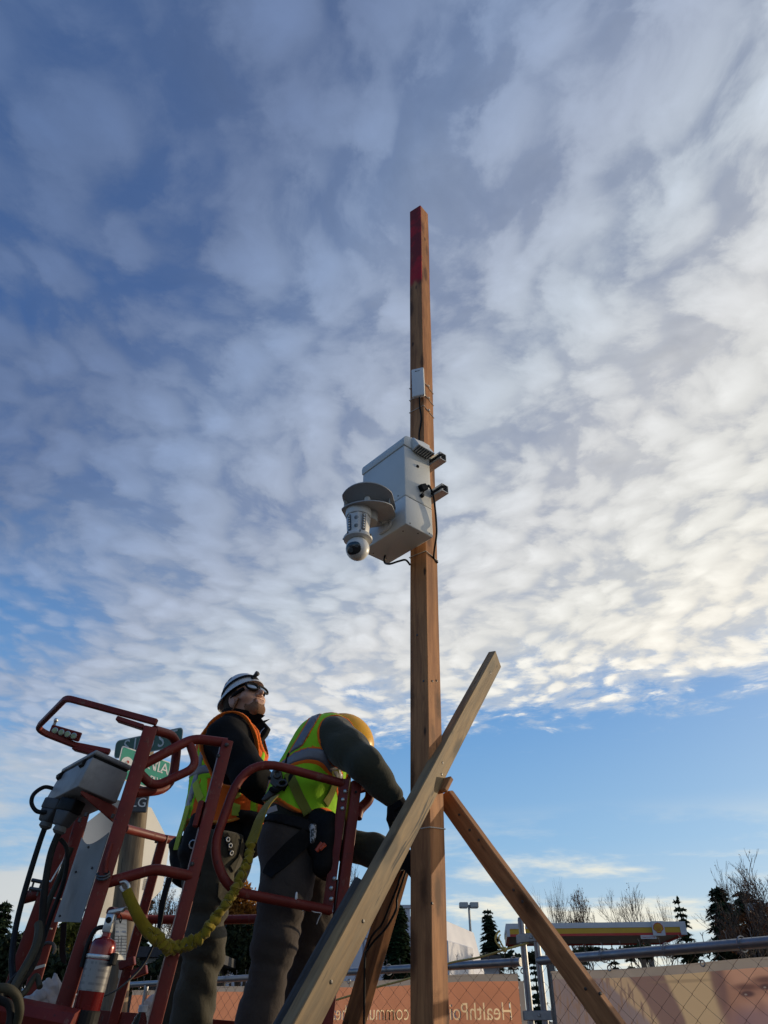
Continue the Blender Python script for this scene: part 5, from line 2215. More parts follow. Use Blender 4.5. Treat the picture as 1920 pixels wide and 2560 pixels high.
# second post of the near side
a, b_ = at(568, 1853, Y4), at(386, 2558, Y4)
mb = MB()
mb.sq([a, b_, ext(a, b_, 0.30)], 0.040, ref=(1, 0.4, 0))
part('post', mb, bevel=0.003, seg=2)
mb = MB()
mb.tube(fillet(path((248, 2212, Y1 - 0.0), (388, 2172, 2.50), (475, 2190, Y4 - 0.01)), 0.10, 6), 0.0165, 12)
part('mid_rail', mb, smooth=True)
for px, py in ((546, 1890), (480, 2160), (567, 1862)):
    mb = MB()
    mb.lathe(at(px, py, Y4 - 0.024), V(-0.2, -1, -0.2), [(0.007, -0.004), (0.007, 0.004), (0.004, 0.006)], 8)
    part('bolt', mb, M_DARKST)
# latch block on the post
mb = MB()
p0 = at(497, 2035, Y4 - 0.01)
mb.box(p0, (0.018, 0.03, 0.085), (V(1, 0, 0), V(0, 1, 0), (at(545, 1920, Y4) - at(500, 2090, Y4)).normalized()))
part('latch', mb, bevel=0.003)

# gate
G1 = 2.70
mb = MB()
gp = path((858, 1959, 2.79), (640, 1887, 2.66), (594, 1896, 2.63), (533, 2115, 2.62), (530, 2130, 2.62), (556, 2225, 2.63), (640, 2232, 2.65), (826, 2276, 2.78))
mb.tube(fillet([gp[0], gp[1].lerp(gp[2], 0.6), gp[3].lerp(gp[4], 0.5), gp[5].lerp(gp[6], 0.15), gp[7]], 0.16, 8), 0.0160, 12)
part('gate', mb, smooth=True)
a, b_ = at(864, 1947, 2.78), at(819, 2284, 2.78)
ga = (a - b_).normalized()
mb = MB()
gx = V(1, -0.25, 0).normalized()
gx = (gx - ga * gx.dot(ga)).normalized()
gy = ga.cross(gx)
mb.box((a + b_) / 2, (0.032, 0.005, (a - b_).length), (gx, gy, ga))
mb.box((a + b_) / 2 - gx * 0.0185 + gy * 0.016, (0.005, 0.037, (a - b_).length), (gx, gy, ga))
part('gate_angle', mb, bevel=0.001)
for px, py in ((864, 1979), (858, 2000), (857, 2022), (837, 2197), (829, 2221), (829, 2248)):
    mb = MB()
    c = on_plane(px, py, (a + b_) / 2, gy) - gy * (0.003 if gy.y > 0 else -0.003)
    mb.lathe(c, -gy if gy.y > 0 else gy, [(0.008, -0.002), (0.008, 0.004), (0.005, 0.007), (0.001, 0.008)], 8)
    part('bolt', mb, M_STEEL)
mb = MB()
mb.tube([at(741, 2246, 2.735) + (V(0, math.cos(t), math.sin(t)) * 0.0175) for t in [k * math.pi / 6 for k in range(12)]], 0.0028, 6, closed=True)
part('tape_band', mb, M_WHITEP)
mb = MB()
mb.tube(spline(path((756, 2277, 2.74), (770, 2272, 2.74), (786, 2280, 2.75), (803, 2283, 2.76), (797, 2296, 2.77), (792, 2310, 2.78)), 5), 0.0018, 5)
o = mb.build('loose_string', M_WHITEP, origin=at(756, 2277, 2.74))
tag(o, 'thin white string dangling from the lower gate tube', 'string')
# post beside the gate, running down past the long brace
a, b_ = at(890, 1955, Y5), at(815, 2558, Y5)
mb = MB()
mb.sq([a, b_, ext(a, b_, 0.35)], 0.038, ref=(1, 0.35, 0))
part('post', mb, bevel=0.003, seg=2)
mb = MB()
mb.lathe(at(890, 1980, Y5 - 0.024), V(0, -1, -0.2), [(0.005, 0), (0.005, 0.003)], 8)
part('pin_hole', mb, M_BLACK)
mb = MB()
mb.tube(fillet(path((896, 1972, 2.85), (925, 1965, 2.88), (925, 1998, 2.88), (898, 2025, 2.86), (893, 2045, 2.85)), 0.05, 6), 0.019, 10)
part('hook_handle', mb, smooth=True)
mb = MB()
mb.tube([at(846, 2200, 2.80), at(839, 2290, 2.80)], 0.011, 8)
part('hinge', mb, M_DARKST)

# far side rails and posts
YF = 3.85
a, b_ = at(410, 2088, YF), at(282, 2555, YF)
mb = MB()
mb.sq([a, b_, ext(a, b_, 0.3)], 0.044, ref=(1, 0.4, 0))
part('post', mb, bevel=0.003)
mb = MB()
mb.lathe(at(393, 2105, YF - 0.02), V(-1, -0.4, 0), [(0.006, 0), (0.006, 0.012)], 8)
part('bolt', mb, M_DARKST)
mb = MB()
mb.tube(path((312, 2071, 3.5), (410, 2097, YF), (510, 2112, 4.05)), 0.020, 10)
part('top_rail', mb, smooth=True)
mb = MB()
mb.tube(path((276, 2279, 3.5), (364, 2298, YF), (520, 2300, 3.95), (660, 2297, YF + 0.05), (845, 2292, 3.5)), 0.0195, 10)
part('mid_rail', mb, smooth=True)
a, b_ = at(678, 2140, YF), at(648, 2360, YF)
mb = MB()
mb.sq([a, b_, ext(a, b_, 0.7)], 0.042, ref=(1, 0.3, 0))
part('post', mb, bevel=0.003)
for px in (282, 312):
    mb = MB()
    mb.box(at(px + 36, 2408 if px == 282 else 2430, YF - 0.03), (0.07, 0.03, 0.035), (V(0.9, 0, 0.3).normalized(), V(0, 1, 0), V(-0.3, 0, 0.9).normalized()))
    part('hinge_plate', mb, bevel=0.003)
# toe boards, floor and the arm that carries the platform
mb = MB()
p0, p1 = at(-60, 2512, 2.40), at(190, 2562, 2.36)
bd = (p1 - p0).normalized()
mb.tube([p0, p1], 0.035, 8, ref=(0, 0, 1))
part('toe_tube', mb, smooth=True)
mb = MB()
mb.hexa([p0 + V(0, 0, -0.36), p1 + V(0, 0, -0.36), p1 + V(0, 0.02, -0.36), p0 + V(0, 0.02, -0.36), p0 + V(0, 0, -.02), p1 + V(0, 0, -.02), p1 + V(0, .02, -.02), p0 + V(0, .02, -.02)])
part('toe_board', mb)
mb = MB()
q0, q1 = at(232, 2524, YF), at(345, 2532, YF)
mb.hexa([q0 + V(0, 0, -.3), q1 + V(1.2, 0, -.38), q1 + V(1.2, .03, -.38), q0 + V(0, .03, -.3), q0, q1 + V(1.2, 0, -.08), q1 + V(1.2, .03, -.08), q0 + V(0, .03, 0)])
part('toe_board', mb)
mb = MB()
mb.tube(path((120, 2530, 2.62), (220, 2548, 2.62)), 0.02, 8)
part('toe_tube', mb, smooth=True)
ZF = 1.27
mb = MB()
mb.hexa([V(-1.35, 2.42, ZF - 0.05), V(0.0, 2.75, ZF - 0.14), V(0.1, 3.95, ZF - 0.14), V(-1.6, 3.95, ZF - 0.05), V(-1.35, 2.42, ZF), V(0.0, 2.75, ZF - 0.01), V(0.1, 3.95, ZF - 0.01), V(-1.6, 3.95, ZF)])
part('floor_plate', mb, M_FLOOR)
mb = MB()
mb.sq([V(-0.9, 3.3, ZF - 0.06), V(-1.6, 3.3, 0.9), V(-3.4, 3.2, 0.62)], 0.14)
part('boom_arm', mb)
mb = MB()
mb.box((-3.7, 3.2, 0.45), (1.2, 1.0, 0.55))
part('boom_base', mb, bevel=0.05, seg=2)
for x in (-4.1, -3.3):
    for y in (2.65, 3.75):
        mb = MB()
        mb.lathe(V(x, y, 0.26), V(0, 1, 0), [(0.1, -0.09), (0.26, -0.08), (0.27, 0), (0.26, 0.08), (0.1, 0.09)], 16)
        part('wheel', mb, M_BLACK, smooth=True)

# grey sheet between the left posts
q = [at(204, 2093, 2.80), at(273, 2080, 2.56), at(201, 2306, 2.56), at(135, 2305, 2.80)]
mb = MB()
up_ = []
n_ = 10
for j in range(n_ + 1):
    u = j / n_
    for i in range(n_ + 1):
        v = i / n_
        p = q[0].lerp(q[1], v).lerp(q[3].lerp(q[2], v), u)
        p = p + V(0, -0.025 * math.sin(math.pi * v) * (1 - u * 0.6), -0.035 * math.sin(math.pi * v) * (1 - u) ** 2)
        up_.append(p)
fs = []
w_ = n_ + 1
for j in range(n_):
    for i in range(n_):
        fs.append((j * w_ + i, j * w_ + i + 1, (j + 1) * w_ + i + 1, (j + 1) * w_ + i))
mb.add(up_, fs)
mb.add([p + V(0, 0.004, 0) for p in up_], [f[::-1] for f in fs])
part('side_sheet', mb, M_PLATE, smooth=True)
for px, py in ((254, 2130), (224, 2222), (221, 2118), (230, 2170), (190, 2180), (150, 2290), (212, 2275)):
    mb = MB()
    mb.lathe(at(px, py, 2.59 if px > 200 else 2.69), V(0.2, -1, -0.1), [(0.004, 0), (0.004, 0.004), (0.002, 0.006)], 8)
    part('rivet', mb, M_DARKST)
# grab rod on the near left post
mb = MB()
mb.tube(fillet(path((278, 2110, Y1 - 0.028), (266, 2150, Y1 - 0.035), (264, 2182, Y1 - 0.03)), 0.02, 4), 0.006, 8)
part('grab_rod', mb, smooth=True)
mb = MB()
mb.tube(fillet(path((187, 2102, 3.02), (126, 2206, 3.02), (121, 2201, 3.02)), 0.01, 3), 0.0035, 6)
part('guide_wire', mb, M_STEEL)
for py in (2185, 2192):
    mb = MB()
    mb.tube([at(258, py, Y1 - 0.03) + V(math.cos(t) * 0.018, 0.012 * math.sin(t), math.sin(t) * 0.010) for t in [k * math.pi / 5 for k in range(10)]], 0.004, 6, closed=True)
    part('chain_link', mb, M_DARKST)

# --- control box (leaning console) with plugs
cbx = thing('control_box', 'dented grey metal control box with two plug connectors underneath', 'control box', at(200, 2000, 2.6))
NT, NB_ = at(232, 1892, 2.44), at(194, 1966, 2.44)
RT, LT = at(321, 1932, 2.53), at(150, 1937, 2.66)
dn = NB_ - NT
rv = RT - NT
lv_ = LT - NT
mb = MB()
top = [NT, RT, RT + lv_, LT]
bot = [NB_ + (p - NT) * 1.06 for p in top]
mb.hexa(bot + top)
mb.build('body', M_ALU, cbx, bevel=0.004, seg=2)
upv = -dn.normalized()
gap = [p + upv * 0.001 for p in top]
ctr = sum(top, V(0, 0, 0)) / 4
mb = MB()
ins = [ctr + (p - ctr) * 0.95 for p in top]
mb.hexa(ins + [p + upv * 0.012 for p in ins])
mb.build('seal', M_BLACK, cbx)
mb = MB()
lidb = [ctr + (p - ctr) * 1.03 + upv * 0.010 for p in top]
mb.hexa(lidb + [p + upv * 0.014 for p in lidb])
mb.build('lid', M_ALU, cbx, bevel=0.004, seg=2)
for t in (0.22, 0.92):
    mb = MB()
    c = NT.lerp(LT, t) + upv * 0.0
    mb.tube([c - upv * 0.010 - lv_.normalized() * 0.016, c - upv * 0.010 + lv_.normalized() * 0.016], 0.013, 8)
    mb.build('hinge', M_BLACK, cbx, smooth=True)
# flange bracket holding the box to the post
mb = MB()
f0, f1 = NB_.lerp(bot[1], 0.10) - upv * 0.006, bot[1] - upv * 0.010
mb.hexa([f0 + V(0, 0, -.012), f1 + V(0, 0, -.05), f1 + V(0, .05, -.05), f0 + V(0, .05, -.012), f0, f1, f1 + V(0, .05, 0), f0 + V(0, .05, 0)])
part('box_bracket', mb, bevel=0.003)
for px, py in ((205, 1985), (216, 2036), (200, 2050), (282, 2040)):
    mb = MB()
    mb.lathe(at(px, py, 2.52), dn.normalized(), [(0.006, -0.006), (0.006, 0.006), (0.003, 0.008)], 8)
    mb.build('bolt', M_DARKST, cbx)
bd_ = dn.normalized()
for k, (px, py, qx, qy, Y) in enumerate(((138, 2012, 112, 2068, 2.62), (178, 2014, 146, 2080, 2.55))):
    top_p, end_p = at(px, py, Y), at(qx, qy, Y)
    ax_ = (end_p - top_p).normalized()
    sx_ = V(0.9, -0.4, 0)
    sx_ = (sx_ - ax_ * sx_.dot(ax_)).normalized()
    sy_ = ax_.cross(sx_)
    L = (end_p - top_p).length
    mb = MB()
    mb.box(top_p + ax_ * L * 0.02, (0.074, 0.052, L * 0.5), (sx_, sy_, ax_))
    pl_ = mb.build('plug_socket', M_BLACK if k else M_GREYP, cbx, bevel=0.006, seg=2)
    mb = MB()
    mb.hexa([top_p + ax_ * L * 0.24 + sx_ * i * 0.033 + sy_ * j * 0.026 for i, j in ((-1, -1), (1, -1), (1, 1), (-1, 1))] +
            [top_p + ax_ * L * 0.80 + sx_ * (i * 0.022 - 0.004) + sy_ * j * 0.020 for i, j in ((-1, -1), (1, -1), (1, 1), (-1, 1))])
    mb.build('plug_hood', M_GREYP, cbx, bevel=0.006, seg=2)
    mb = MB()
    mb.lathe(top_p, ax_, [(0.019, L * 0.78), (0.021, L * 0.86), (0.022, L * 0.97), (0.015, L * 1.05), (0.011, L * 1.08)], 12)
    mb.build('cable_gland', basic('gland_grey', (0.14, 0.14, 0.13), 0.6, spec=0.25) if k == 0 else bpy.data.materials['gland_grey'], cbx, smooth=True)
mb = MB()
mb.tube(spline(path((132, 1971, 2.64), (110, 1968, 2.62), (85, 1985, 2.60), (79, 2008, 2.60), (92, 2028, 2.60), (118, 2031, 2.60)), 7), 0.0072, 8)
o = mb.build('cable', M_BLACK, smooth=True, origin=at(132, 1971, 2.64))
tag(o, 'short black cable looping out of the left side of control box', 'cable')
for k, (pl, r, m_, lb) in enumerate((
        ([(112, 2070, 2.62), (98, 2110, 2.62), (70, 2200, 2.60), (48, 2280, 2.58), (36, 2340, 2.55), (30, 2400, 2.5), (33, 2460, 2.45), (30, 2520, 2.42)], 0.0095, M_BLACK, 'black cable from the left plug running down outside the posts'),
        ([(146, 2084, 2.55), (128, 2130, 2.55), (116, 2190, 2.54), (108, 2260, 2.54), (104, 2320, 2.54), (92, 2390, 2.50), (62, 2440, 2.45), (20, 2478, 2.38), (-30, 2500, 2.3)], 0.0110, M_HOSE, 'thick black cable from the right plug curving to lower left'),
        ([(152, 2098, 2.68), (168, 2128, 2.68), (160, 2200, 2.68), (128, 2290, 2.68), (100, 2370, 2.62), (60, 2420, 2.5), (30, 2450, 2.42), (10, 2480, 2.35)], 0.0075, M_HOSE, 'thin dark cable hanging behind the thick plug cables'),
        ([(178, 2120, 2.76), (150, 2190, 2.74), (120, 2260, 2.70), (98, 2340, 2.64), (80, 2400, 2.58), (52, 2450, 2.5), (40, 2500, 2.45)], 0.0100, M_HOSEG, 'dusty hose running beside the second red post'),
        ([(96, 2310, 2.50), (97, 2330, 2.48), (88, 2370, 2.45), (62, 2420, 2.42), (45, 2450, 2.40), (30, 2478, 2.36)], 0.0125, M_HOSEG, 'dusty grey hose curving down in front of the cables'))):
    mb = MB()
    P_ = path(*pl)
    mb.tube(spline(P_, 6), r, 8)
    o = mb.build('cable', m_, smooth=True, origin=P_[0])
    tag(o, lb, 'cable')
for k, (pl, r, lb) in enumerate((([(-40, 2478, 2.20), (10, 2470, 2.20), (38, 2486, 2.22), (48, 2514, 2.24), (46, 2545, 2.26), (30, 2585, 2.28)], 0.0115, 'thick coiled hose lying on the platform edge at lower left'),
                                 ([(-30, 2490, 2.26), (0, 2500, 2.26), (22, 2512, 2.26), (27, 2540, 2.26), (18, 2590, 2.26)], 0.010, 'dark hose end tucked inside the coil at lower left'),
                                 ([(100, 2468, 2.42), (90, 2440, 2.44), (64, 2478, 2.40), (40, 2500, 2.38)], 0.008, 'thin pale hose crossing above the coil'))):
    mb = MB()
    P_ = path(*pl)
    mb.tube(spline(P_, 7), r, 10)
    o = mb.build('hose', M_HOSEG if k != 1 else M_HOSE, smooth=True, origin=P_[0])
    tag(o, lb, 'hose')
# cable ties and hooks on the second post
mb = MB()
mb.tube(spline(path((103, 2366, 2.86), (118, 2357, 2.86), (132, 2360, 2.86), (137, 2372, 2.86), (133, 2384, 2.86)), 5), 0.0055, 7)
part('hose_hook', mb, M_DARKST, smooth=True)
mb = MB()
mb.box(at(96, 2418, 2.85), (0.045, 0.004, 0.008), (V(0.95, 0, 0.25).normalized(), V(0, 1, 0), V(-.25, 0, .95).normalized()))
mb.box(at(120, 2320, 2.85), (0.030, 0.004, 0.004), (V(0.95, 0, -0.15).normalized(), V(0, 1, 0), V(.15, 0, .95).normalized()))
mb.box(at(143, 2246, 2.85), (0.030, 0.004, 0.004), (V(0.95, 0, -0.15).normalized(), V(0, 1, 0), V(.15, 0, .95).normalized()))
part('tie_strap', mb, M_TIE)
mb = MB()
P_ = path((160, 2308, 3.0), (158, 2345, 3.0), (156, 2380, 3.0), (163, 2410, 3.0))
mb.ribbon(spline(P_, 5), [V(0, -1, 0.2)] * 16, [0.020] * 13 + [0.016, 0.010, 0.004], 0.003)
o = mb.build('strap', M_BLACK, origin=P_[0])
tag(o, 'black webbing strap end hanging below the grey sheet', 'strap')

# ----------------------------------------------------------------------------- the two workers
M_SKIN = basic('skin', (0.47, 0.25, 0.17), 0.5, 0, 0.12, 30, 0.08)
M_BEARD = basic('beard_hair', (0.22, 0.108, 0.056), 0.85, 0, 0.25, 90, 0.8, 0.3, (0.36, 0.19, 0.12), 0.6)
M_HAIR = basic('brown_hair', (0.035, 0.020, 0.012), 0.8, 0, 0.4, 120, 0.6)
M_JACK = cloth('black_jacket', (0.0075, 0.0072, 0.0075), 260, 0.2, 0.0, 0.3)
M_PANTS1 = cloth('olive_grey_trousers', (0.066, 0.059, 0.040), 300, 0.18, 0.15, 0.5)
M_PANTS2 = cloth('brown_grey_trousers', (0.056, 0.043, 0.035), 300, 0.15, 0.15, 0.5)
M_SWEAT = cloth('dark_green_sweatshirt', (0.040, 0.042, 0.028), 240, 0.15, 0.2, 0.4)
M_LIME = cloth('lime_mesh', (0.30, 0.62, 0.02), 420, 0.10, 0.1, 0.35)
M_ORANGE = cloth('orange_mesh', (0.80, 0.13, 0.015), 420, 0.10, 0.1, 0.35)
M_TRIM = cloth('orange_trim', (0.85, 0.17, 0.015), 300, 0.08, 0.1, 0.2)
M_SILVER = basic('reflective_tape', (0.17, 0.17, 0.19), 0.45, 0.25, 0.1, 25, 0.15)
M_STRAP = cloth('lime_webbing', (0.17, 0.17, 0.03), 300, 0.2, 0.1, 0.3)
M_LEATH = basic('black_leather', (0.008, 0.007, 0.0065), 0.7, 0, 0.3, 30, 0.2, 0.15)
M_HATW = basic('white_hard_hat', (0.62, 0.62, 0.62), 0.3, 0, 0.06, 12)
M_HATY = translucent('yellow_hard_hat', (0.98, 0.60, 0.015), 0.40, 0.35, 0.05)
M_GLOVE = cloth('black_glove', (0.010, 0.010, 0.011), 300, 0.2, 0.1, 0.4)
M_BOOT = basic('work_boot', (0.05, 0.035, 0.025), 0.7, 0, 0.2, 20)
M_ORTOOL = basic('orange_tool_handle', (0.40, 0.05, 0.015), 0.5)
M_LENSM = basic('mirror_lens', (0.20, 0.25, 0.32), 0.06, 0.95, 0.03)


def A(v):
    return np.array(v, float)


def W(px, py, Y):
    return A(at(px, py, Y))


def bounds(pts, m):
    pts = np.array(pts)
    return pts.min(0) - m, pts.max(0) + m


def frame(up, fwd):
    up = Vector(up).normalized()
    fwd = Vector(fwd)
    fwd = (fwd - up * fwd.dot(up)).normalized()
    return up.cross(fwd) * -1.0, fwd, up      # right, forward, up


# ============================== bent worker (nearer, at the gate)
w2 = thing('person', 'bent over worker in lime vest and yellow hard hat reaching to the pole', 'person', (-0.28, 3.0, ZF))
hipC = W(742, 2085, 2.99)
mid = W(762, 1965, 2.97)
chest = W(804, 1884, 2.97)
neck = W(842, 1832, 3.00)
shN = W(838, 1840, 2.86)
shF = W(820, 1836, 3.14)
elN, wrN = W(912, 1912, 2.76), W(979, 1990, 2.83)
elF, wrF = W(858, 2110, 3.06), W(1012, 2148, 2.86)
hipN, hipF = W(733, 2105, 2.90), W(770, 2110, 3.09)
knN, knF = W(690, 2345, 2.84), W(780, 2330, 3.10)
anN, anF = W(640, 2520, 2.90), W(705, 2480, 3.18)
anN[2], anF[2] = ZF + 0.10, ZF + 0.10
anN[:2] = A(at(622, 2560, 2.90))[:2]
anF[:2] = A(at(690, 2530, 3.18))[:2]


def torso2(p):
    d = sd_caps(p, hipC + A((0, 0, 0.03)), mid, 0.122, 0.112)
    d = smin(d, sd_caps(p, hipC + A((0.02, 0.07, 0.03)), mid + A((0.0, 0.05, 0)), 0.115, 0.11), 0.05)
    d = smin(d, sd_caps(p, mid, chest, 0.112, 0.105), 0.05)
    d = smin(d, sd_caps(p, shN * 0.85 + shF * 0.15, shF * 0.85 + shN * 0.15, 0.070, 0.070), 0.06)
    d = smin(d, sd_ell(p, chest + A((-0.004, 0.02, 0.0)), (0.105, 0.160, 0.115)), 0.05)
    d = smin(d, sd_caps(p, chest, neck, 0.07, 0.055), 0.04)
    return d


def armN2(p):
    d = chain(p, [shN, (shN + elN) / 2, elN, (elN + wrN) / 2, wrN], [0.078, 0.073, 0.064, 0.053, 0.040], 0.03)
    return d + 0.0055 * folds(p, 1.2, 2.0)


def armF2(p):
    return chain(p, [shF, elF, (elF + wrF) / 2, wrF - (wrF - elF) * 0.10], [0.080, 0.058, 0.056, 0.046], 0.03) + 0.0055 * folds(p, 1.5, 5.0)


def sweat2(p):
    return smin(smin(torso2(p), armN2(p), 0.03), armF2(p), 0.03)


lo, hi = bounds([hipC, shN, shF, elN, wrN, elF, wrF, neck], 0.16)
body2 = sdf_part('sweatshirt', sweat2, lo, hi, 0.0085, M_SWEAT, w2)
# ribbed cuff
cd_ = Vector(wrN - elN).normalized()
mb = MB()
mb.tube([Vector(wrN) - cd_ * 0.02, Vector(wrN) + cd_ * 0.012], [0.038, 0.034], 14)
mb.build('cuff', M_SWEAT, w2, smooth=True)


def hand(root, wrist, direc, palm_n, mat, curl=0.9, s=1.0, name='glove'):
    """five fingered hand as one surface"""
    d = A(Vector(direc).normalized())
    n = A(Vector(palm_n).normalized())
    n = n - d * (n @ d)
    n /= np.linalg.norm(n)
    sd_ = np.cross(d, n)
    w0 = A(wrist)
    pk = w0 + d * 0.085 * s
    chains_ = []
    for i, (off, L) in enumerate(((-0.030, 0.070), (-0.010, 0.080), (0.011, 0.076), (0.030, 0.060))):
        b_ = pk + sd_ * off * s
        p1 = b_ + (d * math.cos(curl * .5) + n * math.sin(curl * .5)) * L * 0.45 * s
        p2 = p1 + (d * math.cos(curl * 1.2) + n * math.sin(curl * 1.2)) * L * 0.32 * s
        p3 = p2 + (d * math.cos(curl * 1.8) + n * math.sin(curl * 1.8)) * L * 0.25 * s
        chains_.append([b_ - d * 0.02 * s, b_, p1, p2, p3])
    tb = w0 + d * 0.03 * s - sd_ * 0.030 * s
    th = [tb, tb + (d * .6 - sd_ * .6 + n * .3) * 0.035 * s, tb + (d * 1.0 - sd_ * .62 + n * .75) * 0.055 * s, tb + (d * 1.25 - sd_ * .4 + n * 1.15) * 0.06 * s]

    def f(p):
        q = sd_caps(p, w0 - d * 0.02, w0 + d * 0.02 * s, 0.029 * s, 0.030 * s)
        for o_ in (-0.022, 0.0, 0.022):
            q = smin(q, sd_caps(p, w0 + d * 0.02 * s + sd_ * o_ * 0.7 * s, pk + sd_ * o_ * s, 0.019 * s, 0.016 * s), 0.014)
        for c_ in chains_:
            q = smin(q, chain(p, c_, [0.0115 * s, 0.0115 * s, 0.0105 * s, 0.0095 * s, 0.0085 * s], 0.004), 0.006)
        q = smin(q, chain(p, th, [0.017 * s, 0.0135 * s, 0.0115 * s, 0.0095 * s], 0.006), 0.010)
        return q
    lo_, hi_ = bounds([w0 - d * .03] + [c_[-1] for c_ in chains_] + [th[-1], pk], 0.04)
    return sdf_part(name, f, lo_, hi_, 0.0042, mat, root)


hd = (Vector(at(1012, 2042, 2.84)) - Vector(wrN)).normalized()
hand(w2, wrN + A(hd) * 0.012, hd, V(0.3, 0.9, -0.2), M_GLOVE, 0.55, 1.0)
mb = MB()
mb.lathe(Vector(wrN) + hd * 0.0, hd, [(0.034, 0.0), (0.037, 0.006), (0.035, 0.020), (0.032, 0.05)], 16)
mb.build('glove_cuff', M_GLOVE, w2, smooth=True)
hd2 = (Vector(at(1026, 2146, 2.83)) - Vector(wrF)).normalized()
hand(w2, wrF - A(hd2) * 0.01, V(0.9, -0.1, -0.15), V(0.1, 0.9, 0.1), M_GLOVE, 0.8, 1.0)

# trousers
fl_ = 0.006


def legs2(p):
    n_ = chain(p, [hipN, (hipN * .5 + knN * .5), knN, (knN * .5 + anN * .5), anN], [0.118, 0.088, 0.069, 0.064, 0.060], 0.04)
    f_ = chain(p, [hipF, (hipF * .5 + knF * .5), knF, (knF * .5 + anF * .5), anF], [0.110, 0.085, 0.067, 0.062, 0.060], 0.04)
    d = smin(n_, f_, 0.03)
    d = smin(d, sd_ell(p, hipC + A((-0.010, 0.0, -0.045)), (0.128, 0.155, 0.12)), 0.06)
    kn = np.exp(-((p - knN) ** 2).sum(-1) / 0.03) + np.exp(-((p - knF) ** 2).sum(-1) / 0.03) + 0.4 * np.exp(-((p - anN) ** 2).sum(-1) / 0.06)
    d = d + 0.0055 * folds(p, 1.0, 1.0) + (0.009 * kn) * folds(p, 1.7, 4.0, (0.7, 0.7, 1.6))
    cut = (p - hipC) @ A(Vector(mid - hipC).normalized()) - 0.040
    return smax(d, cut, 0.01)


lo, hi = bounds([hipC, hipN, hipF, knN, knF, anN, anF], 0.16)
sdf_part('trousers', legs2, lo, hi, 0.0095, M_PANTS2, w2)
for an, kn in ((anN, knN), (anF, knF)):
    def boot(p, an=an):
        q = sd_caps(p, an + A((0, 0, -0.03)), an + A((0.02, 0, -0.055)), 0.052, 0.050)
        q = smin(q, sd_caps(p, an + A((0.03, 0, -0.06)), an + A((0.16, -0.02, -0.066)), 0.045, 0.036), 0.03)
        return np.maximum(q, (ZF + 0.001) - p[..., 2])
    sdf_part('boot', boot, an - A((.08, .08, .11)), an + A((.22, .08, .07)), 0.009, M_BOOT, w2)

# vest
ctr_ = (hipC + mid) / 2
axis2 = A(Vector(chest - hipC).normalized())


def vest_shell2(p, off):
    t = (p - hipC) @ axis2
    flare = np.clip((0.16 - t) / 0.16, 0, 1) ** 1.6
    d = torso2(p) - off - 0.046 * flare + 0.0042 * folds(p, 1.3, 7.0)
    hem = 0.078 + 0.020 * np.sin(p[..., 0] * 22 + p[..., 1] * 13)
    d = np.maximum(d, hem - t)
    return d


def hole2(p):
    """arm openings and neck"""
    a = sd_caps(p, shN + A((0.030, -0.03, -0.004)), shN * .5 + elN * .5 + A((0.02, 0, 0)), 0.094, 0.11)
    b_ = sd_caps(p, shF + A((0, 0.02, 0)), shF * .5 + elF * .5, 0.098, 0.11)
    c_ = sd_caps(p, neck + A((0.0, 0, 0.01)), neck + A((0.10, 0, 0.03)), 0.085, 0.10)
    return np.minimum(np.minimum(a, b_), c_)


def vest2(p):
    return np.maximum(vest_shell2(p, 0.013), -hole2(p))


lo, hi = bounds([hipC - axis2 * 0.0, shN, shF, neck], 0.20)
vst = sdf_part('vest', vest2, lo, hi, 0.008, M_LIME, w2)


def slab(p, c, n, w):
    return np.abs((p - c) @ n) - w


# reflective band round the chest, tilted, with orange borders; vertical braces on the back
vcols = lambda px, py: A(sdf_hit(vest2, px, py, 2.5, 3.4)[0])
b0, b1, b2 = vcols(731, 1899), vcols(785, 1886), vcols(834, 1924)
bn_ = np.cross(b1 - b0, b2 - b0)
bn_ /= np.linalg.norm(bn_)
bn_ = bn_ if bn_ @ axis2 > 0 else -bn_
bc_ = b1


def band2(p, lo_w, off):
    return np.maximum(np.maximum(vest_shell2(p, off), -hole2(p)), slab(p, bc_, bn_, lo_w))


sdf_part('band_border', lambda p: band2(p, 0.025, 0.0150), lo, hi, 0.0065, M_TRIM, vst)
sdf_part('reflective_band', lambda p: band2(p, 0.0170, 0.0175), lo, hi, 0.0065, M_SILVER, vst)
# vertical brace: strip between two planes above the band
pt0, pt1 = vcols(742, 1868), vcols(768, 1824)
brn = np.cross(A(ray(760, 1840)), pt1 - pt0)
brn /= np.linalg.norm(brn)


def brace2(p, w, off):
    d = np.maximum(np.maximum(vest_shell2(p, off), -hole2(p)), slab(p, pt0, brn, w))
    return np.maximum(d, -((p - bc_) @ bn_ - 0.030))


sdf_part('band_border', lambda p: brace2(p, 0.0195, 0.0148), lo, hi, 0.0065, M_TRIM, vst)
sdf_part('reflective_band', lambda p: brace2(p, 0.0145, 0.0172), lo, hi, 0.0065, M_SILVER, vst)


def trim2(p):
    a = np.maximum(vest_shell2(p, 0.0155), np.abs(hole2(p) - 0.003) - 0.0045)
    return a


sdf_part('arm_trim', trim2, lo, hi, 0.006, M_TRIM, vst)


def hem2(p):
    t = (p - hipC) @ axis2
    hem = 0.078 + 0.020 * np.sin(p[..., 0] * 22 + p[..., 1] * 13)
    return np.maximum(vest_shell2(p, 0.0155), (t - hem) - 0.013)


sdf_part('hem_trim', hem2, lo, hi, 0.006, M_TRIM, vst)


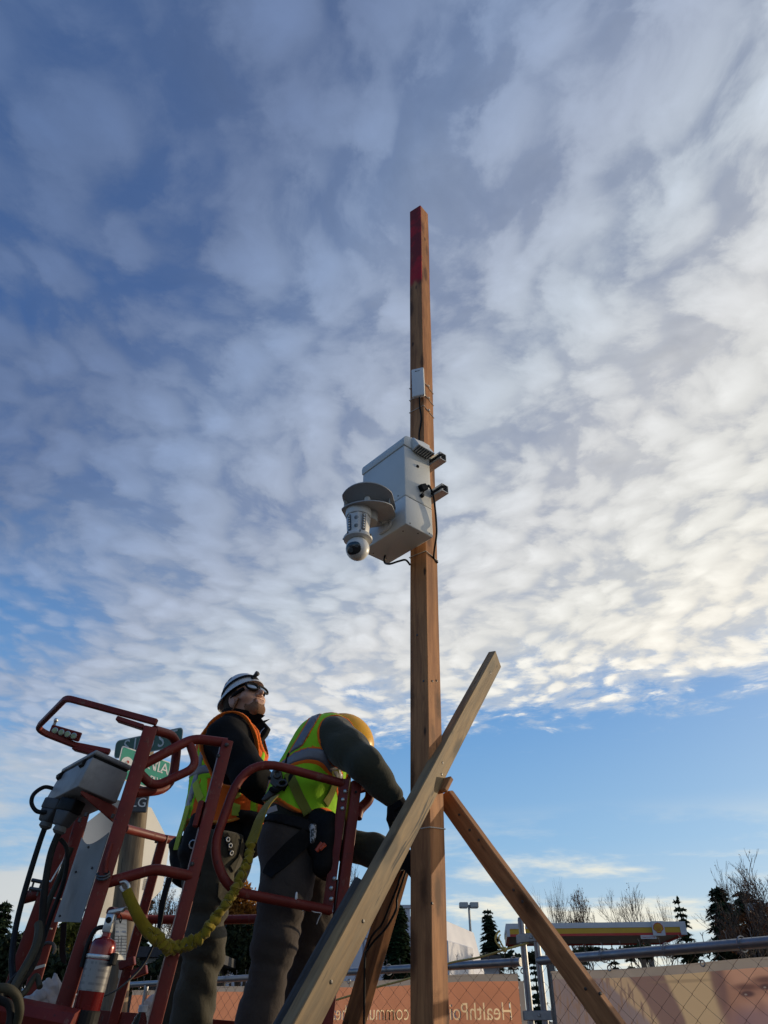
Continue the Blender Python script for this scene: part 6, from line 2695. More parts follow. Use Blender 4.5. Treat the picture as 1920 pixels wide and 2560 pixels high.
def sdf_ribbon(name, f, pxs, w, t, mat, parent, y0=2.4, y1=3.6, lift=0.002, n=8):
    pts, nrm = [], []
    for px, py in pxs:
        p, g = sdf_hit(f, px, py, y0, y1)
        pts.append(p + g * lift)
        nrm.append(g)
    sp = spline(pts, n)
    sn = spline(nrm, n)
    mb = MB()
    mb.ribbon(sp, sn, w, t)
    return mb.build(name, mat, parent)


allw2 = lambda p: np.minimum(np.minimum(vest2(p), sweat2(p)), legs2(p))
sdf_ribbon('harness_strap', allw2, [(722, 1932), (735, 1962), (748, 1992), (762, 2020), (770, 2034)], 0.036, 0.004, M_STRAP, w2)
sdf_ribbon('harness_strap', allw2, [(836, 1925), (838, 1950), (826, 1985), (812, 2010)], 0.034, 0.004, M_STRAP, w2)
sdf_ribbon('harness_strap', lambda p: np.minimum(sweat2(p), vest2(p)), [(705, 1975), (720, 1948), (738, 1920)], 0.03, 0.003, M_LEATH, w2)
mb = MB()
for px, py in ((726, 1895), (720, 1905)):
    pass
p0, g0_ = sdf_hit(allw2, 716, 1900, 2.4, 3.6)
mb.tube([at(714, 1912, 2.86), at(722, 1886, 2.87), at(726, 1880, 2.88)], 0.007, 8)
mb.build('strap_keeper', M_LEATH, w2, smooth=True)
# rope grab / D-ring hardware on the back
M_HW = basic('dull_hardware', (0.085, 0.08, 0.072), 0.45, 0.6, 0.25, 30)
hw = MB()
hwY = 2.84
hw.prism([at(x, y, hwY) for x, y in ((674, 1958), (676, 1936), (684, 1924), (696, 1921), (703, 1928), (705, 1944), (699, 1962), (688, 1970))], V(0.003, 0.016, 0))
h1 = hw.build('rope_grab', M_HW, w2, bevel=0.003)
hw = MB()
hw.tube([at(693, 1935, hwY - 0.006) + V(math.cos(t) * 0.0125, 0, math.sin(t) * 0.0135) for t in [k * math.pi / 8 for k in range(16)]], 0.0048, 8, closed=True)
hw.build('ring', M_HW, h1, smooth=True)
hw = MB()
hw.tube(spline([at(676, 1972, hwY), at(690, 1978, hwY - .01), at(706, 1968, hwY), at(722, 1950, hwY + .02), at(728, 1936, hwY + .03)], 5), 0.0085, 8)
hw.ball(at(673, 1945, hwY), 0.007, 8, 6)
hw.build('hook', M_LEATH, h1, smooth=True)
hw = MB()
hw.tube([at(706, 1958, hwY - 0.01) + V(math.cos(t) * 0.017, 0.005 * math.sin(t), math.sin(t) * 0.013) for t in [k * math.pi / 8 for k in range(16)]], 0.0042, 8, closed=True)
hw.build('ring', M_HW, h1, smooth=True)
mb = MB()
mb.prism([at(x, y, 2.85) for x, y in ((677, 1966), (700, 1958), (690, 1985), (660, 2003), (652, 2000))], V(0, 0.02, 0))
mb.build('shock_pouch', M_HW, h1, bevel=0.004)
# belt, leg strap, tool pouch, hammer loop, orange pliers, paper tucked in the belt
bl = lambda p: np.maximum(legs2(p) - 0.010, sweat2(p) * 0 + np.abs((p - hipC) @ axis2 - 0.018) - 0.021)
sdf_part('belt', bl, hipC - 0.24, hipC + 0.24, 0.007, M_LEATH, w2)
sdf_ribbon('leg_strap', legs2, [(835, 2042), (805, 2062), (770, 2088), (735, 2118), (705, 2148), (682, 2170), (670, 2190)], 0.062, 0.004, M_LEATH, w2)
pp, pg = sdf_hit(legs2, 812, 2090, 2.4, 3.4)


def pouch(p):
    c0, c1 = W(822, 2050, 2.80), W(808, 2165, 2.80)
    d = sd_caps(p, c0, c1, 0.032, 0.040)
    d = smin(d, sd_caps(p, W(842, 2070, 2.84), W(815, 2180, 2.84), 0.035, 0.03), 0.02)
    d = smin(d, sd_caps(p, W(795, 2050, 2.84), W(790, 2110, 2.82), 0.04, 0.04), 0.03)
    return d + 0.003 * folds(p, 2.0, 3.0)


lo, hi = bounds([W(822, 2050, 2.82), W(808, 2190, 2.82)], 0.10)
po = sdf_part('tool_pouch', pouch, lo, hi, 0.008, M_LEATH, w2)
mb = MB()
mb.tube(spline([at(782, 2062, 2.738), at(783, 2085, 2.735), at(781, 2108, 2.735)], 4), [0.013, 0.0145, 0.013, 0.0115, 0.012, 0.011, 0.010, 0.009, 0.007], 10)
hm, hmb, hmp, _o = new_mat('worn_tool_handle')
hco = hmb.new('ShaderNodeTexCoord').outputs['Object']
hmb.put(hmp.inputs['Base Color'], hmb.mix(hmb.smooth(hmb.noise(hco, 75, 3), 0.47, 0.55), (0.03, 0.03, 0.03), (0.42, 0.42, 0.42)))
mb.build('tool_handle', hm, po, smooth=True)
mb = MB()
mb.tube([at(806, 2108, 2.735), at(791, 2128, 2.735)], [0.0095, 0.0075], 8)
mb.tube([at(813, 2110, 2.735), at(800, 2124, 2.732)], [0.008, 0.007], 8)
mb.build('plier_handles', M_ORTOOL, po, smooth=True)
mb = MB()
mb.tube([at(883, 2112, 2.98), at(898, 2088, 2.98)], [0.009, 0.011], 8)
mb.build('pocket_tool', M_LEATH, w2, smooth=True)
mb = MB()
q = [at(662, 2024, 2.842), at(690, 2012, 2.832), at(694, 2026, 2.826), at(663, 2036, 2.838)]
mb.prism(q, V(0, 0.004, 0))
mb.build('paper_slip', basic('paper', (0.5, 0.5, 0.5), 0.8), w2)

# head looking down, hard hat from below and behind
HX2 = V(0.68, 0.46, 0.52).normalized()
hc2 = at(862, 1853, 3.06)
hr, hf, hu = frame(HX2, V(0.75, -0.2, -0.65))
hc = hc2 - hu * 0.055


def head_sdf(c, r, f, u, s=1.0):
    """skull, jaw, nose, brow, lips, ears; c = centre of the skull"""
    c, r, f, u = A(c), A(r), A(f), A(u)

    def L(x, y, z):
        return c + (r * x + f * y + u * z) * s
    ax = (r, f, u)

    def fn(p):
        d = sd_ell(p, L(0, -0.012, 0.022), (0.076 * s, 0.096 * s, 0.088 * s), ax)
        d = smin(d, sd_ell(p, L(0, 0.030, -0.045), (0.054 * s, 0.060 * s, 0.073 * s), ax), 0.035 * s)
        d = smin(d, sd_caps(p, L(-0.014, 0.070, -0.102), L(0.014, 0.070, -0.102), 0.020 * s, 0.020 * s), 0.03 * s)       # chin
        d = smin(d, sd_caps(p, L(-0.036, 0.078, 0.016), L(0.036, 0.078, 0.016), 0.011 * s, 0.011 * s), 0.02 * s)           # brow
        d = smin(d, sd_caps(p, L(0, 0.090, 0.006), L(0, 0.120, -0.036), 0.0085 * s, 0.0120 * s), 0.010 * s)               # nose
        d = smin(d, sd_caps(p, L(-0.013, 0.102, -0.040), L(0.013, 0.102, -0.040), 0.0085 * s, 0.0085 * s), 0.006 * s)     # nostrils
        for sg in (-1, 1):
            d = smin(d, sd_ell(p, L(sg * 0.046, 0.060, -0.030), (0.026 * s, 0.022 * s, 0.022 * s), ax), 0.025 * s)        # cheek
            d = smax(d, -sd_ell(p, L(sg * 0.034, 0.096, 0.000), (0.017 * s, 0.012 * s, 0.010 * s), ax), 0.012 * s)         # eye socket
            d = smin(d, sd_ell(p, L(sg * 0.034, 0.080, 0.000), (0.0125 * s, 0.0125 * s, 0.0105 * s), ax), 0.004 * s)      # eyeball
            d = smin(d, sd_ell(p, L(sg * 0.080, -0.010, -0.018), (0.010 * s, 0.020 * s, 0.031 * s), ax), 0.006 * s)       # ear
            d = smax(d, -sd_ell(p, L(sg * 0.090, -0.004, -0.014), (0.008 * s, 0.010 * s, 0.016 * s), ax), 0.006 * s)
        d = smin(d, sd_caps(p, L(-0.020, 0.092, -0.066), L(0.020, 0.092, -0.066), 0.0075 * s, 0.0075 * s), 0.008 * s)     # upper lip
        d = smin(d, sd_caps(p, L(-0.016, 0.092, -0.080), L(0.016, 0.092, -0.080), 0.0085 * s, 0.0085 * s), 0.008 * s)     # lower lip
        d = smax(d, -sd_caps(p, L(-0.017, 0.104, -0.0735), L(0.017, 0.104, -0.0735), 0.0038 * s, 0.0038 * s), 0.004 * s)  # mouth gap
        return d
    return fn, L


hfn, HL = head_sdf(hc, hr, hf, hu)
nk2 = sd_caps


def skin2(p):
    return smin(hfn(p), sd_caps(p, A(neck), A(HL(0, -0.03, -0.06)), 0.058, 0.056), 0.03)


lo, hi = bounds([neck, HL(0, 0.13, 0), HL(0, -.1, 0), HL(.09, 0, 0), HL(-.09, 0, 0), HL(0, 0, .11), HL(0, .06, -.13)], 0.05)
sdf_part('body', skin2, lo, hi, 0.006, M_SKIN, w2)


def hat(root, c, r, f, u, mat, brim_full=False, s=1.0):
    """hard hat: ridged dome with brim. c = centre of the rim plane"""
    c, r, f, u = Vector(c), Vector(r), Vector(f), Vector(u)
    mb = MB()
    n, m = 40, 9
    vs, fs = [], []
    for j in range(m + 1):
        ph = (math.pi / 2) * j / m
        for k in range(n):
            a = 2 * math.pi * k / n
            x, y = math.cos(a), math.sin(a)
            rr = math.cos(ph) ** 0.85
            rid = 1.0 + (0.035 * math.exp(-(x / 0.16) ** 2) * math.sin(ph))
            vs.append(c + (r * (x * 0.108 * rr) + f * (y * 0.132 * rr) + u * (0.125 * math.sin(ph) * rid)) * s)
    for j in range(m):
        for k in range(n):
            l = (k + 1) % n
            fs.append((j * n + k, j * n + l, (j + 1) * n + l, (j + 1) * n + k))
    fs.append(tuple(m * n + k for k in range(n)))
    inner = [c + (Vector(v) - c) * 0.955 for v in vs[:n]] + [c + (Vector(v) - c) * 0.90 for v in vs[3 * n:4 * n]]
    o_ = len(vs)
    vs += inner
    for k in range(n):
        l = (k + 1) % n
        fs.append((l, k, o_ + k, o_ + l))
        fs.append((o_ + l, o_ + k, o_ + n + k, o_ + n + l))
    fs.append(tuple(reversed([o_ + n + k for k in range(n)])))
    mb.add(vs, fs)
    h = mb.build('hard_hat', mat, root, smooth=True)
    mb = MB()
    vs, fs = [], []
    for lay, (dz0, dz1) in enumerate(((0.004, -0.008), (0.0, -0.0125))):
        for t in range(3):
            for k in range(n):
                a = 2 * math.pi * k / n
                x, y = math.cos(a), math.sin(a)
                w_ = 0.014 if brim_full else 0.010
                w_ += (0.014 if brim_full else 0.052) * max(0, y) ** 2
                w_ += (0.034 if brim_full else 0.0) * max(0, -y) ** 2
                q = t / 2
                droop = (dz1 * q - (0.010 * q * max(0, -y))) + (-0.012 * q * q * (x * x))
                vs.append(c + (r * (x * (0.1075 + w_ * q)) + f * (y * (0.1315 + w_ * q)) + u * (dz0 * (1 - q) + droop + 0.004 * (1 - lay))) * s)
    for lay in (0, 1):
        for t in range(2):
            for k in range(n):
                l = (k + 1) % n
                b_ = lay * 3 * n + t * n
                q = (b_ + k, b_ + l, b_ + n + l, b_ + n + k)
                fs.append(q if lay == 0 else q[::-1])
    for k in range(n):
        l = (k + 1) % n
        fs.append((2 * n + k, 2 * n + l, 5 * n + l, 5 * n + k))
    mb.add(vs, fs)
    mb.build('brim', mat, h, smooth=True)
    mb = MB()
    mb.tube([c + (r * (math.cos(a) * 0.093) + f * (math.sin(a) * 0.112) + u * (-0.010)) * s for a in [k * math.pi / 14 for k in range(28)]], 0.009 * s, 6, closed=True)
    mb.build('headband', M_LEATH, h, smooth=True)
    return h


hat(w2, Vector(HL(0, 0.0, 0.048)), hr, hf, hu, M_HATY, False, 1.0)
mb = MB()
for sg in (-1, 1):
    mb.tube([Vector(HL(sg * .082, -.02, .0)), Vector(HL(sg * .080, .05, .004)), Vector(HL(sg * .06, .098, .002))], 0.004, 6)
mb.build('glasses_arm', M_WHITEP, w2, smooth=True)


def hair2(p):
    d = sd_ell(p, HL(0, -0.035, 0.0), (0.083, 0.088, 0.078), (A(hr), A(hf), A(hu)))
    return np.maximum(d, ((p - A(HL(0, 0.02, 0))) @ A(hf))) + 0.003 * folds(p, 5, 1)


sdf_part('hair', hair2, A(hc) - 0.14, A(hc) + 0.14, 0.007, M_HAIR, w2)

# ============================== standing worker looking up
w1 = thing('person', 'standing worker in black jacket, orange vest and white hard hat looking up', 'person', (-0.75, 3.4, ZF))
hipC1 = W(552, 2085, 3.42)
mid1 = W(562, 1985, 3.42)
chest1 = W(575, 1888, 3.42)
neck1 = W(594, 1808, 3.42)
shN1 = W(563, 1842, 3.25)
shF1 = W(612, 1848, 3.58)
elN1, wrN1 = W(624, 1940, 3.16), W(676, 1992, 3.24)
elF1, wrF1 = W(640, 1960, 3.66), W(690, 2010, 3.45)
hipN1, hipF1 = W(528, 2110, 3.33), W(552, 2110, 3.52)
knN1, knF1 = W(512, 2345, 3.33), W(478, 2345, 3.55)
anN1, anF1 = W(476, 2560, 3.36), W(410, 2540, 3.60)
for a_ in (anN1, anF1):
    a_[2] = ZF + 0.10
anN1[:2] = A(at(468, 2575, 3.36))[:2]
anF1[:2] = A(at(400, 2560, 3.60))[:2]


def torso1(p):
    d = sd_caps(p, hipC1, mid1, 0.132, 0.130)
    d = smin(d, sd_caps(p, hipC1 + A((0.015, 0.04, -0.0)), mid1 + A((0.03, 0.03, 0)), 0.132, 0.134), 0.05)
    d = smin(d, sd_caps(p, mid1, chest1, 0.145, 0.135), 0.05)
    d = smin(d, sd_ell(p, chest1 + A((0.008, 0.0, 0.0)), (0.150, 0.185, 0.160)), 0.05)
    d = smin(d, sd_caps(p, shN1 * 0.85 + shF1 * 0.15 + A((0, 0, .012)), shF1 * 0.85 + shN1 * 0.15 + A((0, 0, .012)), 0.075, 0.075), 0.06)
    d = smin(d, sd_caps(p, chest1, neck1, 0.09, 0.066), 0.05)
    d = smin(d, sd_caps(p, hipC1 + A((0, 0, 0)), hipC1 + A((0.0, 0.0, -0.11)), 0.140, 0.150), 0.04)
    return d


def armN1(p):
    d = chain(p, [shN1, shN1 * .5 + elN1 * .5, elN1, elN1 * .5 + wrN1 * .5, wrN1], [0.083, 0.080, 0.070, 0.062, 0.047], 0.03)
    return d + 0.0055 * folds(p, 1.3, 9.0)


def armF1(p):
    return chain(p, [shF1, elF1, wrF1], [0.085, 0.07, 0.047], 0.03) + 0.005 * folds(p, 1.3, 3.0)


def jack1(p):
    d = smin(smin(torso1(p), armN1(p), 0.03), armF1(p), 0.03)
    return np.maximum(d, (hipC1[2] - 0.20) - p[..., 2] + 0.01 * np.sin(p[..., 0] * 20))


lo, hi = bounds([hipC1, shN1, shF1, elN1, wrN1, elF1, wrF1, neck1], 0.20)
sdf_part('jacket', jack1, lo, hi, 0.0095, M_JACK, w1)
# open stand-up collar
nk = Vector(neck1)
cf = V(0.88, -0.40, 0.15).normalized()
cr, cf_, cu = frame(V(0.10, 0.02, 1), cf)
mb = MB()
vs, fs = [], []
n = 30
for j in range(5):
    q = j / 4
    for k in range(n + 1):
        a = R(100) + R(340) * k / n
        op = abs(k / n - 0.5) * 2
        rad = 0.070 + 0.012 * q + 0.050 * q * op ** 4
        h_ = -0.050 + (0.098 - 0.030 * op ** 3) * q
        vs.append(nk + cr * (math.cos(a) * rad) + cf_ * (math.sin(a) * rad * 1.05 + 0.035 * op ** 6 * q) + cu * h_)
w_ = n + 1
for j in range(4):
    for k in range(n):
        fs.append((j * w_ + k, j * w_ + k + 1, (j + 1) * w_ + k + 1, (j + 1) * w_ + k))
o_ = len(vs)
vs += [nk + (Vector(v) - nk) * 0.93 for v in vs]
fs += [tuple(o_ + i for i in reversed(f)) for f in fs]
fs += [(4 * w_ + k, 4 * w_ + k + 1, o_ + 4 * w_ + k + 1, o_ + 4 * w_ + k) for k in range(n)]
fs += [(j * w_, (j + 1) * w_, o_ + (j + 1) * w_, o_ + j * w_) for j in range(4)] + [((j + 1) * w_ + n, j * w_ + n, o_ + j * w_ + n, o_ + (j + 1) * w_ + n) for j in range(4)]
mb.add(vs, fs)
mb.build('collar', M_JACK, w1, smooth=True)
# turned out front lapel tip against the sky
mb = MB()
lp = [at(x, y, 3.36) for x, y in ((634, 1785), (648, 1792), (671, 1818), (663, 1835), (651, 1850), (648, 1872), (640, 1890), (628, 1860), (630, 1820))]
mb.prism(lp, V(0.01, 0.035, 0))
mb.build('lapel', M_JACK, w1, bevel=0.006, seg=2)
mb = MB()
mb.tube(spline([at(636, 1790, 3.352), at(632, 1812, 3.352), at(636, 1842, 3.352), at(644, 1870, 3.352)], 5), 0.0022, 5)
mb.tube(spline([at(661, 1820, 3.355), at(651, 1832, 3.352), at(645, 1855, 3.352), at(643, 1880, 3.352)], 5), 0.0018, 5)
mb.build('zip', M_STEEL, w1, smooth=True)


def legs1(p):
    n_ = chain(p, [hipN1, hipN1 * .5 + knN1 * .5, knN1, knN1 * .5 + anN1 * .5, anN1], [0.120, 0.092, 0.077, 0.071, 0.068], 0.04)
    f_ = chain(p, [hipF1, hipF1 * .5 + knF1 * .5, knF1, knF1 * .5 + anF1 * .5, anF1], [0.120, 0.092, 0.076, 0.072, 0.070], 0.04)
    d = smin(n_, f_, 0.02)
    d = smin(d, sd_ell(p, hipC1 + A((0, 0, -0.06)), (0.14, 0.16, 0.12)), 0.05)
    kn = np.exp(-((p - knN1) ** 2).sum(-1) / 0.05) + np.exp(-((p - knF1) ** 2).sum(-1) / 0.05) + 0.6 * np.exp(-((p - anN1) ** 2).sum(-1) / 0.08)
    d = d + 0.0065 * folds(p, 1.0, 11.0) + 0.010 * kn * folds(p, 1.6, 6.0, (0.7, 0.7, 1.5))
    return np.maximum(d, p[..., 2] - hipC1[2] + 0.02)


lo, hi = bounds([hipC1, hipN1, hipF1, knN1, knF1, anN1, anF1], 0.17)
sdf_part('trousers', legs1, lo, hi, 0.010, M_PANTS1, w1)
for an in (anN1, anF1):
    def boot(p, an=an):
        q = sd_caps(p, an + A((0, 0, -0.03)), an + A((0.02, 0, -0.055)), 0.055, 0.050)
        q = smin(q, sd_caps(p, an + A((0.03, 0, -0.06)), an + A((0.17, -0.02, -0.066)), 0.045, 0.036), 0.03)
        return np.maximum(q, (ZF + 0.001) - p[..., 2])
    sdf_part('boot', boot, an - A((.08, .08, .11)), an + A((.23, .08, .07)), 0.010, M_BOOT, w1)

ax1 = A(Vector(chest1 - hipC1).normalized())


def vest_shell1(p, off):
    t = (p - hipC1) @ ax1
    flare = np.clip((0.22 - t) / 0.22, 0, 1) ** 1.5
    d = torso1(p) - off - 0.016 * flare + 0.0048 * folds(p, 1.2, 2.5)
    return np.maximum(d, 0.025 + 0.018 * np.sin(p[..., 0] * 17 + p[..., 1] * 11) - t)


def hole1(p):
    a = sd_caps(p, shN1 + A((0.01, -0.03, 0.0)), shN1 * .55 + elN1 * .45, 0.134, 0.138)
    b_ = sd_caps(p, shF1 + A((0.01, 0.03, 0.0)), shF1 * .55 + elF1 * .45, 0.108, 0.125)
    c_ = sd_caps(p, neck1 + A((0.0, -0.01, 0.02)), neck1 + A((0.10, -0.02, -0.10)), 0.138, 0.090)
    return np.minimum(np.minimum(a, b_), c_)


def vest1(p):
    return np.maximum(vest_shell1(p, 0.013), -hole1(p))


lo, hi = bounds([hipC1, shN1, shF1, neck1], 0.22)
vs1 = sdf_part('vest', vest1, lo, hi, 0.009, M_ORANGE, w1)
bcA = A(sdf_hit(vest1, 520, 1922, 2.9, 3.9)[0])
bnA = A(Vector(ax1 + A((-0.02, -0.12, 0))).normalized())


def band1(p, w_, off):
    return np.maximum(np.maximum(vest_shell1(p, off), -hole1(p)), slab(p, bcA, bnA, w_))


sdf_part('lime_band', lambda p: band1(p, 0.041, 0.0155), lo, hi, 0.0075, M_LIME, vs1)
sdf_part('reflective_band', lambda p: band1(p, 0.021, 0.0180), lo, hi, 0.0075, M_SILVER, vs1)
pvA, pvB = A(sdf_hit(vest1, 504, 1890, 2.9, 3.9)[0]), A(sdf_hit(vest1, 516, 1845, 2.9, 3.9)[0])
brA = np.cross(A(ray(510, 1865)), pvB - pvA)
brA /= np.linalg.norm(brA)


def brace1(p, w_, off, c=pvA, n=brA):
    d = np.maximum(np.maximum(vest_shell1(p, off), -hole1(p)), slab(p, c, n, w_))
    return d


sdf_part('lime_band', lambda p: brace1(p, 0.024, 0.0150), lo, hi, 0.0075, M_LIME, vs1)
sdf_part('reflective_band', lambda p: brace1(p, 0.012, 0.0175), lo, hi, 0.0075, M_SILVER, vs1)
pf = A(sdf_hit(vest1, 626, 1880, 2.9, 3.9)[0])
sdf_part('lime_band', lambda p: brace1(p, 0.013, 0.0152, pf, A(Vector((0.30, -0.95, 0.05)).normalized())), lo, hi, 0.0075, M_LIME, vs1)
sdf_part('arm_trim', lambda p: np.maximum(vest_shell1(p, 0.0160), np.abs(hole1(p) - 0.004) - 0.0050), lo, hi, 0.0045, M_TRIM, vs1)


def hem1(p):
    t = (p - hipC1) @ ax1
    return np.maximum(vest_shell1(p, 0.0160), t - (0.025 + 0.018 * np.sin(p[..., 0] * 17 + p[..., 1] * 11)) - 0.013)


sdf_part('hem_trim', hem1, lo, hi, 0.007, basic('amber_trim', (0.72, 0.26, 0.03), 0.8), vs1)
allw1 = lambda p: np.minimum(np.minimum(vest1(p), jack1(p)), legs1(p))
LIMEW = cloth('bright_lime_web', (0.42, 0.50, 0.06), 300, 0.15, 0.1, 0.3)
sdf_ribbon('harness_strap', allw1, [(596, 1962), (594, 1990), (590, 2020), (588, 2040)], 0.034, 0.004, LIMEW, w1, 2.9, 3.9)
sdf_ribbon('harness_strap', allw1, [(490, 1955), (494, 1975), (504, 2000)], 0.036, 0.004, LIMEW, w1, 2.9, 3.9)
mb = MB()
P_ = path((470, 2015, 3.30), (461, 2050, 3.29), (449, 2090, 3.28), (440, 2125, 3.28))
mb.ribbon(spline(P_, 5), [V(-0.6, -0.8, 0.1)] * 16, 0.030, 0.004)
mb.build('harness_strap', LIMEW, w1)


def gear1(p):
    d = sd_caps(p, W(452, 2120, 3.34), W(462, 2180, 3.34), 0.05, 0.06)
    d = smin(d, sd_caps(p, W(480, 2130, 3.26), W(486, 2185, 3.26), 0.055, 0.05), 0.03)
    d = smin(d, sd_caps(p, W(500, 2060, 3.27), W(490, 2120, 3.27), 0.05, 0.06), 0.03)
    return d + 0.006 * folds(p, 2.2, 2.0)


lo, hi = bounds([W(452, 2060, 3.3), W(500, 2190, 3.3)], 0.10)
sdf_part('tool_pouch', gear1, lo, hi, 0.009, M_LEATH, w1)


def gear1b(p):
    d = sd_caps(p, W(618, 2060, 3.36), W(628, 2120, 3.36), 0.045, 0.045)
    return smin(d, sd_caps(p, W(600, 2040, 3.30), W(640, 2050, 3.36), 0.03, 0.03), 0.03) + 0.004 * folds(p, 2.2, 4.0)


lo, hi = bounds([W(600, 2040, 3.3), W(628, 2130, 3.4)], 0.09)
sdf_part('tool_pouch', gear1b, lo, hi, 0.009, M_LEATH, w1)
mb = MB()
for x, y in ((568, 2099), (574, 2114), (577, 2132)):
    p, g = sdf_hit(allw1, x, y, 2.9, 3.9)
    p = p + g * 0.006
    t0 = g.orthogonal().normalized()
    t1 = g.cross(t0)
    mb = MB()
    mb.tube([p + t0 * (math.cos(a) * 0.0078) + t1 * (math.sin(a) * 0.0078) for a in [k * math.pi / 6 for k in range(12)]], 0.0026, 6, closed=True)
    mb.build('eyelet', M_WHITEP, w1, smooth=True)
sdf_ribbon('belt_tail', allw1, [(562, 2086), (569, 2100), (575, 2118), (578, 2140)], 0.026, 0.003, M_LEATH, w1, 2.9, 3.9)
mb = MB()
mb.tube([at(482, 2111, 3.2) + V(math.cos(a) * 0.014, 0, math.sin(a) * 0.016) for a in [k * math.pi / 7 for k in range(14)]], 0.003, 6, closed=True)
mb.build('ring', M_STEEL, w1, smooth=True)
# pale cargo flap on the thigh
mb = MB()
for k, (q, lb) in enumerate((([(601, 2098), (606, 2115), (596, 2160), (580, 2180), (572, 2166), (592, 2140)], 'flap'), ([(545, 2206), (566, 2222), (572, 2250), (556, 2262), (542, 2240)], 'flap'))):
    mb = MB()
    pts_ = []
    for x, y in q:
        p, g = sdf_hit(legs1, x, y, 2.9, 3.9)
        pts_.append(p + g * 0.010)
    mb.add(pts_ + [p_ + V(0.002, 0.012, 0) for p_ in pts_], [tuple(range(len(q))), tuple(reversed(range(len(q), 2 * len(q))))] + [(i, (i + 1) % len(q), len(q) + (i + 1) % len(q), len(q) + i) for i in range(len(q))])
    mb.build('pocket_flap', M_PANTS1, w1)

hand(w1, wrN1, Vector(wrN1 - elN1), V(0.2, 0.8, -0.3), M_GLOVE, 0.8, 1.0)
hand(w1, wrF1, Vector(wrF1 - elF1), V(0.2, -0.8, -0.3), M_GLOVE, 0.8, 1.0)

# head: face turned right and up
fw = V(0.72, -0.60, 0.34)
r1, f1, u1_ = frame(V(-0.34, 0.20, 0.92), fw)
hc1 = at(611, 1752, 3.40)
hfn1, HL1 = head_sdf(hc1, r1, f1, u1_, 0.98)


def skin1(p):
    return smin(hfn1(p), sd_caps(p, neck1 + A((0, 0, -.02)), A(HL1(0, -0.02, -0.06)), 0.062, 0.060), 0.03)


lo, hi = bounds([neck1, HL1(0, 0.13, 0), HL1(0, -.1, 0), HL1(.09, 0, 0), HL1(-.09, 0, 0), HL1(0, 0, .11), HL1(0, .06, -.13)], 0.04)
sdf_part('body', skin1, lo, hi, 0.0045, M_SKIN, w1)


def beard1(p):
    q = (p - A(hc1))
    x, y, z = q @ A(r1), q @ A(f1), q @ A(u1_)
    d = hfn1(p) - 0.0020 - 0.003 * np.clip((-z - 0.075) / 0.04, 0, 1.3)
    top = -0.076 + 0.22 * np.clip(np.abs(x) - 0.020, 0, 1) + 0.0035 * np.sin(x * 260) - 0.0
    m = z - top
    lips = np.sqrt((x / 0.026) ** 2 + ((z + 0.0735) / 0.0165) ** 2) - 1
    m = np.minimum(m, np.maximum(np.maximum(np.abs(x) - 0.032, np.abs(z + 0.0590 + 0.22 * np.abs(x)) - 0.006), 0.08 - y))
    m = np.maximum(m, -lips * 0.016)
    m = np.maximum(m, -(y - 0.004 + 0.15 * (z + 0.06)))
    return np.maximum(d, m)


sdf_part('beard', beard1, lo, hi, 0.004, M_BEARD, w1)


def hair1(p):
    q = (p - A(hc1))
    x, y, z = q @ A(r1), q @ A(f1), q @ A(u1_)
    d = sd_ell(p, HL1(0, -0.022, 0.012), (0.080, 0.094, 0.084), (A(r1), A(f1), A(u1_)))
    cutf = y - 0.035 + 0.25 * np.clip(0.03 - z, 0, 1) * 2.4
    ear = 0.030 - np.sqrt(((y + 0.010) / 1.0) ** 2 + ((z + 0.022) / 1.0) ** 2)
    return np.maximum(np.maximum(np.maximum(d, cutf), ear), -0.088 - z) + 0.0035 * folds(p, 5, 3)


sdf_part('hair', hair1, lo, hi, 0.005, M_HAIR, w1)
for k in range(9):
    mb = MB()
    b0_ = Vector(HL1(0.070, 0.03 - 0.006 * k, -0.030 - 0.004 * k))
    mb.tube([b0_, b0_ + r1 * 0.014 + f1 * 0.01 - u1_ * 0.006, b0_ + r1 * (0.026 + 0.002 * (k % 3)) + f1 * 0.012 - u1_ * (0.012 + 0.003 * (k % 4))], [0.004, 0.003, 0.001], 5)
    mb.build('hair_lock', M_BEARD, w1, smooth=True)
# sunglasses
gl = []
for sg in (-1, 1):
    mb = MB()
    vs, fs = [], []
    nu, nv = 10, 6
    fr_ = []
    for j in range(nv + 1):
        for i in range(nu + 1):
            u, v = (i / nu - 0.5), (j / nv - 0.5)
            sx_, sz_ = u * 2, v * 2
            x = 0.038 + 0.0335 * sx_ * math.sqrt(max(0, 1 - 0.30 * sz_ * sz_))
            z = 0.001 + 0.0170 * sz_ * math.sqrt(max(0, 1 - 0.55 * sx_ * sx_))
            y = 0.108 - 0.30 * max(0, x - 0.012) ** 1.5 * 2.4 - 0.35 * z * z * 10
            p = Vector(HL1(sg * x, y, z))
            vs.append(p)
            if j in (0, nv) or i in (0, nu):
                fr_.append((math.atan2(sz_, sx_), p))
    w_ = nu + 1
    for j in range(nv):
        for i in range(nu):
            fs.append((j * w_ + i, j * w_ + i + 1, (j + 1) * w_ + i + 1, (j + 1) * w_ + i))
    mb.add(vs, fs)
    if not gl:
        mbf = MB()
        gobj = None
    fr_.sort(key=lambda e: e[0])
    gl.append((mb, [p for _, p in fr_]))
mbf = MB()
for _, fr_ in gl:
    mbf.tube(fr_, 0.0058, 6, closed=True)
mbf.tube([Vector(HL1(-.010, .108, .004)), Vector(HL1(0, .1115, .006)), Vector(HL1(.010, .108, .004))], 0.0034, 6)
for sg in (-1, 1):
    mbf.tube([Vector(HL1(sg * .067, .074, .003)), Vector(HL1(sg * .080, .04, .001)), Vector(HL1(sg * .084, -.01, .0))], [0.0090, 0.0075, 0.004], 6)
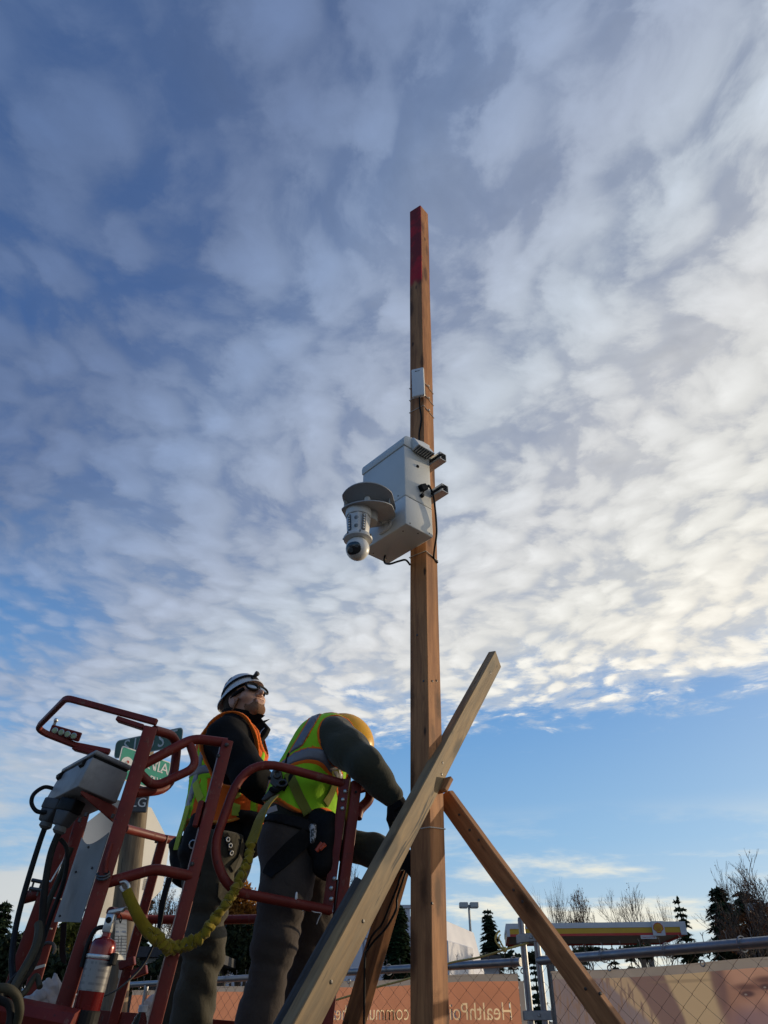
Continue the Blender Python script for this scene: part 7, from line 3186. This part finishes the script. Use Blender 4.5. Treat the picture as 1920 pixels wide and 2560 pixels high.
sung = mbf.build('sunglasses', basic('matt_black_frame', (0.006, 0.006, 0.007), 0.75, 0, 0.1, 20, 0, 0.2), w1, smooth=True)
for mb, _ in gl:
    mb.build('lens', M_LENSM, sung, smooth=True)
# hat tilted back, strap and headlamp
hu1 = (u1_ * 0.995 + f1 * 0.02).normalized()
hr1, hf1, hu1 = frame(hu1, f1)
hc_h = Vector(HL1(0, -0.010, 0.047))
h1_ = hat(w1, hc_h, hr1, hf1, hu1, M_HATW, True, 0.80)
mb = MB()
pts_ = []
for k in range(36):
    a = 2 * math.pi * k / 36
    pts_.append((hc_h + hr1 * (math.cos(a) * 0.0875) + hf1 * (math.sin(a) * 0.1065) + hu1 * (0.022 + 0.012 * math.sin(a))))
nn_ = [(p - hc_h).normalized() for p in pts_]
mb.ribbon(pts_ + [pts_[0]], nn_ + [nn_[0]], 0.014, 0.0025)
mb.build('lamp_strap', M_LEATH, h1_)
lc = hc_h + hf1 * 0.107 + hu1 * 0.026
mb = MB()
mb.box(lc - hf1 * 0.004 - hu1 * 0.006, (0.036, 0.018, 0.024), (hr1, hf1, hu1))
mb.build('lamp_base', M_BLACK, h1_, bevel=0.004, seg=2)
mb = MB()
ld_ = (hf1 * 0.97 + hu1 * 0.12).normalized()
mb.lathe(lc + hu1 * 0.006, ld_, [(0.008, -0.024), (0.0105, -0.016), (0.0105, 0.014), (0.0125, 0.018), (0.0125, 0.028), (0.010, 0.030)], 14)
mb.build('headlamp', M_HW, h1_, smooth=True)
# worn red and black sticker on the shell
for k, (ang, m_, w__, zz) in enumerate(((-0.35, basic('sticker_red', (0.40, 0.04, 0.05), 0.5), 0.034, 0.085), (0.10, basic('sticker_dark', (0.10, 0.10, 0.11), 0.5), 0.026, 0.090))):
    mb = MB()
    vs, fs = [], []
    for j in range(5):
        for i in range(5):
            a = ang + (i / 4 - 0.5) * w__ / 0.09
            ph = math.asin(min(0.95, zz / 0.125)) + (j / 4 - 0.5) * 0.30
            vs.append(hc_h + (hr1 * (math.cos(a) * 0.108 * math.cos(ph) ** .85) + hf1 * (math.sin(a) * 0.132 * math.cos(ph) ** .85) + hu1 * (0.125 * math.sin(ph))) * 0.80 * 1.012)
    for j in range(4):
        for i in range(4):
            fs.append((j * 5 + i, j * 5 + i + 1, (j + 1) * 5 + i + 1, (j + 1) * 5 + i))
    mb.add(vs, fs)
    mb.build('sticker', m_, h1_, smooth=True)

# ----------------------------------------------------------------------------- small things on and around the platform
M_EXT = basic('extinguisher_red', (0.17, 0.008, 0.008), 0.22, 0.3, 0.08, 6, coat=0.5)
M_LABEL = None


def print_mat(name, base, ink, lines, axis, seed=0.0, rough=0.4, amount=0.6):
    """paper or foil with rows of small print: rows across the axis"""
    m, b, p, out = new_mat(name)
    co = b.new('ShaderNodeTexCoord').outputs['Object']
    h = b.vmath('DOT_PRODUCT', co, tuple(axis))
    row = b.math('FRACT', b.math('MULTIPLY', h, lines))
    inrow = b.math('MULTIPLY', b.smooth(row, 0.25, 0.35), b.smooth(row, 0.72, 0.62))
    words = b.smooth(b.noise(b.mapping(co, loc=(seed, 0, 0), scale=(1, 1, 0.2)), 95, 2), 0.42, 0.5)
    c = b.mix(b.math('MULTIPLY', b.math('MULTIPLY', inrow, words), amount), tuple(base), tuple(ink))
    b.put(p.inputs['Base Color'], c)
    p.inputs['Roughness'].default_value = rough
    return m, b, p


# fire extinguisher strapped to the near left post
e0, e1 = at(212, 2538, 2.40), at(264, 2345, 2.40)
ea = (e1 - e0).normalized()
eL = (e1 - e0).length
er = 0.0365
ext_ = thing('fire_extinguisher', 'red fire extinguisher with silver label strapped inside the left post', 'fire extinguisher', e0)
mb = MB()
prof = [(0.01, 0.0), (er * 0.9, 0.0), (er, 0.012), (er, eL * 0.86), (er * 0.96, eL * 0.92), (er * 0.78, eL * 0.975), (er * 0.45, eL * 1.0), (er * 0.33, eL * 1.02), (er * 0.33, eL * 1.10)]
mb.lathe(e0, ea, prof, 28)
mb.build('cylinder', M_EXT, ext_, smooth=True)
fm, fb, fp = print_mat('foil_label', (0.22, 0.22, 0.22), (0.12, 0.12, 0.13), 62, ea, 1.0, 0.35, 0.7)
fp.inputs['Metallic'].default_value = 0.35
mb = MB()
mb.lathe(e0, ea, [(er + 0.0008, eL * 0.30), (er + 0.0008, eL * 0.70)], 28, cap=False)
mb.build('label', fm, ext_, smooth=True)
mb = MB()
mb.lathe(e0, ea, [(er + 0.0025, eL * 0.715), (er + 0.0030, eL * 0.72), (er + 0.0030, eL * 0.765), (er + 0.0025, eL * 0.77)], 28, cap=False)
mb.build('strap_band', M_STEEL, ext_, smooth=True)
bk_ = ea.cross(V(0, 1, 0)).normalized()
bk_ = bk_ if bk_.x > 0 else -bk_
mb = MB()
mb.box(e0 + ea * eL * 0.73 + bk_ * (er + .006) - V(0, .01, 0), (0.014, 0.03, 0.03), (bk_, V(0, 1, 0), ea))
mb.build('buckle', M_BLACK, ext_, bevel=0.003)
mb = MB()
v0 = e0 + ea * eL * 1.08
mb.box(v0 + ea * 0.022, (0.026, 0.026, 0.05), (bk_, V(0, 1, 0), ea))
mb.build('valve', M_STEEL, ext_, bevel=0.004, seg=2)
mb = MB()
mb.lathe(v0 + ea * 0.030 - V(0, 0.013, 0), V(0, -1, -.1), [(0.008, 0), (0.008, 0.006), (0.006, 0.008)], 12)
mb.build('gauge', M_BLACK, ext_, smooth=True)
mb = MB()
mb.hexa([v0 + ea * 0.045 + bk_ * x + V(0, y, 0) + ea * z for x, y, z in ((-.012, -.010, 0), (.030, -.010, .010), (.030, .010, .010), (-.012, .010, 0), (-.010, -.010, .010), (.040, -.010, .024), (.040, .010, .024), (-.010, .010, .010))])
mb.build('lever', M_STEEL, ext_, bevel=0.002)
mb = MB()
mb.tube(spline([v0 + ea * 0.012 - bk_ * 0.012, v0 - bk_ * 0.035 + ea * 0.004, v0 - bk_ * 0.046 - ea * 0.03, v0 - bk_ * 0.046 - ea * 0.09], 6), 0.0065, 8)
mb.build('discharge_hose', M_BLACK, ext_, smooth=True)
mb = MB()
mb.lathe(e0, ea, [(er * 1.02, -0.03), (er * 1.08, -0.028), (er * 1.08, 0.01), (er * 1.02, 0.012)], 24)
mb.box(e0 - ea * 0.035 + bk_ * 0.05, (0.08, 0.05, 0.02), (bk_, V(0, 1, 0), ea))
mb.build('foot_bracket', M_BLACK, ext_)

# paper tag
tg = thing('inspection_tag', 'curled white paper inspection tag hanging beside the fire extinguisher', 'tag', at(305, 2300, 2.43))
t00, t10, t01, t11 = at(289, 2300, 2.43), at(317, 2299, 2.46), at(282, 2400, 2.41), at(314, 2400, 2.45)
tn = (t10 - t00).cross(t01 - t00).normalized()
mb = MB()
nu, nv = 8, 10
vs = []
for j in range(nv + 1):
    for i in range(nu + 1):
        u, v = i / nu, j / nv
        p = t00.lerp(t10, u).lerp(t01.lerp(t11, u), v)
        vs.append(p + V(0, -0.006 * math.sin(math.pi * u) + 0.004 * math.sin(3 * v), 0))
fs = [(j * (nu + 1) + i, j * (nu + 1) + i + 1, (j + 1) * (nu + 1) + i + 1, (j + 1) * (nu + 1) + i) for j in range(nv) for i in range(nu)]
mb.add(vs, fs)
tm, tb_, tp_ = print_mat('tag_paper', (0.78, 0.74, 0.64), (0.25, 0.25, 0.25), 95, (t00 - t01).normalized(), 2.0, 0.8, 0.35)
mb.build('paper', tm, tg, smooth=True)


def on_tag(u, v, off=0.0006):
    p = t00.lerp(t10, u).lerp(t01.lerp(t11, u), v)
    n = tn if tn.y < 0 else -tn
    return p + V(0, -0.006 * math.sin(math.pi * u) + 0.004 * math.sin(3 * v), 0) + n * (0.0012 + off)


INK = basic('print_ink', (0.16, 0.16, 0.17), 0.7)
for k in range(7):
    mb = MB()
    v = 0.42 + 0.075 * k
    mb.tube([on_tag(u / 6, v) for u in range(7)], 0.0006, 4)
    mb.build('ruled_line', INK, tg)
for u in (0.35, 0.6):
    mb = MB()
    mb.tube([on_tag(u, 0.42 + 0.45 * t / 5) for t in range(6)], 0.0006, 4)
    mb.build('ruled_line', INK, tg)
mb = MB()
mb.hexa([on_tag(.08, .33), on_tag(.92, .33), on_tag(.92, .33, .0012), on_tag(.08, .33, .0012), on_tag(.08, .285), on_tag(.92, .285), on_tag(.92, .285, .0012), on_tag(.08, .285, .0012)])
mb.build('heading_bar', basic('heading_ink', (0.36, 0.38, 0.42), 0.7), tg)
mb = MB()
mb.tube(spline([at(301, 2287, 2.43), at(304, 2296, 2.42), at(301, 2307, 2.42), at(298, 2298, 2.43)], 5), 0.0016, 5)
mb.build('tie', M_BLACK, tg)

# --- yellow shock absorbing lanyard: flat web near the hook, gathered sleeve further on
M_YEL = cloth('yellow_webbing', (0.21, 0.155, 0.010), 300, 0.25, 0.2, 0.4)
ln_ = thing('safety_lanyard', 'yellow gathered elastic safety lanyard clipped from rail to bent worker', 'lanyard', at(310, 2222, 2.45))
hk = MB()
hk.tube(spline(path((300, 2206, 2.46), (312, 2204, 2.46), (322, 2214, 2.46), (320, 2226, 2.46), (308, 2228, 2.46), (301, 2217, 2.46)), 5), 0.0052, 8)
hk.build('carabiner', M_STEEL, ln_, smooth=True)
mb = MB()
P_ = path((316, 2226, 2.46), (328, 2255, 2.46), (345, 2290, 2.47), (362, 2318, 2.49), (378, 2336, 2.50))
sp_ = spline(P_, 8)
mb.tube(sp_, [0.0155 + 0.004 * (i / len(sp_)) for i in range(len(sp_))], 12, ref=(1, 0, 0), squash=0.55)
mb.build('web_sleeve', M_YEL, ln_, smooth=True)
P_ = path((372, 2328, 2.50), (392, 2345, 2.51), (410, 2362, 2.53), (428, 2370, 2.55), (455, 2366, 2.56), (482, 2354, 2.56), (506, 2340, 2.56), (524, 2315, 2.56), (545, 2286, 2.57), (566, 2258, 2.57),
          (588, 2225, 2.585), (604, 2185, 2.60), (619, 2150, 2.62), (628, 2110, 2.64))
sp_ = spline(P_, 26)
rnd = random.Random(4)
rad = []
for i in range(len(sp_)):
    t = i / len(sp_)
    base = 0.0155 - 0.0030 * t
    rad.append(base * (1 + 0.24 * math.sin(i * 1.15 + 2.0 * math.sin(i * 0.13)) + 0.09 * math.sin(i * 2.3)))
wob = []
for i, p in enumerate(sp_):
    wob.append(p + V(math.sin(i * 0.42 + 1.2) * 0.0035, math.cos(i * 0.37) * 0.004, math.sin(i * 0.5) * 0.0035))
mb = MB()
mb.tube(wob, rad, 14)
# break the roundness of the gathers
mb.v = [tuple(Vector(v) + Vector((1, 1, 1)) * 0.0042 * mnoise.noise(Vector(v) * 60)) for v in mb.v]
mb.build('gathered_sleeve', M_YEL, ln_, smooth=True)
P_ = path((628, 2112, 2.64), (640, 2080, 2.66), (652, 2045, 2.69), (668, 2015, 2.74), (690, 1992, 2.80))
sp_ = spline(P_, 6)
mb = MB()
mb.ribbon(sp_, [V(-0.5, -0.85, 0.1)] * len(sp_), [0.050 - 0.012 * (i / len(sp_)) for i in range(len(sp_))], 0.006)
mb.build('shock_pack', M_YEL, ln_, bevel=0.002)

# black strap hanging from the standing worker and a thin black cord
P_ = path((425, 2195, 3.05), (414, 2230, 3.05), (405, 2270, 3.05), (398, 2320, 3.05), (384, 2362, 3.02), (360, 2410, 2.98), (325, 2450, 2.9), (290, 2478, 2.8), (250, 2496, 2.7))
sp_ = spline(P_, 6)
mb = MB()
mb.ribbon(sp_, [V(-0.2, -1, 0.1)] * len(sp_), [0.024 if i < 12 else max(0.008, 0.024 - 0.0016 * (i - 12)) for i in range(len(sp_))], 0.004)
o = mb.build('strap', M_BLACK, origin=P_[0])
tag(o, 'black strap hanging from the standing worker, narrowing to a cord', 'strap')

# water bottle and plastic bags on the platform edge
bt = thing('water_bottle', 'clear plastic water bottle with blue label at the bottom edge', 'bottle', at(345, 2560, 2.9))
c = at(347, 2560, 2.9)
zb = c.z - 0.08
M_PET = glass_mat('clear_plastic', (0.85, 0.9, 0.92), 0.08, 1.12)
mb = MB()
px_m = FPX / (2.9 * CT)
zt_ = at(351, 2512, 2.9).z
mb.lathe(V(c.x + .006, 2.9, 0), V(0, 0, 1), [(0.030, zb - 0.07), (0.0315, zb), (0.0315, zt_ - 0.075), (0.0325, zt_ - 0.072), (0.030, zt_ - 0.055), (0.022, zt_ - 0.034), (0.0135, zt_ - 0.022), (0.0135, zt_ - 0.006)], 20)
mb.build('body', M_PET, bt, smooth=True)
mb = MB()
mb.lathe(V(c.x + .006, 2.9, 0), V(0, 0, 1), [(0.0155, zt_ - 0.020), (0.0155, zt_ - 0.002), (0.013, zt_)], 18)
mb.build('cap', basic('bottle_cap', (0.5, 0.52, 0.54), 0.3), bt, smooth=True)
mb = MB()
mb.lathe(V(c.x + .006, 2.9, 0), V(0, 0, 1), [(0.0322, zb - 0.05), (0.0322, zt_ - 0.080)], 20, cap=False)
lbm, lbb, lbp, _o = new_mat('bottle_label')
lco = lbb.new('ShaderNodeTexCoord').outputs['Object']
lbb.put(lbp.inputs['Base Color'], lbb.mix(lbb.smooth(lbb.noise(lbb.mapping(lco, scale=(1, 1, 2.5)), 28, 2), 0.52, 0.58), (0.02, 0.09, 0.38), (0.35, 0.5, 0.7)))
mb.build('label', lbm, bt, smooth=True)
M_BAG = translucent('plastic_bag', (0.62, 0.60, 0.60), 0.45, 0.35)
for k, (px, py, rx, ry, Y, lb) in enumerate(((122, 2498, 24, 34, 2.75, 'crumpled white plastic bag standing between the left posts'),
                                             (84, 2512, 26, 26, 2.72, 'flattened white plastic bag left of the standing one'),
                                             (378, 2528, 16, 26, 2.95, 'small white plastic bag behind the water bottle'))):
    c = np.array(at(px, py, Y))
    s = Y * 0.83 / FPX

    def fbag(p, c=c, rx=rx * s, ry=ry * s, k=k):
        q = p - c
        d = sd_ell(p, c, (rx, rx * 0.8, ry))
        w = folds(p, 3.4, 3.1 * k) * 0.010 + folds(p, 7.0, 1.7 * k + 2) * 0.004
        return d + w
    o = sdf_part('plastic_bag', fbag, c - 0.08, c + 0.08, 0.005, M_BAG, None, origin=tuple(c))
    tag(o, lb, 'bag', 'plastic bags on the platform')

# --- utility pole with street signs and the back of a stop sign
M_UPOLE = wood('creosote_wood', (0.26, 0.19, 0.11), (0.10, 0.07, 0.045), grey=0.5, knot=0.3)
YU = 6.2
u0, u1 = at(283, 2520, YU), at(345, 1990, YU)
ua = (u1 - u0).normalized()
g0 = u0 - ua * (u0.z / ua.z)
mb = MB()
top_ = u1 + ua * 0.42
L = (top_ - g0).length
mb.lathe(V(0, 0, 0), V(0, 0, 1), [(0.105, -0.1), (0.100, 1.0), (0.088, L - 0.02), (0.07, L)], 24)
up = mb.build('utility_pole', M_UPOLE, smooth=True)
up.location = g0
up.rotation_euler = ua.to_track_quat('Z', 'Y').to_euler()
tag(up, 'round weathered wooden pole behind the platform carrying street signs', 'pole')
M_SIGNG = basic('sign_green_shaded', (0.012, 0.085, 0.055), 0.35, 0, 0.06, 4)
M_SIGNT = basic('sign_teal', (0.03, 0.30, 0.20), 0.35, 0, 0.06, 4)
M_SIGNW = basic('sign_white', (0.72, 0.72, 0.68), 0.35, 0, 0.04, 4)
M_SIGNB = basic('sign_back', (0.84, 0.82, 0.74), 0.45, 0, 0.05, 3)


def sign_plate(name_, label_, c_tl, c_tr, c_bl, rnd_, base, border, group, rim=0.012):
    """flat plate from three corners"""
    xd = c_tr - c_tl
    zd = c_tl - c_bl
    W, H = xd.length, zd.length
    xd.normalize()
    zd = (zd - xd * zd.dot(xd)).normalized()
    n = xd.cross(zd).normalized()
    n = n if n.y < 0 else -n
    c = (c_tr + c_bl) / 2
    t = thing(name_, label_, 'sign', c, group)

    def outline(w, h, r, off):
        return [c + xd * p.x + zd * p.y + n * off for p in fillet([V(-w / 2, -h / 2, 0), V(w / 2, -h / 2, 0), V(w / 2, h / 2, 0), V(-w / 2, h / 2, 0)], r, 4, True)]
    mb = MB()
    mb.prism(outline(W, H, rnd_, 0), n * -0.003)
    mb.build('border', border, t)
    mb = MB()
    mb.prism(outline(W - rim * 2, H - rim * 2, rnd_ * 0.8, 0.001), n * 0.0008)
    mb.build('face', base, t)
    return t, c, xd, zd, n, W, H


# dark green upper sign
s1, c, xd, zd, nn, W, H = sign_plate('street_sign', 'dark green street sign S 1xx ST in shade behind the red post', at(287, 1853, 6.20), at(455, 1818, 5.86), at(287, 1897, 6.20), 0.045, M_SIGNG, basic('sign_rim', (0.30, 0.34, 0.32), 0.4), 'street name signs on the utility pole', 0.009)
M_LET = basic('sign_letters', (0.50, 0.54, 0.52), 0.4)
for ch, u in (('S', 0.185), ('1', 0.31), ('3', 0.42), ('0', 0.545), ('S', 0.70), ('T', 0.86)):
    text_mesh(ch, 0.17, M_LET, 'letter', c + xd * (W * (u - 0.5)) - zd * 0.0 + nn * 0.004, xd, zd, s1)
# sunlit teal lower sign with round seal
s2, c, xd, zd, nn, W, H = sign_plate('street_sign', 'sunlit teal street sign with a round seal and white letters', at(300, 1862, 5.70), at(423, 1905, 6.05), at(293, 1945, 5.70), 0.02, M_SIGNT, M_SIGNW, 'street name signs on the utility pole', 0.010)
mb = MB()
mb.lathe(c + xd * (-W * 0.34) + zd * 0.0 + nn * 0.003, nn, [(0.055, 0), (0.055, 0.001)], 24)
mb.build('seal', M_SIGNW, s2)
sealm = [basic('seal_teal', (0.05, 0.25, 0.22), 0.5), basic('seal_red', (0.4, 0.06, 0.04), 0.5), basic('seal_grey', (0.4, 0.45, 0.42), 0.5)]
for k, (dx, dz, r, m_) in enumerate(((-.012, -.018, .018, 0), (.012, -.02, .016, 0), (.002, .015, .012, 1), (-.01, .004, .010, 2))):
    mb = MB()
    mb.lathe(c + xd * (-W * 0.34 + dx) + zd * dz + nn * (0.0042 + .0004 * k), nn, [(r, 0), (r, 0.0008)], 12)
    mb.build('seal_mark', sealm[m_], s2)
for k, ch in enumerate('TUKWILA'):
    text_mesh(ch, 0.125, M_SIGNW, 'letter', c + xd * (W * (-0.165 + 0.092 * k)) + zd * 0.055 + nn * 0.003, xd, zd, s2)
for k, ch in enumerate('INTL BLVD'):
    if ch != ' ':
        text_mesh(ch, 0.085, M_SIGNW, 'letter', c + xd * (W * (-0.16 + 0.068 * k)) - zd * 0.06 + nn * 0.003, xd, zd, s2)
for k, ch in enumerate('4800'):
    text_mesh(ch, 0.05, M_SIGNW, 'letter', c + xd * (W * (0.34 + 0.035 * k)) - zd * 0.125 + nn * 0.003, xd, zd, s2)
mb = MB()
br = at(370, 1945, 6.02)
mb.box(br, (0.12, 0.10, 0.16), (xd, nn, zd))
o = mb.build('sign_bracket', M_GALV, origin=br, bevel=0.03, seg=2)
tag(o, 'cast metal bracket holding the street signs to the pole', 'bracket')
mb = MB()
sc_ = at(345, 2008, 6.0)
mb.box(sc_, (0.16, 0.02, 0.14), (V(1, 0.1, 0).normalized(), V(-.1, 1, 0).normalized(), V(0, 0, 1)))
plq = mb.build('plaque', M_GREYP, origin=sc_, bevel=0.006)
tag(plq, 'dark plaque on the utility pole below the street signs', 'plaque')
text_mesh('LG', 0.10, M_SIGNW, 'lettering', sc_ + V(0.01, -0.012, 0.0), V(1, .1, 0), V(0, 0, 1), plq)['kind'] = 'stuff'
# stop sign seen from behind
oc = at(308, 2147, YU + 0.13)
on_ = V(0.78, -0.62, 0).normalized()
ox = V(0.62, 0.78, 0).normalized()
st_ = thing('traffic_sign', 'large octagonal sign on the wooden pole, its blank back sunlit', 'sign', oc)
ro = 0.46
mb = MB()
octo = [oc + ox * (math.cos(a) * ro) + V(0, 0, 1) * (math.sin(a) * ro) for a in [math.pi / 8 + k * math.pi / 4 for k in range(8)]]
mb.prism(octo, on_ * 0.003)
mb.build('plate', M_SIGNB, st_)
mb = MB()
lc = on_plane(366, 2212, oc, on_) + on_ * 0.003
mb.box(lc, (0.07, 0.002, 0.085), (ox, on_, V(0, 0, 1)))
sm_, sb_, sp2 = print_mat('sticker_print', (0.35, 0.35, 0.33), (0.10, 0.10, 0.10), 70, V(0, 0, 1), 5.0, 0.6, 0.7)
mb.build('sticker', sm_, st_)
mb = MB()
q = at(312, 2420, 6.05)
mb.box(q, (0.07, 0.05, 0.14), (V(1, 0, 0), V(0, 1, 0), ua))
o = mb.build('conduit_box', basic('tan_box', (0.36, 0.28, 0.20), 0.6), origin=q, bevel=0.008)
tag(o, 'small tan box on the utility pole below the paper tag', 'box')
